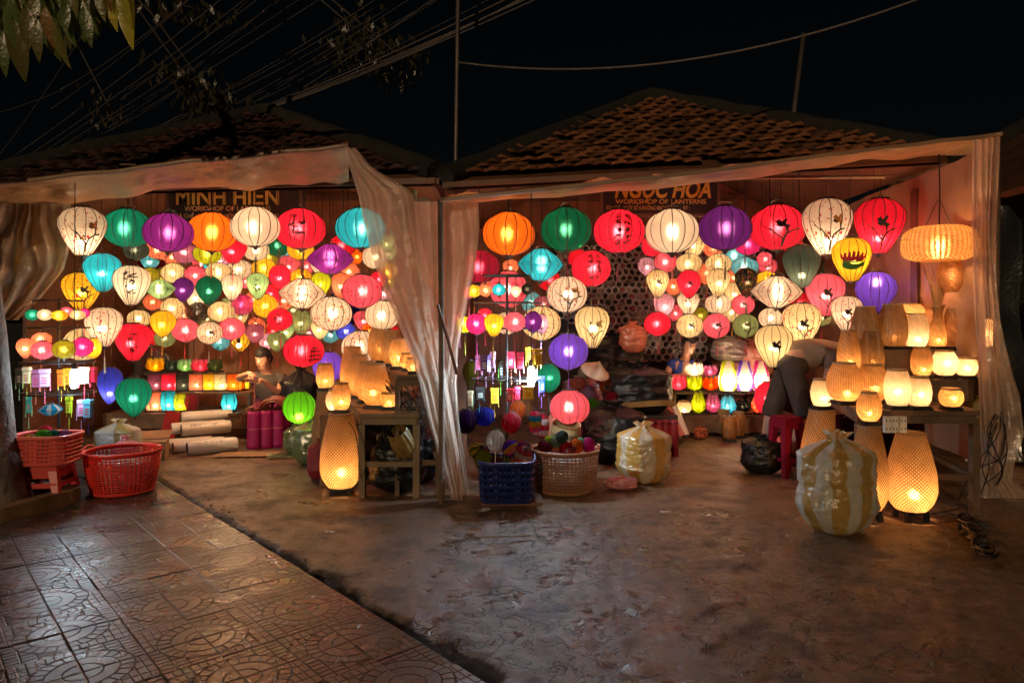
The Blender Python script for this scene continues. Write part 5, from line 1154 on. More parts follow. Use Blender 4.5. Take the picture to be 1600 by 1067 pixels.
def basket(name, label, base, rb, rt, h, col, rows, cols, cat='basket', hole=.55, square=None, rz=0.0, handles=True, bands=()):
    """plastic basket with real holes: bars, hoops, rim, floor"""
    root = thing(name, label, cat, base, rz); mt = pm(name+'_plastic', col, .38, .2, 6, spec=.4)
    def P(a, t, g=0.0):
        if square:
            (wx, wy) = square; k = (rb+(rt-rb)*t)/rt; e = 5.0; r = 1/((abs(math.cos(a)))**e+(abs(math.sin(a)))**e)**(1/e); return Vector(((wx+g)*k*r*math.cos(a), (wy+g)*k*r*math.sin(a), h*t))
        bul = .03*math.sin(t*PI)*rt; r = rb+(rt-rb)*t+bul+g; return Vector((r*math.cos(a), r*math.sin(a), h*t))
    s = M(); cw = (rt if not square else max(square))*2*PI/cols*(1-hole)
    solid = lambda a: any(abs((math.degrees(a)-b_+180) % 360-180) < w_ for b_, w_ in bands)
    for k in range(cols):
        a = 2*PI*k/cols
        pts = [P(a, .03+.94*i/6) for i in range(7)]
        for i in range(6): s.beam(pts[i], pts[i+1], .006, cw) if not square else s.tube([pts[i], pts[i+1]], cw*.62, 4, cap=False)
    for r_ in range(rows):
        t = .06+.88*r_/(rows-1); n = 48; s.tube([P(2*PI*i/n, t, .004) for i in range(n+1)], h/rows*(1-hole)*.55, 4, cap=False)
    s.build('lattice_side', mt, root)
    if bands:
        s = M()
        for b_, w_ in bands:
            A0, A1 = R(b_-w_), R(b_+w_); s.grid(lambda u, v: P(A0+(A1-A0)*u, .04+.92*v, .004), 8, 6)
        s.build('side_panel', mt, root)
    s = M(); n = 48; s.tube([P(2*PI*i/n, 1.0, .004) for i in range(n+1)], .014, 8, cap=False); s.tube([P(2*PI*i/n, .97, .004) for i in range(n+1)], .009, 6, cap=False); s.build('rim', mt, root, smooth=True)
    s = M(); s.tube([P(2*PI*i/n, .02, .002) for i in range(n+1)], .010, 6, cap=False); V = [P(2*PI*i/n, .02) for i in range(n)]; s.add(V, [tuple(range(n))]); s.build('floor', mt, root)
    if handles:
        for q in (0, PI):
            s = M(); s.tube([P(q+da, 1.0, .012)+Vector((0, 0, dz)) for da, dz in ((-.28, .0), (-.2, .028), (0, .036), (.2, .028), (.28, 0))], .008, 6); s.build('handle', mt, root, smooth=True)
    return root
# left: stool and baskets
def stool(label, base, w, h, col, rz=0.0, name='plastic_stool'):
    root = thing(name, label, 'stool', base, rz); mt = pm(name+'_plastic', col, .33, .15, 5, spec=.45); b_ = w*.56
    s = M(); s.box((0, 0, h-.012), (w*.92, w*.92, .022)); s.box((0, 0, h-.035), (w*.98, w*.98, .022)); 
    for q in range(4): a = q*PI/2; s.box((math.cos(a)*w*.2, math.sin(a)*w*.2, h+.0005), (.05, .012, .003), rz=a)
    s.build('seat', mt, root)
    for sx in (-1, 1):
        for sy in (-1, 1):
            s = M(); t, bt = Vector((sx*w*.44, sy*w*.44, h-.048)), Vector((sx*b_, sy*b_, .002)); V = []
            for p, q in ((bt, .045), (t, .06)): V += [p+Vector((ex*q/2-sx*q*.3, ey*q/2-sy*q*.3, 0)) for ex, ey in ((-1, -1), (1, -1), (1, 1), (-1, 1))]
            s.add(V, [(3, 2, 1, 0), (4, 5, 6, 7), (0, 1, 5, 4), (1, 2, 6, 5), (2, 3, 7, 6), (3, 0, 4, 7)]); s.build('leg', mt, root)
    s = M(); q = w*.52
    for (ax, ay, bx, by) in ((-1, -1, 1, -1), (1, -1, 1, 1), (1, 1, -1, 1), (-1, 1, -1, -1)):
        s.beam((ax*q, ay*q, h*.30), (bx*q, by*q, h*.30), .016, .035); s.beam((ax*w*.45, ay*w*.45, h-.075), (bx*w*.45, by*w*.45, h-.075), .014, .055)
    s.build('stretcher', mt, root); return root
RZB = .09
b0 = fl(74, 768, .075)
stool('faded red plastic stool on the planting bed under the pink basket', (b0.x, b0.y, .085), S(56, b0.y), at(0, 721, b0.y).z-.085, (.62, .06, .05), .1)
zt0 = at(0, 721, b0.y).z
basket('pink_basket', 'pinkish red rectangular basket of small toys on the stool', (b0.x, b0.y-.02, zt0+.004), .93, 1.0, S(56, b0.y)*.74, (.74, .12, .09), 7, 44, square=(S(44, b0.y), S(34, b0.y)), hole=.5, rz=.06, handles=False, bands=((180, 18), (232, 9), (270, 9), (308, 9), (0, 18)))
for k, (dx, dy, c) in enumerate(((-.10, -.03, 'yellow'), (-.04, .05, 'orange'), (.05, 0, 'teal'), (.12, .03, 'mauve'), (.02, -.06, 'green'), (-.02, .02, 'red'))):
    ball(0, 0, 24, 17, b0.y, D if k % 2 else G, c, f'small unlit {c} folded lantern lying in the pink basket', Vector((b0.x+dx, b0.y+dy, zt0+.165+.010*k)), (.9*k, .5, .2*k), group=None)
rb0 = fl(168, 777); rbY = rb0.y+.22
basket('red_basket', 'big round red lattice basket at the edge of the paving', (rb0.x, rbY, .004), S(86, rbY)/2*1.0, S(107, rbY)/2, at(0, 704, rbY).z, (.78, .05, .035), 15, 50, hole=.58)
zr_ = at(0, 704, rbY).z
bag('plastic_bag', 'yellow and white striped bag stuffed behind the red basket', fl(160, 742)+Vector((0, .25, .02)), S(66, 6.1), .3, .44, K['whitebag'], 3.1, lumps=1.3)
bag('plastic_bag', 'peaked yellow and white bag beside the cardboard box', at(192, 712, 6.6)*Vector((1, 1, 0)), S(50, 6.6), .28, .40, K['whitebag'], 8.4, lumps=1.5)
bag('plastic_bag', 'pink plastic bag squeezed behind the red basket rim', Vector((S(190-800, 6.05), 6.1, .02)), .2, .2, .36, K['pinkbag'], 5.5)
bag('plastic_bag', 'clear bag with bright papers filling the red basket', (rb0.x+.02, rbY+.02, .05), S(76, rbY), S(70, rbY), zr_-.08, K['clearbag'], 6.6, tie=False)
for k in range(7): ball(0, 0, 26, 22, rbY, (G, D)[k % 2], ('lime', 'coral', 'pale green', 'cream', 'orange', 'lilac', 'yellow')[k], ('lime', 'coral', 'pale green', 'cream', 'orange', 'lilac', 'yellow')[k]+' folded unlit lantern inside the red basket', Vector((rb0.x+.13*math.cos(k*2.4), rbY+.12*math.sin(k*2.4), zr_-.14-.07*(k % 3))), (k, .6, 0))
# cardboard box, red card, rolls
def boxy(name, label, c, d, mat, rz=0, cat='box', lid=None):
    root = thing(name, label, cat, c, rz); s = M(); t = .006
    s.box((0, 0, t/2), (d[0], d[1], t))
    for q in (-1, 1): s.box((q*(d[0]/2-t/2), 0, d[2]/2+t/2), (t, d[1]-.002, d[2]-t)); s.box((0, q*(d[1]/2-t/2), d[2]/2+t/2), (d[0]-2*t-.001, t, d[2]-t-.002))
    s.build('box', mat, root)
    s = M(); s.box((0, d[1]/2+.10, d[2]+.03), (d[0], .22, t), rot=Euler((.25, 0, 0))); s.box((0, -d[1]*.12, d[2]+.004), (d[0]*.98, d[1]*.7, t)); s.build('flap', mat, root); return root
boxy('cardboard_box', 'open cardboard box left of the white rolls', fl(232, 716), (.34, .26, .17), K['tan'], .3)
s = M(); s.box((0, 0, .17), (.2, .012, .34)); tag(s.build('red_folder', pm('red_card', (.42, .02, .02), .5), None, fl(257, 690)+Vector((0, .05, 0)), -.3), 'dark red card folder standing behind the cardboard box', 'folder').rotation_euler = (-.18, .12, -.3)
K['rollpaper'] = thin('white_roll_plastic', (.95, .90, .86), .25, .12, .25, 0, .06, 20, .35, 30)
def roll(label, a, b_, r, mat, print_=True, name='wrapped_roll'):
    a, b_ = Vector(a), Vector(b_); root = thing(name, label, 'roll', a, 0, 'white rolls of folded lanterns'); d = b_-a; s = M(); n = 26; k = 16
    q = d.to_track_quat('Z', 'Y'); V = []
    for i in range(k+1):
        for j in range(n):
            an = 2*PI*j/n; rr = r*(1+.07*(-1)**j+.06*nz((i*.5, math.cos(an)*2, math.sin(an)*2), 1, a.x*9)); t = i/k
            if t in (0, 1): rr *= .93
            V.append(q @ Vector((rr*math.cos(an), rr*math.sin(an), d.length*t)))
    s.add(V, [(i*n+j, i*n+(j+1) % n, (i+1)*n+(j+1) % n, (i+1)*n+j) for i in range(k) for j in range(n)]); s.build('wrapper', mat, root, smooth=True)
    s = M()
    for e in (0, 1):
        zz = d.length*(.004 if e == 0 else .996); s.add([q @ Vector((r*.92*math.cos(2*PI*j/n), r*.92*math.sin(2*PI*j/n), zz)) for j in range(n)], [tuple(range(n))])
    s.build('end_face', K['ridge'], root)
    if print_:
        s = M(); t = .25
        while t < .78:
            p0 = q @ Vector((0, 0, d.length*t)); up = Vector((0, -.78, .62)); ax = d.normalized(); sd = ax.cross(up).normalized(); o_ = p0+up*(r*1.09)
            hh = rnd.uniform(.006, .016); s.beam(o_+sd*hh, o_-sd*hh+ax*rnd.uniform(-.01, .012), .005, .004); s.beam(o_-sd*hh*.6, o_-sd*hh*rnd.uniform(-.5, .8)+ax*.018, .005, .004); t += rnd.uniform(.028, .045)
        struct(s.build('brush_writing', K['ink'], root), 'stuff')
    return root
for k, (x0_, y0_, x1_, y1_, r, zz) in enumerate(((292, 712, 370, 698, .070, 0), (270, 706, 350, 694, .06, .0), (255, 700, 330, 690, .055, 0), (283, 690, 360, 678, .065, .125), (268, 680, 352, 668, .06, .12), (283, 668, 362, 662, .055, .23))):
    za = zz+r+.004; A_ = fl(x0_, min(y0_+ (za*F/7.2), y0_+6), 0); Ya = gy(712-k*4); Yb = Ya+.28
    a = Vector((S(x0_-800, Ya), Ya, za)); b_ = Vector((S(x1_-800, Yb), Yb, za))
    roll('white wrapped roll with brush writing, '+('front one', 'second from the front', 'third from the front', 'upper middle one', 'upper rear one', 'topmost one')[k]+' of the pile', a, b_, r, K['rollpaper'], k in (0, 3, 4))
s = M(); s.grid(lambda u, v: Vector((-.3+.6*u, -.13+.26*v+.05*u, .012+.012*abs(nz((u*4, v*4, 0))))), 14, 8); tag(s.build('brown_paper', pm('kraft_paper', (.42, .25, .13), .8), None, fl(385, 712)), 'sheet of brown paper on the floor by the magenta bundles', 'paper')
# magenta bundles of sticks with brown ends
K['magenta'] = pm('magenta_cloth', (.42, .005, .16), .55, .4, 25, .5, 60)
for k, px in enumerate((394, 413, 431)):
    Y = gy(702-k*1.5); c = Vector((S(px-800, Y), Y+.06, 0)); H_ = .40; root = thing('stick_bundle', ('left', 'middle', 'right')[k]+' magenta bundle of wrapped sticks standing before the seated woman', 'bundle', c, 0, 'magenta bundles'); s = M(); n = 40
    s.lathe([(.075, .002), (.072, .05), (.068, H_*.55), (.066, H_*.9), (.06, H_)], n, fn=lambda p, a: Vector((p.x*(1+.05*math.cos(a*20)), p.y*(1+.05*math.cos(a*20)), p.z)), close=True); s.build('wrap', K['magenta'], root, smooth=True)
    s = M(); s.lathe([(.0705, H_*.52), (.0705, H_*.52+.012)], 30); s.build('band', K['pinkbag'], root)
    s = M()
    for q in range(46):
        a, rr = rnd.uniform(0, 2*PI), .058*math.sqrt(rnd.random()); p = Vector((rr*math.cos(a), rr*math.sin(a), H_-.02)); s.tube([p, p+Vector((rnd.uniform(-.02, .02), rnd.uniform(-.02, .02), rnd.uniform(.03, .06)))], .005, 4)
    s.build('stick_ends', pm('stick_end', (.12, .03, .02), .5), root)
s = M()
for k in range(26):
    r = rnd.uniform(.10, .2); a = rnd.uniform(-.4, .4); s.tube([(r*math.cos(t)*1.0, rnd.uniform(-.0, .02)+.2*k/26, r*math.sin(t)*.9) for t in [PI*i/10 for i in range(11)]], .006, 4)
tag(s.build('cane_hoops', pm('cane', (.22, .09, .04), .5), None, fl(385, 703)+Vector((-.02, .25, .25))), 'bent brown cane hoops piled beside the magenta bundles', 'canes')
s = M()
for k in range(24):
    r = rnd.uniform(.10, .18); s.tube([(r*math.cos(t), .01*k, r*math.sin(t)*.8) for t in [PI*i/10 for i in range(11)]], .006, 4)
tag(s.build('cane_hoops', pm('cane_red', (.25, .05, .03), .5), None, fl(418, 703)+Vector((0, .12, .40))), 'reddish cane hoops on top of the magenta bundles', 'canes')
bag('plastic_bag', 'clear greenish plastic bag on the floor under the green lantern', fl(488, 724), .34, .3, .44, K['greenfilm'], 2.2, lumps=1.4)
bag('plastic_bag', 'green bundle in plastic leaning by the seated woman', fl(462, 708), .22, .24, .30, K['greenfilm'], 12.2, lumps=1.8)
s = M(); s.grid(lambda u, v: Vector((-.2+.4*u, -.1+.2*v, .01+.03*abs(nz((u*4, v*4, 3))))), 14, 8, 0); tag(s.build('green_sheet', K['greenfilm'], None, fl(450, 714), .3), 'crumpled greenish plastic sheet on the floor', 'sheet')
bag('plastic_bag', 'dark red cloth bag behind the near left floor lamp', fl(500, 748), .2, .24, .36, pm('red_cloth', (.25, .015, .03), .6), 3.3)
# under the left table
bag('trash_bag', 'black plastic bag heaped under the left table', fl(640, 752), S(92, 6.0), .5, .52, K['trash'], 21, lumps=1.6); bag('trash_bag', 'second black plastic bag at the rear under the left table', Vector((-1.25, 6.55, 0)), .5, .5, .5, K['trash'], 24, lumps=1.6)
bag('trash_bag', 'creased black plastic bag filling the near end under the left table', (-.93, 5.72, 0), .40, .34, .46, K['trash'], 29, lumps=1.9)
bag('plastic_bag', 'shiny grey plastic bag in front under the left table', fl(662, 748), .24, .2, .2, K['greybag'], 27, lumps=1.8)
bw = uvlathe('woven_pot', [(r*.5, z) for r, z in spline(BP['barrel'], 12)], 24, weave('pot_weave', (.32, .2, .06), (.05, .03, .01), .2, 14, 14, False, .0, .0))
tag(link('woven_pot', bw, None, Vector((S(640-800, 5.6), 5.56, .33)), (.5, -.35, 0), (.2, .2, .24)), 'small tipped woven pot lying on black plastic under the left table', 'pot')
# blue crate with small cloth lanterns
cb = fl(791, 793); 
basket('blue_crate', 'dark blue plastic crate full of small cloth lanterns', (cb.x, cb.y+.19, .028), .92, 1.0, S(62, cb.y), (.012, .02, .11), 6, 40, square=(S(43, cb.y), .20), hole=.45, rz=.03, handles=True, bands=((180, 14), (222, 6), (250, 5), (290, 5), (318, 6), (0, 14)))
s = M(); s.box((0, 0, .012), (.46, .3, .022)); tag(s.build('board', K['darkwood'], None, Vector((cb.x+.04, cb.y+.2, .0)), .02), 'dark board lying under the blue crate', 'board')
zc = S(62, cb.y)
for (px, py, w, h, sh, st, lab, rot) in ((774, 688, 29, 33, G, ('white',), 'white cloth ball lantern on top of the crate heap', (.1, .1, 0)), (746, 704, 26, 24, G, ('yellow', 'olive'), 'yellow fan lantern at the left of the crate heap', (.9, .3, .5)), (756, 720, 33, 29, G, ('lime',), 'lime ball lantern at the left front of the crate heap', (.2, 1.4, .2)), (752, 710, 28, 26, G, ('maroon',), 'dark maroon lantern behind the lime ball', (.4, .8, 0)), (798, 700, 28, 27, G, ('violet', 'yellow', 'coral', 'purple'), 'many coloured panelled ball lantern in the crate', (.3, .9, .4)), (818, 715, 31, 29, G, ('crimson', 'white', 'coral'), 'red and white banded ball lantern at the right of the crate', (.15, .25, 0)), (806, 727, 26, 20, D, ('orange', 'yellow'), 'orange folded lantern at the crate front', (.5, .4, .3)), (788, 724, 24, 22, D, ('yellow', 'green'), 'yellow and green folded lantern in the crate middle', (1.2, .3, 0)), (778, 722, 26, 24, G, ('maroon',), 'maroon lantern deep in the crate', (.4, .2, 0)), (816, 700, 24, 22, G, ('dark purple', 'red'), 'dark lantern behind the banded ball', (.4, 1, 0))):
    ball(px, py, w, h, cb.y+.17+(.08 if py < 712 else 0), sh, st[0], lab, None, rot, group='cloth lanterns heaped in the blue crate', stripes=st if len(st) > 1 else None)
s = M(); s.tube([(0, 0, 0), (0, 0, -.12)], .003, 4); s.lathe([(.008, -.12), (.014, -.14), (.01, -.26)], 8); tag(s.build('white_tassel', K['white'], None, at(774, 706, cb.y+.1)), 'white tassel of the ball lantern hanging over the crate', 'tassel')
# brown round basket
bb = fl(886, 776); bY = bb.y+.24; bh_ = at(0, 702, bY).z
basket('brown_basket', 'big round brown lattice basket of wrapped lanterns', (bb.x, bY, .004), S(88, bY)/2, S(103, bY)/2, bh_, (.30, .13, .07), 14, 52, hole=.52)
bag('plastic_bag', 'clear plastic filling of the brown basket', (bb.x, bY, .05), S(82, bY), S(82, bY), bh_-.05, K['clearbag'], 31, tie=False, lumps=1.2)
for k, (px, py, c, w) in enumerate(((852, 697, 'maroon', 24), (868, 690, 'sage', 20), (886, 704, 'crimson', 28), (901, 697, 'orange', 24), (919, 695, 'magenta', 24), (878, 683, 'slate', 22), (858, 688, 'lime', 16), (907, 690, 'pale green', 14), (870, 706, 'coral', 20))):
    ball(px, py, w, w*.85, bY-.04, G, c, f'{c} folded lantern in plastic on top of the brown basket', None, (k*.7, k*.4, 0), group='wrapped lanterns in the brown basket')
bag('plastic_bag', 'peach cloth bundle behind the brown basket', fl(880, 728)+Vector((0, .28, .02)), .28, .3, .5, K['peach'], 33); bag('plastic_bag', 'coral plastic bag with handles beside the black sack', fl(912, 722)+Vector((0, .1, .02)), .22, .2, .52, K['pinkbag'], 35)
s = M(); s.lathe([(.13, -.06), (.135, 0), (.125, .06), (.13, .065)], 24); s.build('x', K['bamboo']); o = bpy.data.objects[-1] if False else None
for o in list(bpy.data.objects):
    if o.name == 'x': o.name = 'bamboo_ring'; o.location = at(884, 672, 6.25); o.rotation_euler = (.25, .1, 0); tag(o, 'pale bamboo ring lying on the peach bundle', 'ring')
# sacks
bag('trash_bag', 'large black plastic sack standing right of the brown basket', fl(966, 730)+Vector((0, .3, 0)), S(100, 6.9), .62, S(94, 6.9), K['trash'], 41, lumps=1.1)
bag('plastic_bag', 'yellow and white striped plastic bag standing alone on the concrete', fl(1013, 760)+Vector((0, .2, .0)), S(78, 6.05), .42, S(92, 6.05), K['yellowbag'], 44, lumps=1.2, rz=.5)
bag('plastic_bag', 'small crumpled pink plastic bag on the floor by the yellow bag', fl(972, 763), .2, .16, .10, K['pinkbag'], 46, lumps=3.5, fold=.2)
bag('trash_bag', 'black sack with a yellow band behind the large black sack', Vector((S(997-800, 7.7), 7.75, .36)), S(100, 7.7), .6, S(80, 7.7), K['trash'], 51, lumps=1.3)
s = M(); s.box((0, 0, .18), (.8, .5, .355)); tag(s.build('goods_crate', K['cap'], None, Vector((S(997-800, 7.7), 7.8, 0))), 'dark crate under the black sacks', 'crate')
s = M(); P = [(-.33, -.24, .12), (-.2, -.31, .08), (0, -.34, .1), (.2, -.33, .11), (.33, -.27, .1)]
s.grid(lambda u, v: Vector(P[min(4, int(u*4))]).lerp(Vector(P[min(4, int(u*4)+1)]), u*4-int(u*4))*Vector((1, 1.02, 1))+Vector((0, 0, -.03+.06*v)) if u < 1 else Vector(P[4])*Vector((1, 1.02, 1))+Vector((0, 0, -.03+.06*v)), 16, 1); tag(s.build('yellow_band', pm('band', (.25, .14, .03), .7), None, Vector((S(997-800, 7.7), 7.73, .40))), 'yellow cloth band across the upper black sack', 'band')
bag('trash_bag', 'upper black sack leaning back under the peach plastic', Vector((S(962-800, 8.2), 8.3, .55)), .6, .5, .68, K['trash'], 55, lumps=1.4)
s = M(); s.box((0, 0, .27), (.6, .4, .54)); tag(s.build('goods_crate', K['cap'], None, Vector((S(962-800, 8.2), 8.32, 0))), 'rear dark crate under the upper sack', 'crate')
bag('plastic_bag', 'crumpled peach plastic on top of the black sacks', Vector((S(986-800, 8.2), 8.1, 1.0)), .26, .2, .36, K['peach'], 57, lumps=3.2)
for k, (px, py, w, h, mt, lab) in enumerate(((925, 640, 60, 60, K['greybag'], 'dark heap of plastic behind the brown basket'), (930, 610, 70, 46, K['pinkbag'], 'pinkish plastic heap in the middle of the right stall'), (905, 610, 50, 46, K['clearbag'], 'clear plastic heap behind the pink lantern'), (1180, 560, 60, 60, K['peach'], 'coral cloth behind the vase lamps'), (1140, 545, 50, 40, K['clearbag'], 'clear plastic bags behind the second woman'), (240, 560, 50, 60, K['greybag'], 'dark plastic heap behind the box lamps'), (470, 610, 60, 80, K['trash'], 'dark sack behind the seated woman'))):
    Y = 9.0 if px > 1100 else 8.0 if k != 5 else 9.0; z0 = max(0.0, at(0, py+h/2, Y).z)
    if k >= 5: z0 = 0
    bag('plastic_bag', lab, Vector((S(px-800, Y), Y, z0)), S(w, Y), .4, at(0, py-h/2, Y).z-z0, mt, 60+k, lumps=1.5)
    if z0 > .05: s = M(); s.box((0, 0, (z0-.005)/2), (S(w*.8, Y), .4, z0-.005)); tag(s.build('goods_crate', K['darkwood'], None, Vector((S(px-800, Y), Y+.03, 0))), 'dark crate holding up the '+lab, 'crate')
for k, (px, py, w, c, Y_) in enumerate(((902, 600, 26, 'coral', 7.5), (920, 612, 24, 'lilac', 7.5), (948, 604, 24, 'orange', 7.6), (938, 590, 22, 'pink', 7.7), (912, 582, 22, 'cream', 7.7), (955, 622, 24, 'red', 7.5), (899, 622, 24, 'yellow', 7.4), (1005, 690, 20, 'crimson', 7.3))):
    ball(px, py, w, w*.8, Y_, (G, D)[k % 2], c, f'{c} folded unlit lantern tucked in the plastic heap of the right stall', None, (k*.8, k*.5, 0), group='folded lanterns in the plastic heap')
# conical hat, green ball, red bundles
s = M(); s.lathe([(.001, .13), (.04, .09), (.15, .0), (.158, -.004), (.14, .005)], 28); tag(s.build('conical_hat', pm('palm_leaf', (.6, .48, .34), .7), None, at(930, 580, 7.35)), 'pale conical straw hat tipped over the plastic heap', 'hat').rotation_euler = (.5, .35, 0)
ball(925, 645, 32, 46, 7.3, G, 'green', 'dim green lantern leaning behind the pink lantern')
for k in range(7):
    s = M(); s.lathe([(.05, 0), (.05, .3), (.03, .33), (.055, .36)], 14, close=True, fn=lambda p, a: Vector((p.x*(1+.07*math.cos(a*7)), p.y*(1+.07*math.cos(a*7)), p.z))); tag(s.build('red_bundle', pm('red_cloth_wrap', (.3, .01, .03), .6), None, Vector((S(985+k*11-800, 7.2), 7.17+.03*(k % 2), .0)), 0, True), 'dark red folded lantern bundle, number in a row behind the large black sack'.replace('number in a row', ('far left', 'second', 'third', 'middle', 'fifth', 'sixth', 'far right')[k]+' of a row'), 'bundle', 'dark red bundles')
roll('pink ribbed roll leaning on the right bench', (S(1062-800, 8.0), 7.95, .05), (S(1043-800, 8.0), 8.15, .36), .06, pm('pink_roll', (.7, .2, .2), .5), False, 'ribbed_roll'); roll('pale ribbed roll leaning behind the pink one', (S(1069-800, 8.1), 8.05, .05), (S(1056-800, 8.1), 8.22, .36), .05, K['rollpaper'], False, 'ribbed_roll')
s = M(); s.lathe([(.12, 0), (.125, .01), (.125, .065), (.12, .075), (.001, .075)], 28, close=False); tag(s.build('round_tin', pm('tin', (.10, .07, .04), .35, .6, 12), None, fl(1063, 692)+Vector((-.1, 0, 0)), 0), 'low round patterned tin on the floor by the rolls', 'tin')
bag('plastic_bag', 'orange spotted cloth bag on the floor before the bench', fl(1095, 686), .14, .12, .15, pm('spotted_cloth', (.6, .13, .05), .7, .9, 30), 71, lumps=1.5)
bag('trash_bag', 'black plastic bag at the feet of the stooping man', fl(1190, 738), S(56, 6.5), .3, S(58, 6.5), K['trash'], 75, lumps=1.7)
bag('plastic_bag', 'small red bag behind the maroon stool', fl(1222, 715), .2, .2, .22, K['peach'], 77)
st_ = fl(1231, 748); stool('maroon plastic stool beside the tall floor lamp', (st_.x+.05, st_.y+.16, -.012), S(37, st_.y), at(0, 651, st_.y+.1).z+.012, (.20, .004, .02), .35)
# big striped bag in front, tied round the waist
fb = fl(1325, 838)
bag('striped_bag', 'tall bag of clear plastic with yellow and white stripes standing in the right foreground', (fb.x, fb.y+.16, -.016), S(112, fb.y+.05), .40, at(0, 672, fb.y+.2).z+.016, K['striped'], 81, lumps=1.3, fold=.2, waist=.47, rz=.4)
# black tangle on the ground, right
s = M(); 
for k in range(22):
    c0 = rnd.gauss(0, .15); rr = rnd.uniform(.03, .09); n_ = 16; el = rnd.uniform(1.2, 2.6); ph = rnd.uniform(0, 6)
    s.tube([(rnd.gauss(0, .004)+rr*math.cos(ph+q*2*PI/n_*1.2)*.7, c0+rr*el*math.sin(ph+q*2*PI/n_*1.2), .016+.02*abs(math.sin(q*.7+k))+.0012*k) for q in range(n_)], rnd.uniform(.004, .008), 5)
for (x, y, a) in ((.03, -.26, .5), (-.05, .12, 1.4), (.06, .2, .2), (-.02, -.1, 2.2)): s.box((x, y, .03), (.075, .045, .04), rz=a); s.box((x+.05*math.cos(a), y+.05*math.sin(a), .03), (.03, .022, .02), rz=a)
tag(s.build('cable_tangle', K['black'], None, fl(1522, 838), -.44), 'black tangle of plugs and cable lying on the concrete at the far right', 'cable tangle')
# ---- power strips and cables
def strip(label, c, d, rz, n, horiz=True):
    root = thing('power_strip', label, 'power strip', c, rz); s = M(); s.box((0, 0, 0), d); s.build('body', K['white'], root)
    for k in range(n):
        o_ = (k-(n-1)/2)*((d[0] if horiz else d[2])/n); s = M()
        for q in (-1, 1): s.box(((o_ if horiz else 0)+q*.012, -d[1]/2-.0015, (0 if horiz else o_)), (.005, .004, .016))
        s.build('socket', K['black'], root)
    return root
for k, px in enumerate((1386, 1397, 1410)):
    strip(('left', 'middle', 'right')[k]+' white socket plate on the table rail under the bright cream lamps', at(px, 663, 4.97), (S(10, 5), .03, S(25, 5)), 0, 2, False)
strip('yellowed power strip on the right end of the top step', at(1552, 586, 5.9), (.05, .04, .2), .5, 4, False)
def cable(label, pts, r=.004, n=10, group='black cables of the lamps'):
    P = [Vector(p) for p in pts]; Q = []
    for i in range(len(P)-1):
        p0, p1, p2, p3 = P[max(0, i-1)], P[i], P[i+1], P[min(len(P)-1, i+2)]
        for k in range(n): t = k/n; Q.append(.5*((2*p1)+(p2-p0)*t+(2*p0-5*p1+4*p2-p3)*t*t+(3*p1-p0-3*p2+p3)*t**3))
    Q.append(P[-1]); s = M(); s.tube([q-P[0] for q in Q], r, 5); return tag(s.build('cable', K['wire'], None, P[0], smooth=True), label, 'cable', group)
for k in range(9):
    x0_ = 1556+rnd.uniform(-4, 8); e = 1505+rnd.uniform(-10, 75)
    cable('thin black lamp cable looping down the right end of the stepped table', [at(1553, 570+k*5, 5.8), at(1568+k*2, 572+k*5+rnd.uniform(-4, 4), 5.6), at(1570+rnd.uniform(-14, 8), 630, 5.45), at(1560+rnd.uniform(-20, 14), 690+rnd.uniform(-20, 20), 5.3), at(1540+rnd.uniform(-20, 30), 735, 5.2), fl(e, 775+rnd.uniform(-8, 10))])
cable('cable running from the table legs toward the alone floor lamp', [fl(1424, 800, -.005), fl(1460, 802), fl(1500, 792), fl(1530, 770)], group=None); cable('cable from the tangle on the concrete', [fl(1524, 850), fl(1560, 845), fl(1575, 856)], group=None)
for k in range(22):
    a = rnd.uniform(0, 1); cable('thin black lamp cable drooping from the left table', [at(600+rnd.uniform(0, 45), 640-rnd.uniform(0, 50), 5.75), at(615+rnd.uniform(0, 50), 630+rnd.uniform(-10, 30), 5.6), at(600+rnd.uniform(0, 60), 680+rnd.uniform(-20, 30), 5.6), at(590+rnd.uniform(0, 80), 655+rnd.uniform(-20, 30), 5.8)], group='black cables of the left table')
cable('cable looping on the floor by the near left floor lamp', [fl(540, 768), fl(505, 772), fl(495, 766), fl(515, 762), fl(545, 766), fl(600, 772), fl(625, 778), fl(610, 782)], group=None)
cable('cable climbing the side of the near left floor lamp', [at(545, 660, 5.42), at(556, 680, 5.38), at(562, 730, 5.38), fl(566, 768)], group=None)
bag('plastic_bag', 'yellow crumpled plastic hung at the table corner', at(1530, 665, 5.6), .14, .08, .24, thin('yellow_plastic', (.4, .3, .03), .3), 91, lumps=2)
s = M(); s.grid(lambda u, v: Vector((2.55+.72*u, 5.55+.03*math.sin(u*20), .02+.62*v)), 40, 8); tag(s.build('spotted_cloth', silk('spotted', (.05, .01, .03), [((.7, .6, .55), 16, .16)]), None), 'dark spotted cloth under the right table', 'cloth')
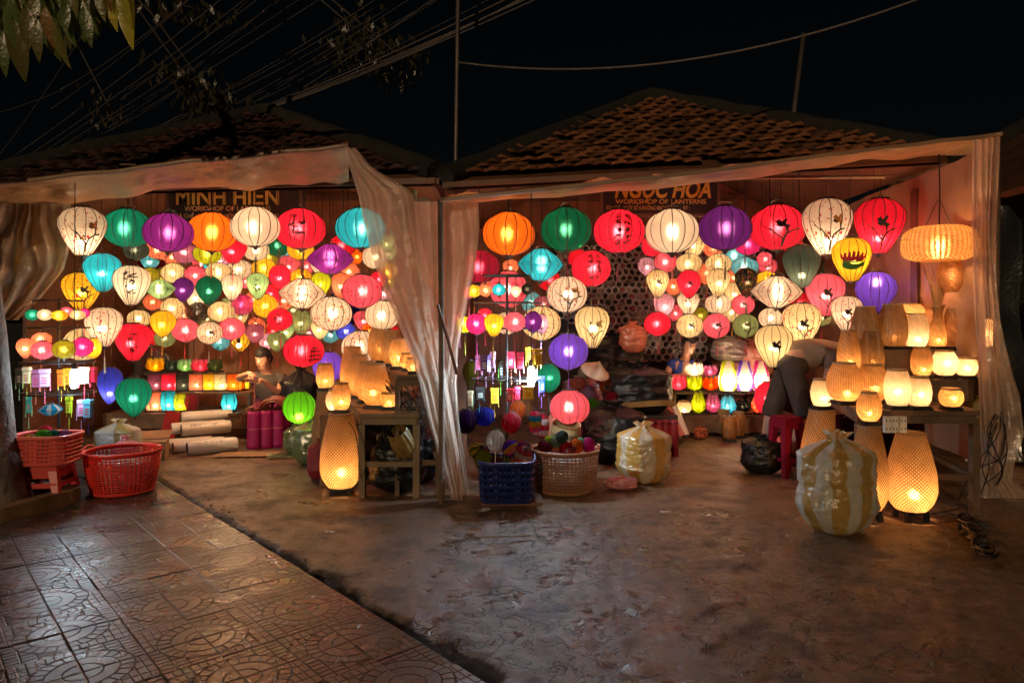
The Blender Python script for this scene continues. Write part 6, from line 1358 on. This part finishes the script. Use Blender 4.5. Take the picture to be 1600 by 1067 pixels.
# small litter
s = M()
for k in range(420):
    x, y = rnd.uniform(-3.0, 4.2), rnd.uniform(2.75, 6.2)
    if edge_dist(x, y) < .05: continue
    if k % 3 == 0: q_ = EDGE0+TD*rnd.uniform(-.4, 4.0)+TN*rnd.gauss(.07, .05); x, y = q_.x, q_.y
    r = rnd.uniform(.0025, .008); s.sphere((x, y, r*.3-.004), r, 6, sq=(rnd.uniform(.7, 1.5), rnd.uniform(.7, 1.5), .7))
struct(s.build('gravel', pm('grit', (.20, .14, .10), .9, .6, 60)), 'stuff')
for k in range(16):
    px, py = rnd.uniform(250, 1500), rnd.uniform(790, 1050); q_ = fl(px, py)
    if edge_dist(q_.x, q_.y) < .1: continue
    s = M(); l_ = rnd.uniform(.03, .06); s.add([(-l_, 0, .004), (-.2*l_, -.35*l_, .008), (l_, 0, .012), (-.2*l_, .35*l_, .006)], [(0, 1, 2, 3)]); tag(s.build('dry_leaf', pm('dead_leaf', (.22, .13, .06), .8), None, q_-Vector((0, 0, .008)), rnd.random()*6), 'small dry leaf lying on the bare concrete', 'leaf', 'dry leaves on the concrete')

for (px, py, w, d, c, lab) in ((230, 763, .07, .03, 'white', 'scrap of white paper on the paving'), (758, 797, .1, .06, 'white', 'torn white paper in front of the blue crate'), (1040, 800, .08, .02, 'white', 'small white scrap on the concrete'), (640, 868, .015, .05, 'tan', 'little stick on the smooth concrete'), (1230, 838, .03, .012, 'white', 'tiny white scrap left of the striped bag'), (515, 832, .06, .03, 'white', 'white paper scrap in front of the left table'), (350, 740, .05, .04, 'tan', 'tan scrap on the floor')):
    s = M(); s.grid(lambda u, v: Vector((w*(u-.5), d*(v-.5), .006+.008*nz((u*3, v*3, px)))), 4, 3); tag(s.build('paper_scrap', K[c], None, fl(px, py), rnd.random()*3), lab, 'scrap')
s = M(); s.tube([(0, 0, .012), (.36, .0, .014)], .005, 6); tag(s.build('thin_stick', K['palewood'], None, fl(740, 842), .08), 'thin pale stick lying on the concrete', 'stick')
cn = fl(8, 781, .08); root = thing('drink_can', 'crushed drink can lying on the kerb at the left edge', 'can', (cn.x, cn.y, .125)); s = M(); s.lathe([(.001, -.06), (.028, -.06), (.033, -.052), (.033, .05), (.027, .06), (.001, .058)], 16, fn=lambda p, a: Vector((p.x*(1-.15*max(0, math.cos(a))), p.y, p.z))); s.build('body', pm('can', (.5, .36, .1), .25, .7, 40, metal=.7), root, smooth=True); s = M(); s.lathe([(.027, .0605), (.02, .0605)], 14); s.build('lid', K['steel'], root); root.rotation_euler = (0, PI/2, .3)
# ================================================================== people
def skin_mesh(name, joints, bones, mat, parent=None, sub=2, shape=None, root=0, extra=None):
    """one continuous surface grown round a skeleton: joints {name: (pos, radius or (rx, ry))}"""
    names = list(joints); ix = {n: i for i, n in enumerate(names)}
    me = bpy.data.meshes.new(name); me.from_pydata([tuple(joints[n][0]) for n in names], [(ix[a], ix[b_]) for a, b_ in bones], [])
    o = bpy.data.objects.new(name, me); COL.objects.link(o); o.modifiers.new('s', 'SKIN'); o.modifiers['s'].use_smooth_shade = True
    for i, n in enumerate(names):
        r = joints[n][1]; sv = me.skin_vertices[0].data[i]; sv.radius = r if isinstance(r, tuple) else (r, r); sv.use_root = (i == root)
    q = o.modifiers.new('d', 'SUBSURF'); q.levels = sub; q.render_levels = sub
    dg = bpy.context.evaluated_depsgraph_get(); ev = bpy.data.meshes.new_from_object(o.evaluated_get(dg)); bpy.data.objects.remove(o)
    ev.name = name; ev.materials.clear(); ev.materials.append(mat); ev.polygons.foreach_set('use_smooth', [True]*len(ev.polygons))
    if shape:
        for v in ev.vertices: v.co = shape(v.co.copy())
    return link(name, ev, parent)
def hand(J, Bn, side, wrist, dirv, upv, s_=1.0, curl=.5):
    """palm plus five finger chains rooted in the palm"""
    d = Vector(dirv).normalized(); u = Vector(upv); u = (u-d*u.dot(d)).normalized(); w = d.cross(u); p = Vector(wrist)+d*.05*s_; k = side+'palm'
    J[k] = (p, (.034*s_, .018*s_)); Bn.append((side+'wrist', k))
    chains = []
    for i, (off, ln) in enumerate(((-.030, .062), (-.010, .075), (.010, .07), (.029, .055))):
        b0_ = p+d*.028*s_+w*off*s_; m_ = b0_+d*ln*.55*s_-u*curl*.018*s_; e = m_+d*ln*.5*s_*(1-curl*.5)-u*curl*.035*s_; chains.append((b0_-d*.03*s_, b0_, m_, e))
    t0 = p-d*.02*s_-w*.028*s_; t1 = t0-w*.026*s_+d*.024*s_-u*.012*s_; t2 = t1+d*.03*s_+w*.004*s_-u*.012*s_; chains.append((p-d*.01*s_, t0, t1, t2)); return chains
def finger_mesh(chains, mat, parent):
    s = M()
    for c in chains:
        P = [c[0]]
        for a, b_ in zip(c, c[1:]): P += [a.lerp(b_, .5), b_]
        s.tube(P, [.0098, .0098, .0096, .0092, .0088, .0082, .0062][:len(P)], 7)
    return s
def person(label, loc, J, Bn, headc, facing, clothes, hands, hair='bun', hr=.105, pose_hidden=False):
    root = thing('person', label, 'person', loc); L0 = Vector(loc)
    for k in J: J[k] = (Vector(J[k][0])-L0, J[k][1])
    hc = Vector(headc)-L0; f = Vector(facing).normalized(); rt = f.cross(Vector((0, 0, 1))).normalized(); up = rt.cross(f).normalized()
    def shp(co):
        q = co-hc; x, y, z = q.dot(rt), q.dot(f), q.dot(up)
        if q.length < .19 and y > .02 and abs(z) < .14:
            co = co+f*(.024*math.exp(-(x/.014)**2-((z+.012)/.022)**2)+.006*math.exp(-(x/.03)**2-((z+.062)/.016)**2)-.008*(math.exp(-((x-.034)/.018)**2-((z-.018)/.014)**2)+math.exp(-((x+.034)/.018)**2-((z-.018)/.014)**2))+.010*math.exp(-(x/.03)**2-((z+.10)/.02)**2))
        return co
    body = skin_mesh('body', J, Bn, K['skin'], root, 3, shp)
    # fingers join the body mesh
    if hands:
        s = M(); ch = []
        for (side, wr, d, u, c) in hands: ch += [[Vector(p)-L0 for p in q] for q in hand({}, [], side, wr, d, u, 1.0, c)]
        fm = finger_mesh(ch, K['skin'], root).mesh('f', K['skin'], True); bm = bmesh.new(); bm.from_mesh(body.data); bm.from_mesh(fm); bm.to_mesh(body.data); bm.free(); body.data.polygons.foreach_set('use_smooth', [True]*len(body.data.polygons))
    def pt(x, y, z): return hc+rt*x+f*y+up*z
    if not pose_hidden:
        s = M()
        for q in (-1, 1): s.tube([pt(q*.046, .082, .016), pt(q*.034, .094, .013), pt(q*.022, .092, .013)], [.0015, .0042, .0015], 6)
        for q in (-1, 1): s.tube([pt(q*.056, .080, .034), pt(q*.036, .0965, .041), pt(q*.016, .097, .036)], [.0015, .0035, .0018], 5)
        s.build('eyes_and_brows', K['hair'], root)
        s = M(); s.tube([pt(-.024, .092, -.052), pt(0, .1035, -.05), pt(.024, .092, -.052)], [.002, .0062, .002], 6); s.build('mouth', pm('lips', (.35, .10, .08), .5), root, smooth=True)
        s = M()
        for q in (-1, 1): s.sphere(pt(q*.082, .0, -.004), .022, 10, sq=(.5, .7, 1.4))
        s.build('ear', K['skin'], root, smooth=True)
    s = M(); n, k = 28, 14; V = []
    for i in range(k+1):
        th = PI*.62*i/k
        for j in range(n):
            a = 2*PI*j/n; x, y = math.sin(th)*math.cos(a), math.sin(th)*math.sin(a); z = math.cos(th); r = 1.07*(1+.03*nz((x*5, y*5, z*5)))
            fr = max(0, y); zz = z*.125*r; 
            if y > .25 and z < .52: r *= .86; zz = max(zz, .062-.02*(1-abs(x)))
            V.append(pt(x*.086*r, y*.105*r-.008, zz))
    s.add(V, [(i*n+j, i*n+(j+1) % n, (i+1)*n+(j+1) % n, (i+1)*n+j) for i in range(k) for j in range(n)])
    s.sphere(pt(0, -.115, -.03), .045, 12); s.build('hair', K['hair'], root, smooth=True)
    for (nm, cj, cb_, mt) in clothes:
        cj = {a: (Vector(b_[0])-L0, b_[1]) for a, b_ in cj.items()}; skin_mesh(nm, cj, cb_, mt, root, 2)
    return root
import bmesh
# seated woman, left stall: thread held up between her hands
Y = 7.95
def w1(px, py, dy=0): return at(px, py, Y+dy)
J = {'pelvis': (w1(428, 638, .22), (.15, .11)), 'waist': (w1(424, 618, .18), (.125, .095)), 'chest': (w1(420, 598, .12), (.14, .10)), 'neckb': (w1(418, 585, .10), (.065, .06)), 'neck': (w1(414, 578, .07), .05), 'jaw': (w1(410, 569, .03), (.068, .074)), 'skull': (w1(411, 559, .06), (.092, .106)), 'crown': (w1(413, 551, .08), (.06, .07)),
     'Ls': (w1(397, 590, .10), .055), 'Le': (w1(371, 591, -.06), .040), 'Lwrist': (w1(390, 583, -.20), .027), 'Lpalm': (w1(396, 585, -.24), (.034, .02)),
     'Rs': (w1(442, 592, .12), .056), 'Re': (w1(436, 615, -.05), .042), 'Rwrist': (w1(412, 596, -.20), .028), 'Rpalm': (w1(403, 592, -.24), (.034, .02)),
     'Lh': (w1(416, 640, .16), .09), 'Lk': (w1(398, 642, -.22), .075), 'La': (w1(404, 692, -.12), .042), 'Lf': (w1(398, 699, -.26), .035), 'Rh': (w1(438, 640, .16), .09), 'Rk': (w1(446, 642, -.22), .075), 'Ra': (w1(440, 692, -.10), .042), 'Rf': (w1(444, 699, -.24), .035)}
Bn = [('pelvis', 'waist'), ('waist', 'chest'), ('chest', 'neckb'), ('neckb', 'neck'), ('neck', 'jaw'), ('jaw', 'skull'), ('skull', 'crown'), ('chest', 'Ls'), ('Ls', 'Le'), ('Le', 'Lwrist'), ('Lwrist', 'Lpalm'), ('chest', 'Rs'), ('Rs', 'Re'), ('Re', 'Rwrist'), ('Rwrist', 'Rpalm'), ('pelvis', 'Lh'), ('Lh', 'Lk'), ('Lk', 'La'), ('La', 'Lf'), ('pelvis', 'Rh'), ('Rh', 'Rk'), ('Rk', 'Ra'), ('Ra', 'Rf')]
K['shirt1'] = pm('grey_shirt', (.085, .07, .065), .8, .3, 6, .4, 18); K['shirt2'] = pm('blue_blouse', (.012, .05, .34), .7, .3, 6, .3, 18); K['shirt3'] = pm('brown_shirt', (.22, .145, .10), .85, .3, 5, .5, 12); K['trousers'] = pm('dark_trousers', (.055, .038, .032), .85, .4, 5, .5, 12); K['plum'] = pm('plum_trousers', (.28, .01, .11), .7, .3, 5, .4, 12)
def cl(keys, g, over=None): return {k: (J[k][0], tuple(x+g for x in J[k][1]) if isinstance(J[k][1], tuple) else J[k][1]+g) for k in keys} | (over or {})
top1 = cl(('pelvis', 'waist', 'chest', 'Ls', 'Rs'), .018); top1['Lm'] = (J['Ls'][0].lerp(J['Le'][0], .45), .064); top1['Rm'] = (J['Rs'][0].lerp(J['Re'][0], .5), .066); top1['nk'] = (J['neckb'][0], (.075, .07))
leg1 = cl(('pelvis', 'Lh', 'Lk', 'Rh', 'Rk'), .02); leg1['Lc'] = (J['Lk'][0].lerp(J['La'][0], .75), .06); leg1['Rc'] = (J['Rk'][0].lerp(J['Ra'][0], .75), .06)
person('woman in a grey shirt seated behind magenta bundles, looking down at her raised hands', (w1(428, 0, .2).x, Y+.2, 0), J, Bn, w1(411, 560, .05), (-.28, -.90, -.30),
       [('shirt', top1, [('pelvis', 'waist'), ('waist', 'chest'), ('chest', 'nk'), ('chest', 'Ls'), ('Ls', 'Lm'), ('chest', 'Rs'), ('Rs', 'Rm')], K['shirt1']), ('trousers', leg1, [('pelvis', 'Lh'), ('Lh', 'Lk'), ('Lk', 'Lc'), ('pelvis', 'Rh'), ('Rh', 'Rk'), ('Rk', 'Rc')], K['plum'])],
       [('L', J['Lwrist'][0], (.5, -.75, -.1), (.1, .1, 1), .8), ('R', J['Rwrist'][0], (-.75, -.45, .15), (0, -.2, 1), .5)])
s = M(); s.box((0, 0, .14), (.34, .3, .28)); tag(s.build('low_stool', K['darkwood'], None, Vector((w1(428, 0, .2).x, Y+.3, 0))), 'low dark wooden block the woman in grey sits on', 'stool')
a = w1(398, 588, -.3); s = M(); s.tube([(0, 0, 0), (-.01, .02, -.2), (-.012, .05, -.46)], .008, 5); tag(s.build('pink_ribbon', K['pinkbag'], None, a), 'pink ribbon hanging from the hands of the seated woman', 'ribbon')
# second woman, blue blouse
Y = 8.95
J = {'pelvis': (w1(1062, 618, .15), (.15, .11)), 'waist': (w1(1064, 602, .12), (.12, .09)), 'chest': (w1(1067, 578, .03), (.135, .095)), 'neckb': (w1(1070, 564, .0), (.06, .055)), 'neck': (w1(1073, 554, -.02), .046), 'jaw': (w1(1078, 545, -.07), (.068, .072)), 'skull': (w1(1077, 536, -.04), (.094, .105)), 'crown': (w1(1076, 528, -.01), (.07, .08)),
     'Ls': (w1(1050, 568, .04), .054), 'Le': (w1(1040, 590, -.03), .040), 'Lwrist': (w1(1068, 586, -.2), .027), 'Lpalm': (w1(1077, 585, -.22), (.034, .02)), 'Rs': (w1(1087, 569, .04), .054), 'Re': (w1(1102, 587, -.05), .04), 'Rwrist': (w1(1092, 590, -.2), .027), 'Rpalm': (w1(1086, 589, -.23), (.034, .02)),
     'Lh': (w1(1054, 620, .1), .085), 'Lk': (w1(1044, 612, -.2), .07), 'La': (w1(1048, 652, -.1), .042), 'Rh': (w1(1071, 620, .1), .085), 'Rk': (w1(1082, 614, -.2), .07), 'Ra': (w1(1078, 652, -.1), .042)}
Bn = [b_ for b_ in Bn if b_[1] not in ('Lf', 'Rf')]
top1 = cl(('pelvis', 'waist', 'chest', 'Ls', 'Rs'), .018); top1['Lm'] = (J['Ls'][0].lerp(J['Le'][0], .5), .062); top1['Rm'] = (J['Rs'][0].lerp(J['Re'][0], .5), .062); top1['nk'] = (J['neckb'][0], (.07, .066))
leg1 = cl(('pelvis', 'Lh', 'Lk', 'Rh', 'Rk'), .02); leg1['Lc'] = (J['Lk'][0].lerp(J['La'][0], .9), .055); leg1['Rc'] = (J['Rk'][0].lerp(J['Ra'][0], .9), .055)
person('woman in a bright blue blouse bent over her work behind the lotus lanterns', (w1(1062, 0).x, Y, 0), J, Bn, w1(1077, 537, -.05), (.22, -.88, -.42),
       [('blouse', top1, [('pelvis', 'waist'), ('waist', 'chest'), ('chest', 'nk'), ('chest', 'Ls'), ('Ls', 'Lm'), ('chest', 'Rs'), ('Rs', 'Rm')], K['shirt2']), ('trousers', leg1, [('pelvis', 'Lh'), ('Lh', 'Lk'), ('Lk', 'Lc'), ('pelvis', 'Rh'), ('Rh', 'Rk'), ('Rk', 'Rc')], K['trousers'])],
       [('L', J['Lwrist'][0], (.8, -.4, 0), (0, 0, 1), .6), ('R', J['Rwrist'][0], (-.7, -.5, 0), (0, 0, 1), .6)])
s = M(); s.box((0, 0, .16), (.34, .3, .32)); tag(s.build('low_stool', K['darkwood'], None, Vector((w1(1062, 0).x, Y+.22, 0))), 'low dark wooden block the woman in blue sits on', 'stool')
# stooping man, right stall
Y = 6.62
J = {'pelvis': (w1(1240, 566, .0), (.15, .125)), 'waist': (w1(1262, 546, .0), (.16, .14)), 'chest': (w1(1294, 541, -.02), (.17, .15)), 'neckb': (w1(1318, 556, -.04), (.08, .075)), 'neck': (w1(1328, 565, -.05), .055), 'jaw': (w1(1340, 580, -.08), (.066, .07)), 'skull': (w1(1344, 574, -.05), (.085, .098)), 'crown': (w1(1353, 578, -.04), (.06, .07)),
     'Ls': (w1(1304, 560, -.2), .065), 'Le': (w1(1292, 596, -.22), .046), 'Lwrist': (w1(1312, 622, -.22), .03), 'Lpalm': (w1(1318, 633, -.22), (.036, .02)), 'Rs': (w1(1312, 556, .17), .065), 'Re': (w1(1318, 596, .2), .046), 'Rwrist': (w1(1330, 622, .15), .03), 'Rpalm': (w1(1334, 632, .15), (.036, .02)),
     'Lh': (w1(1236, 576, -.10), .10), 'Lk': (w1(1257, 645, -.12), .068), 'La': (w1(1236, 722, -.12), .044), 'Lf': (w1(1252, 728, -.18), .038), 'Rh': (w1(1230, 576, .10), .10), 'Rk': (w1(1206, 642, .08), .068), 'Ra': (w1(1192, 718, .1), .044), 'Rf': (w1(1202, 726, -.02), .038)}
Bn = [('pelvis', 'waist'), ('waist', 'chest'), ('chest', 'neckb'), ('neckb', 'neck'), ('neck', 'jaw'), ('jaw', 'skull'), ('skull', 'crown'), ('chest', 'Ls'), ('Ls', 'Le'), ('Le', 'Lwrist'), ('Lwrist', 'Lpalm'), ('chest', 'Rs'), ('Rs', 'Re'), ('Re', 'Rwrist'), ('Rwrist', 'Rpalm'), ('pelvis', 'Lh'), ('Lh', 'Lk'), ('Lk', 'La'), ('La', 'Lf'), ('pelvis', 'Rh'), ('Rh', 'Rk'), ('Rk', 'Ra'), ('Ra', 'Rf')]
top1 = cl(('waist', 'chest', 'Ls', 'Rs'), .025); top1['hem'] = (J['pelvis'][0].lerp(J['waist'][0], -.1), (.215, .195)); top1['Lm'] = (J['Ls'][0].lerp(J['Le'][0], .7), .07); top1['Rm'] = (J['Rs'][0].lerp(J['Re'][0], .7), .07); top1['nk'] = (J['neckb'][0], (.09, .085))
top1 = {k: top1[k] for k in ('hem', 'waist', 'chest', 'Ls', 'Rs', 'Lm', 'Rm', 'nk')}
leg1 = cl(('pelvis', 'Lh', 'Rh'), .012); leg1['belt'] = (J['pelvis'][0].lerp(J['waist'][0], .5), (.15, .135)); leg1['Lk'] = (J['Lk'][0], .098); leg1['Rk'] = (J['Rk'][0], .098); leg1['Lc'] = (J['Lk'][0].lerp(J['La'][0], .14), .1); leg1['Rc'] = (J['Rk'][0].lerp(J['Ra'][0], .14), .1)
person('man in a brown shirt and dark shorts stooping forward, head hidden behind bamboo lamps', (w1(1236, 0).x, Y, 0), J, Bn, w1(1346, 577, -.05), (.85, -.2, -.6),
       [('shirt', top1, [('hem', 'waist'), ('waist', 'chest'), ('chest', 'nk'), ('chest', 'Ls'), ('Ls', 'Lm'), ('chest', 'Rs'), ('Rs', 'Rm')], K['shirt3']), ('shorts', leg1, [('pelvis', 'belt'), ('pelvis', 'Lh'), ('Lh', 'Lk'), ('Lk', 'Lc'), ('pelvis', 'Rh'), ('Rh', 'Rk'), ('Rk', 'Rc')], K['trousers'])],
       [('L', J['Lwrist'][0], (.4, 0, -1), (-1, 0, 0), .5), ('R', J['Rwrist'][0], (.3, 0, -1), (-1, 0, 0), .5)], pose_hidden=False)
# ================================================================== trees
def leafm(name, l, w, mat, droop=.35):
    s = M(); n = 6; V = []
    for i in range(n+1):
        t = i/n; hw = w*math.sin(PI*min(.98, t**.85)+.02)**.8; z = -droop*l*t*t
        V += [(l*t, -hw, z+.12*hw), (l*t, 0, z-.12*hw), (l*t, hw, z+.12*hw)]
    s.add(V, [(i*3+j, i*3+j+1, i*3+j+4, i*3+j+3) for i in range(n) for j in range(2)]); return s.mesh(name, mat, True)
LG = [thin('leaf_green', (.10, .14, .03), .3, .08, .35), thin('leaf_olive', (.14, .13, .03), .3, .08, .35), thin('leaf_yellow', (.42, .36, .03), .35, .08, .35), thin('leaf_brown', (.26, .14, .03), .3, .06, .4)]
LM = [leafm('leaf', .22, .035, m_) for m_ in LG]
base = Vector((-3.87, 5.15, .05))
tree = thing('roadside_tree', 'tree with a thick grey trunk at the left edge and big drooping leaves above', 'tree', base)
s = M(); tp = [Vector((0, 0, -.08)), Vector((.0, 0, .12)), Vector((-.03, 0, .5)), Vector((-.09, 0, 1.2)), Vector((-.12, -.05, 2.0)), Vector((-.1, -.2, 3.0)), Vector((0, -.4, 4.2))]
s.tube(tp, [.34, .27, .235, .215, .20, .18, .14], 22); 
for i, v in enumerate(s.v):
    p = Vector(v); n_ = nz((p.x*6, p.y*6, p.z*2.2), 1, 4)*.022+nz((p.x*16, p.y*16, p.z*5), 1, 8)*.01; d = Vector((p.x, p.y, 0)); s.v[i] = tuple(p+(d.normalized()*n_ if d.length > .01 else d))
s.build('trunk', K['bark'], tree, smooth=True)
s = M()
for (b_, e, r) in (((-.05, -.3, 3.6), (1.5, -1.6, 3.05), .05), ((0, -.4, 4.0), (2.2, -.6, 3.75), .06), ((0, -.4, 4.2), (.5, -2.2, 3.3), .05), ((0, -.4, 4.2), (-1.2, -1.4, 5.2), .06), ((0, -.4, 4.2), (.8, .6, 5.6), .06)):
    b_, e = Vector(b_), Vector(e); s.tube([b_, b_.lerp(e, .4)+Vector((0, 0, .18)), b_.lerp(e, .75)+Vector((0, 0, .12)), e], [r, r*.7, r*.45, r*.15], 7)
s.build('limb', K['bark'], tree, smooth=True)
lc = 0
def leaf(px, py, Y, k, ang, sc_=1.0):
    p = at(px, py, Y)-base; o = link('leaf', LM[k], tree, p); o.rotation_euler = (rnd.uniform(-.5, .5)+PI/2*0+rnd.uniform(-1.1, 1.1), R(90-ang)+0, rnd.uniform(-.5, .5)); o.scale = (sc_,)*3
# big leaves at top left: each hangs tip down
def hang(px, py_top, ln, Y, k, lean=0.0):
    o = link('leaf', LM[k], tree, at(px, py_top, Y)-base); q = ln*Y/F/.205; o.scale = (q, q*rnd.uniform(.85, 1.15), q)
    tilt = Matrix.Rotation(rnd.uniform(-.9, .9), 4, 'Z') @ Matrix.Rotation(R(82)+rnd.uniform(-.15, .15), 4, 'Y') 
    o.rotation_mode = 'QUATERNION'; d = Vector((lean, rnd.uniform(-.25, .1), -1)).normalized(); x = d; z = Vector((rnd.uniform(-.6, .6), -1, rnd.uniform(-.2, .2))); z = (z-x*z.dot(x)).normalized(); y = z.cross(x); o.rotation_quaternion = Matrix((x, y, z)).transposed().to_quaternion()
for (px, py, ln, k, le) in ((200, -22, 85, 2, -.05), (172, -30, 68, 2, .02), (188, -20, 56, 2, .12), (152, -12, 40, 1, .2), (88, 30, 68, 1, .05), (70, 10, 55, 3, .05), (55, -10, 50, 1, -.05), (40, 10, 58, 1, .12), (20, 30, 82, 1, .12), (4, 50, 60, 0, 0), (110, -10, 45, 0, .1), (104, 5, 52, 0, -.15), (130, 10, 55, 0, .2), (128, 0, 48, 0, .3), (8, -20, 50, 0, 0), (17, -20, 60, 0, .02), (60, -30, 46, 1, .2), (85, -20, 46, 0, .25), (0, -10, 40, 0, -.1), (140, -20, 40, 1, .1), (118, -35, 60, 0, 0), (28, -30, 44, 0, .2), (75, -25, 58, 0, -.1), (48, -40, 62, 0, .1), (95, 20, 40, 1, -.2), (160, -35, 45, 3, .3), (12, 5, 60, 0, -.05), (100, -40, 60, 0, .1)):
    hang(px, py, ln, 3.6+rnd.uniform(-.2, .3), k, le)
for k in range(46): hang(rnd.uniform(-40, 150), rnd.uniform(-30, 34)*(1 if True else 0), rnd.uniform(38, 60), rnd.uniform(3.9, 4.6), rnd.choice((0, 0, 0, 1)), rnd.uniform(-.35, .35))
for k in range(110): hang(rnd.uniform(-60, 170), rnd.uniform(-130, -18), rnd.uniform(35, 65), rnd.uniform(3.5, 4.4), rnd.choice((0, 0, 1)), rnd.uniform(-.3, .3))
# dim leaf sprays of a second tree between the wires
tree2 = thing('overhanging_tree', 'dim bare tree whose leafy twigs hang among the overhead cables', 'tree', (-9.0, 9.5, 0)); b2 = Vector((-9.0, 9.5, 0))
s = M(); s.tube([(0, 0, 0), (.05, 0, 2.5), (0, 0, 4.6), (.3, -.1, 6.6)], [.2, .17, .14, .09], 12); s.build('trunk', K['bark'], tree2, smooth=True)
s = M(); SP = []
for (px, py, Y, rx, ry, n_) in ((330, 148, 8.6, 44, 30, 60), (285, 112, 8.8, 40, 14, 30), (560, 50, 8.8, 60, 40, 70), (615, 80, 8.8, 40, 30, 60), (290, 10, 8.8, 70, 14, 30), (170, 165, 9.4, 20, 24, 16)):
    c = at(px, py, Y)-b2; s.tube([(.3, -.1, 6.5), Vector((2.5, -.3, 7.2)).lerp(c, .2), Vector((0, 0, 7.2)).lerp(c+Vector((0, 0, .7)), .85), c, c+Vector((S(rx, Y), 0, -S(ry, Y)))], [.05, .035, .018, .010, .005], 5); SP.append((c, S(rx, Y), S(ry, Y), n_))
s.build('limb', K['cap'], tree2, smooth=True)
s = M()
for (c, rx, ry, n_) in SP:
    for k in range(n_*3):
        p = c+Vector((rnd.gauss(0, rx*.5), rnd.gauss(0, .25), rnd.gauss(0, ry*.5)-abs(rnd.gauss(0, ry*.3)))); l_ = rnd.uniform(.09, .16); d = Vector((rnd.uniform(-.5, .7), rnd.uniform(-.5, .5), -1)).normalized(); w_ = Vector((rnd.uniform(-1, 1), rnd.uniform(-.6, .6), rnd.uniform(-.2, .2))).normalized()*l_*.2
        s.add([p, p+d*l_*.5+w_, p+d*l_, p+d*l_*.5-w_], [(0, 1, 2, 3)])
struct(s.build('leaves', K['dim'], tree2), 'stuff')
# ================================================================== overhead cables
K['cab'] = pm('cable_sheath', (.10, .085, .085), .45, .2)
def wire(p, q, Ya, Yb, sag=.06, r=.007, lab='thin black overhead cable crossing the dark sky above the left roof', gr='overhead cables'):
    a, b_ = at(*p, Ya), at(*q, Yb); s = M(); n = 18; s.tube([(b_-a)*(i/n)+Vector((0, 0, -sag*4*(i/n)*(1-i/n))) for i in range(n+1)], r, 5); tag(s.build('overhead_cable', K['cab'], None, a, smooth=True), lab, 'cable', gr)
for (x0_, y0_, x1_, y1_, r) in ((-40, 290, 135, 45, .007), (-60, 190, 100, 140, .006), (95, 140, 360, -60, .008), (80, 170, 340, -40, .006), (-60, 300, 430, -70, .008), (-30, 290, 470, -70, .007), (10, 280, 560, -90, .006), (20, 270, 520, -90, .006), (110, 240, 620, -80, .006), (150, 250, 680, -60, .006), (60, 250, 600, -95, .005), (190, 225, 720, -70, .006), (220, 240, 700, -40, .005), (170, 200, 500, -60, .005), (250, 200, 760, -80, .006), (300, 195, 800, -70, .005), (330, 190, 700, -10, .005), (340, 195, 820, -30, .005), (200, 140, 420, -30, .005), (130, 220, 330, 100, .005), (280, 215, 560, 50, .005)):
    wire((x0_, y0_), (x1_, y1_), 9.2, 7.6, .05+rnd.uniform(-.02, .06), r*.75)
for k, (dy, sg) in enumerate(((0, .05), (6, .08), (12, .06), (4, .12), (9, .03))): wire((388, 178+dy*.3), (870, -40+dy*2), 8.8, 7.4, sg, .010, 'thicker cable of the bundle rising right from the left roof peak', 'thick cable bundle')
wire((455, 150), (760, -60), 8.8, 7.4, .02, .008); wire((716, 98), (1480, -18), 7.1, 6.0, .30, .012, 'single grey cable sagging across the sky from the thin pole to the right', None)
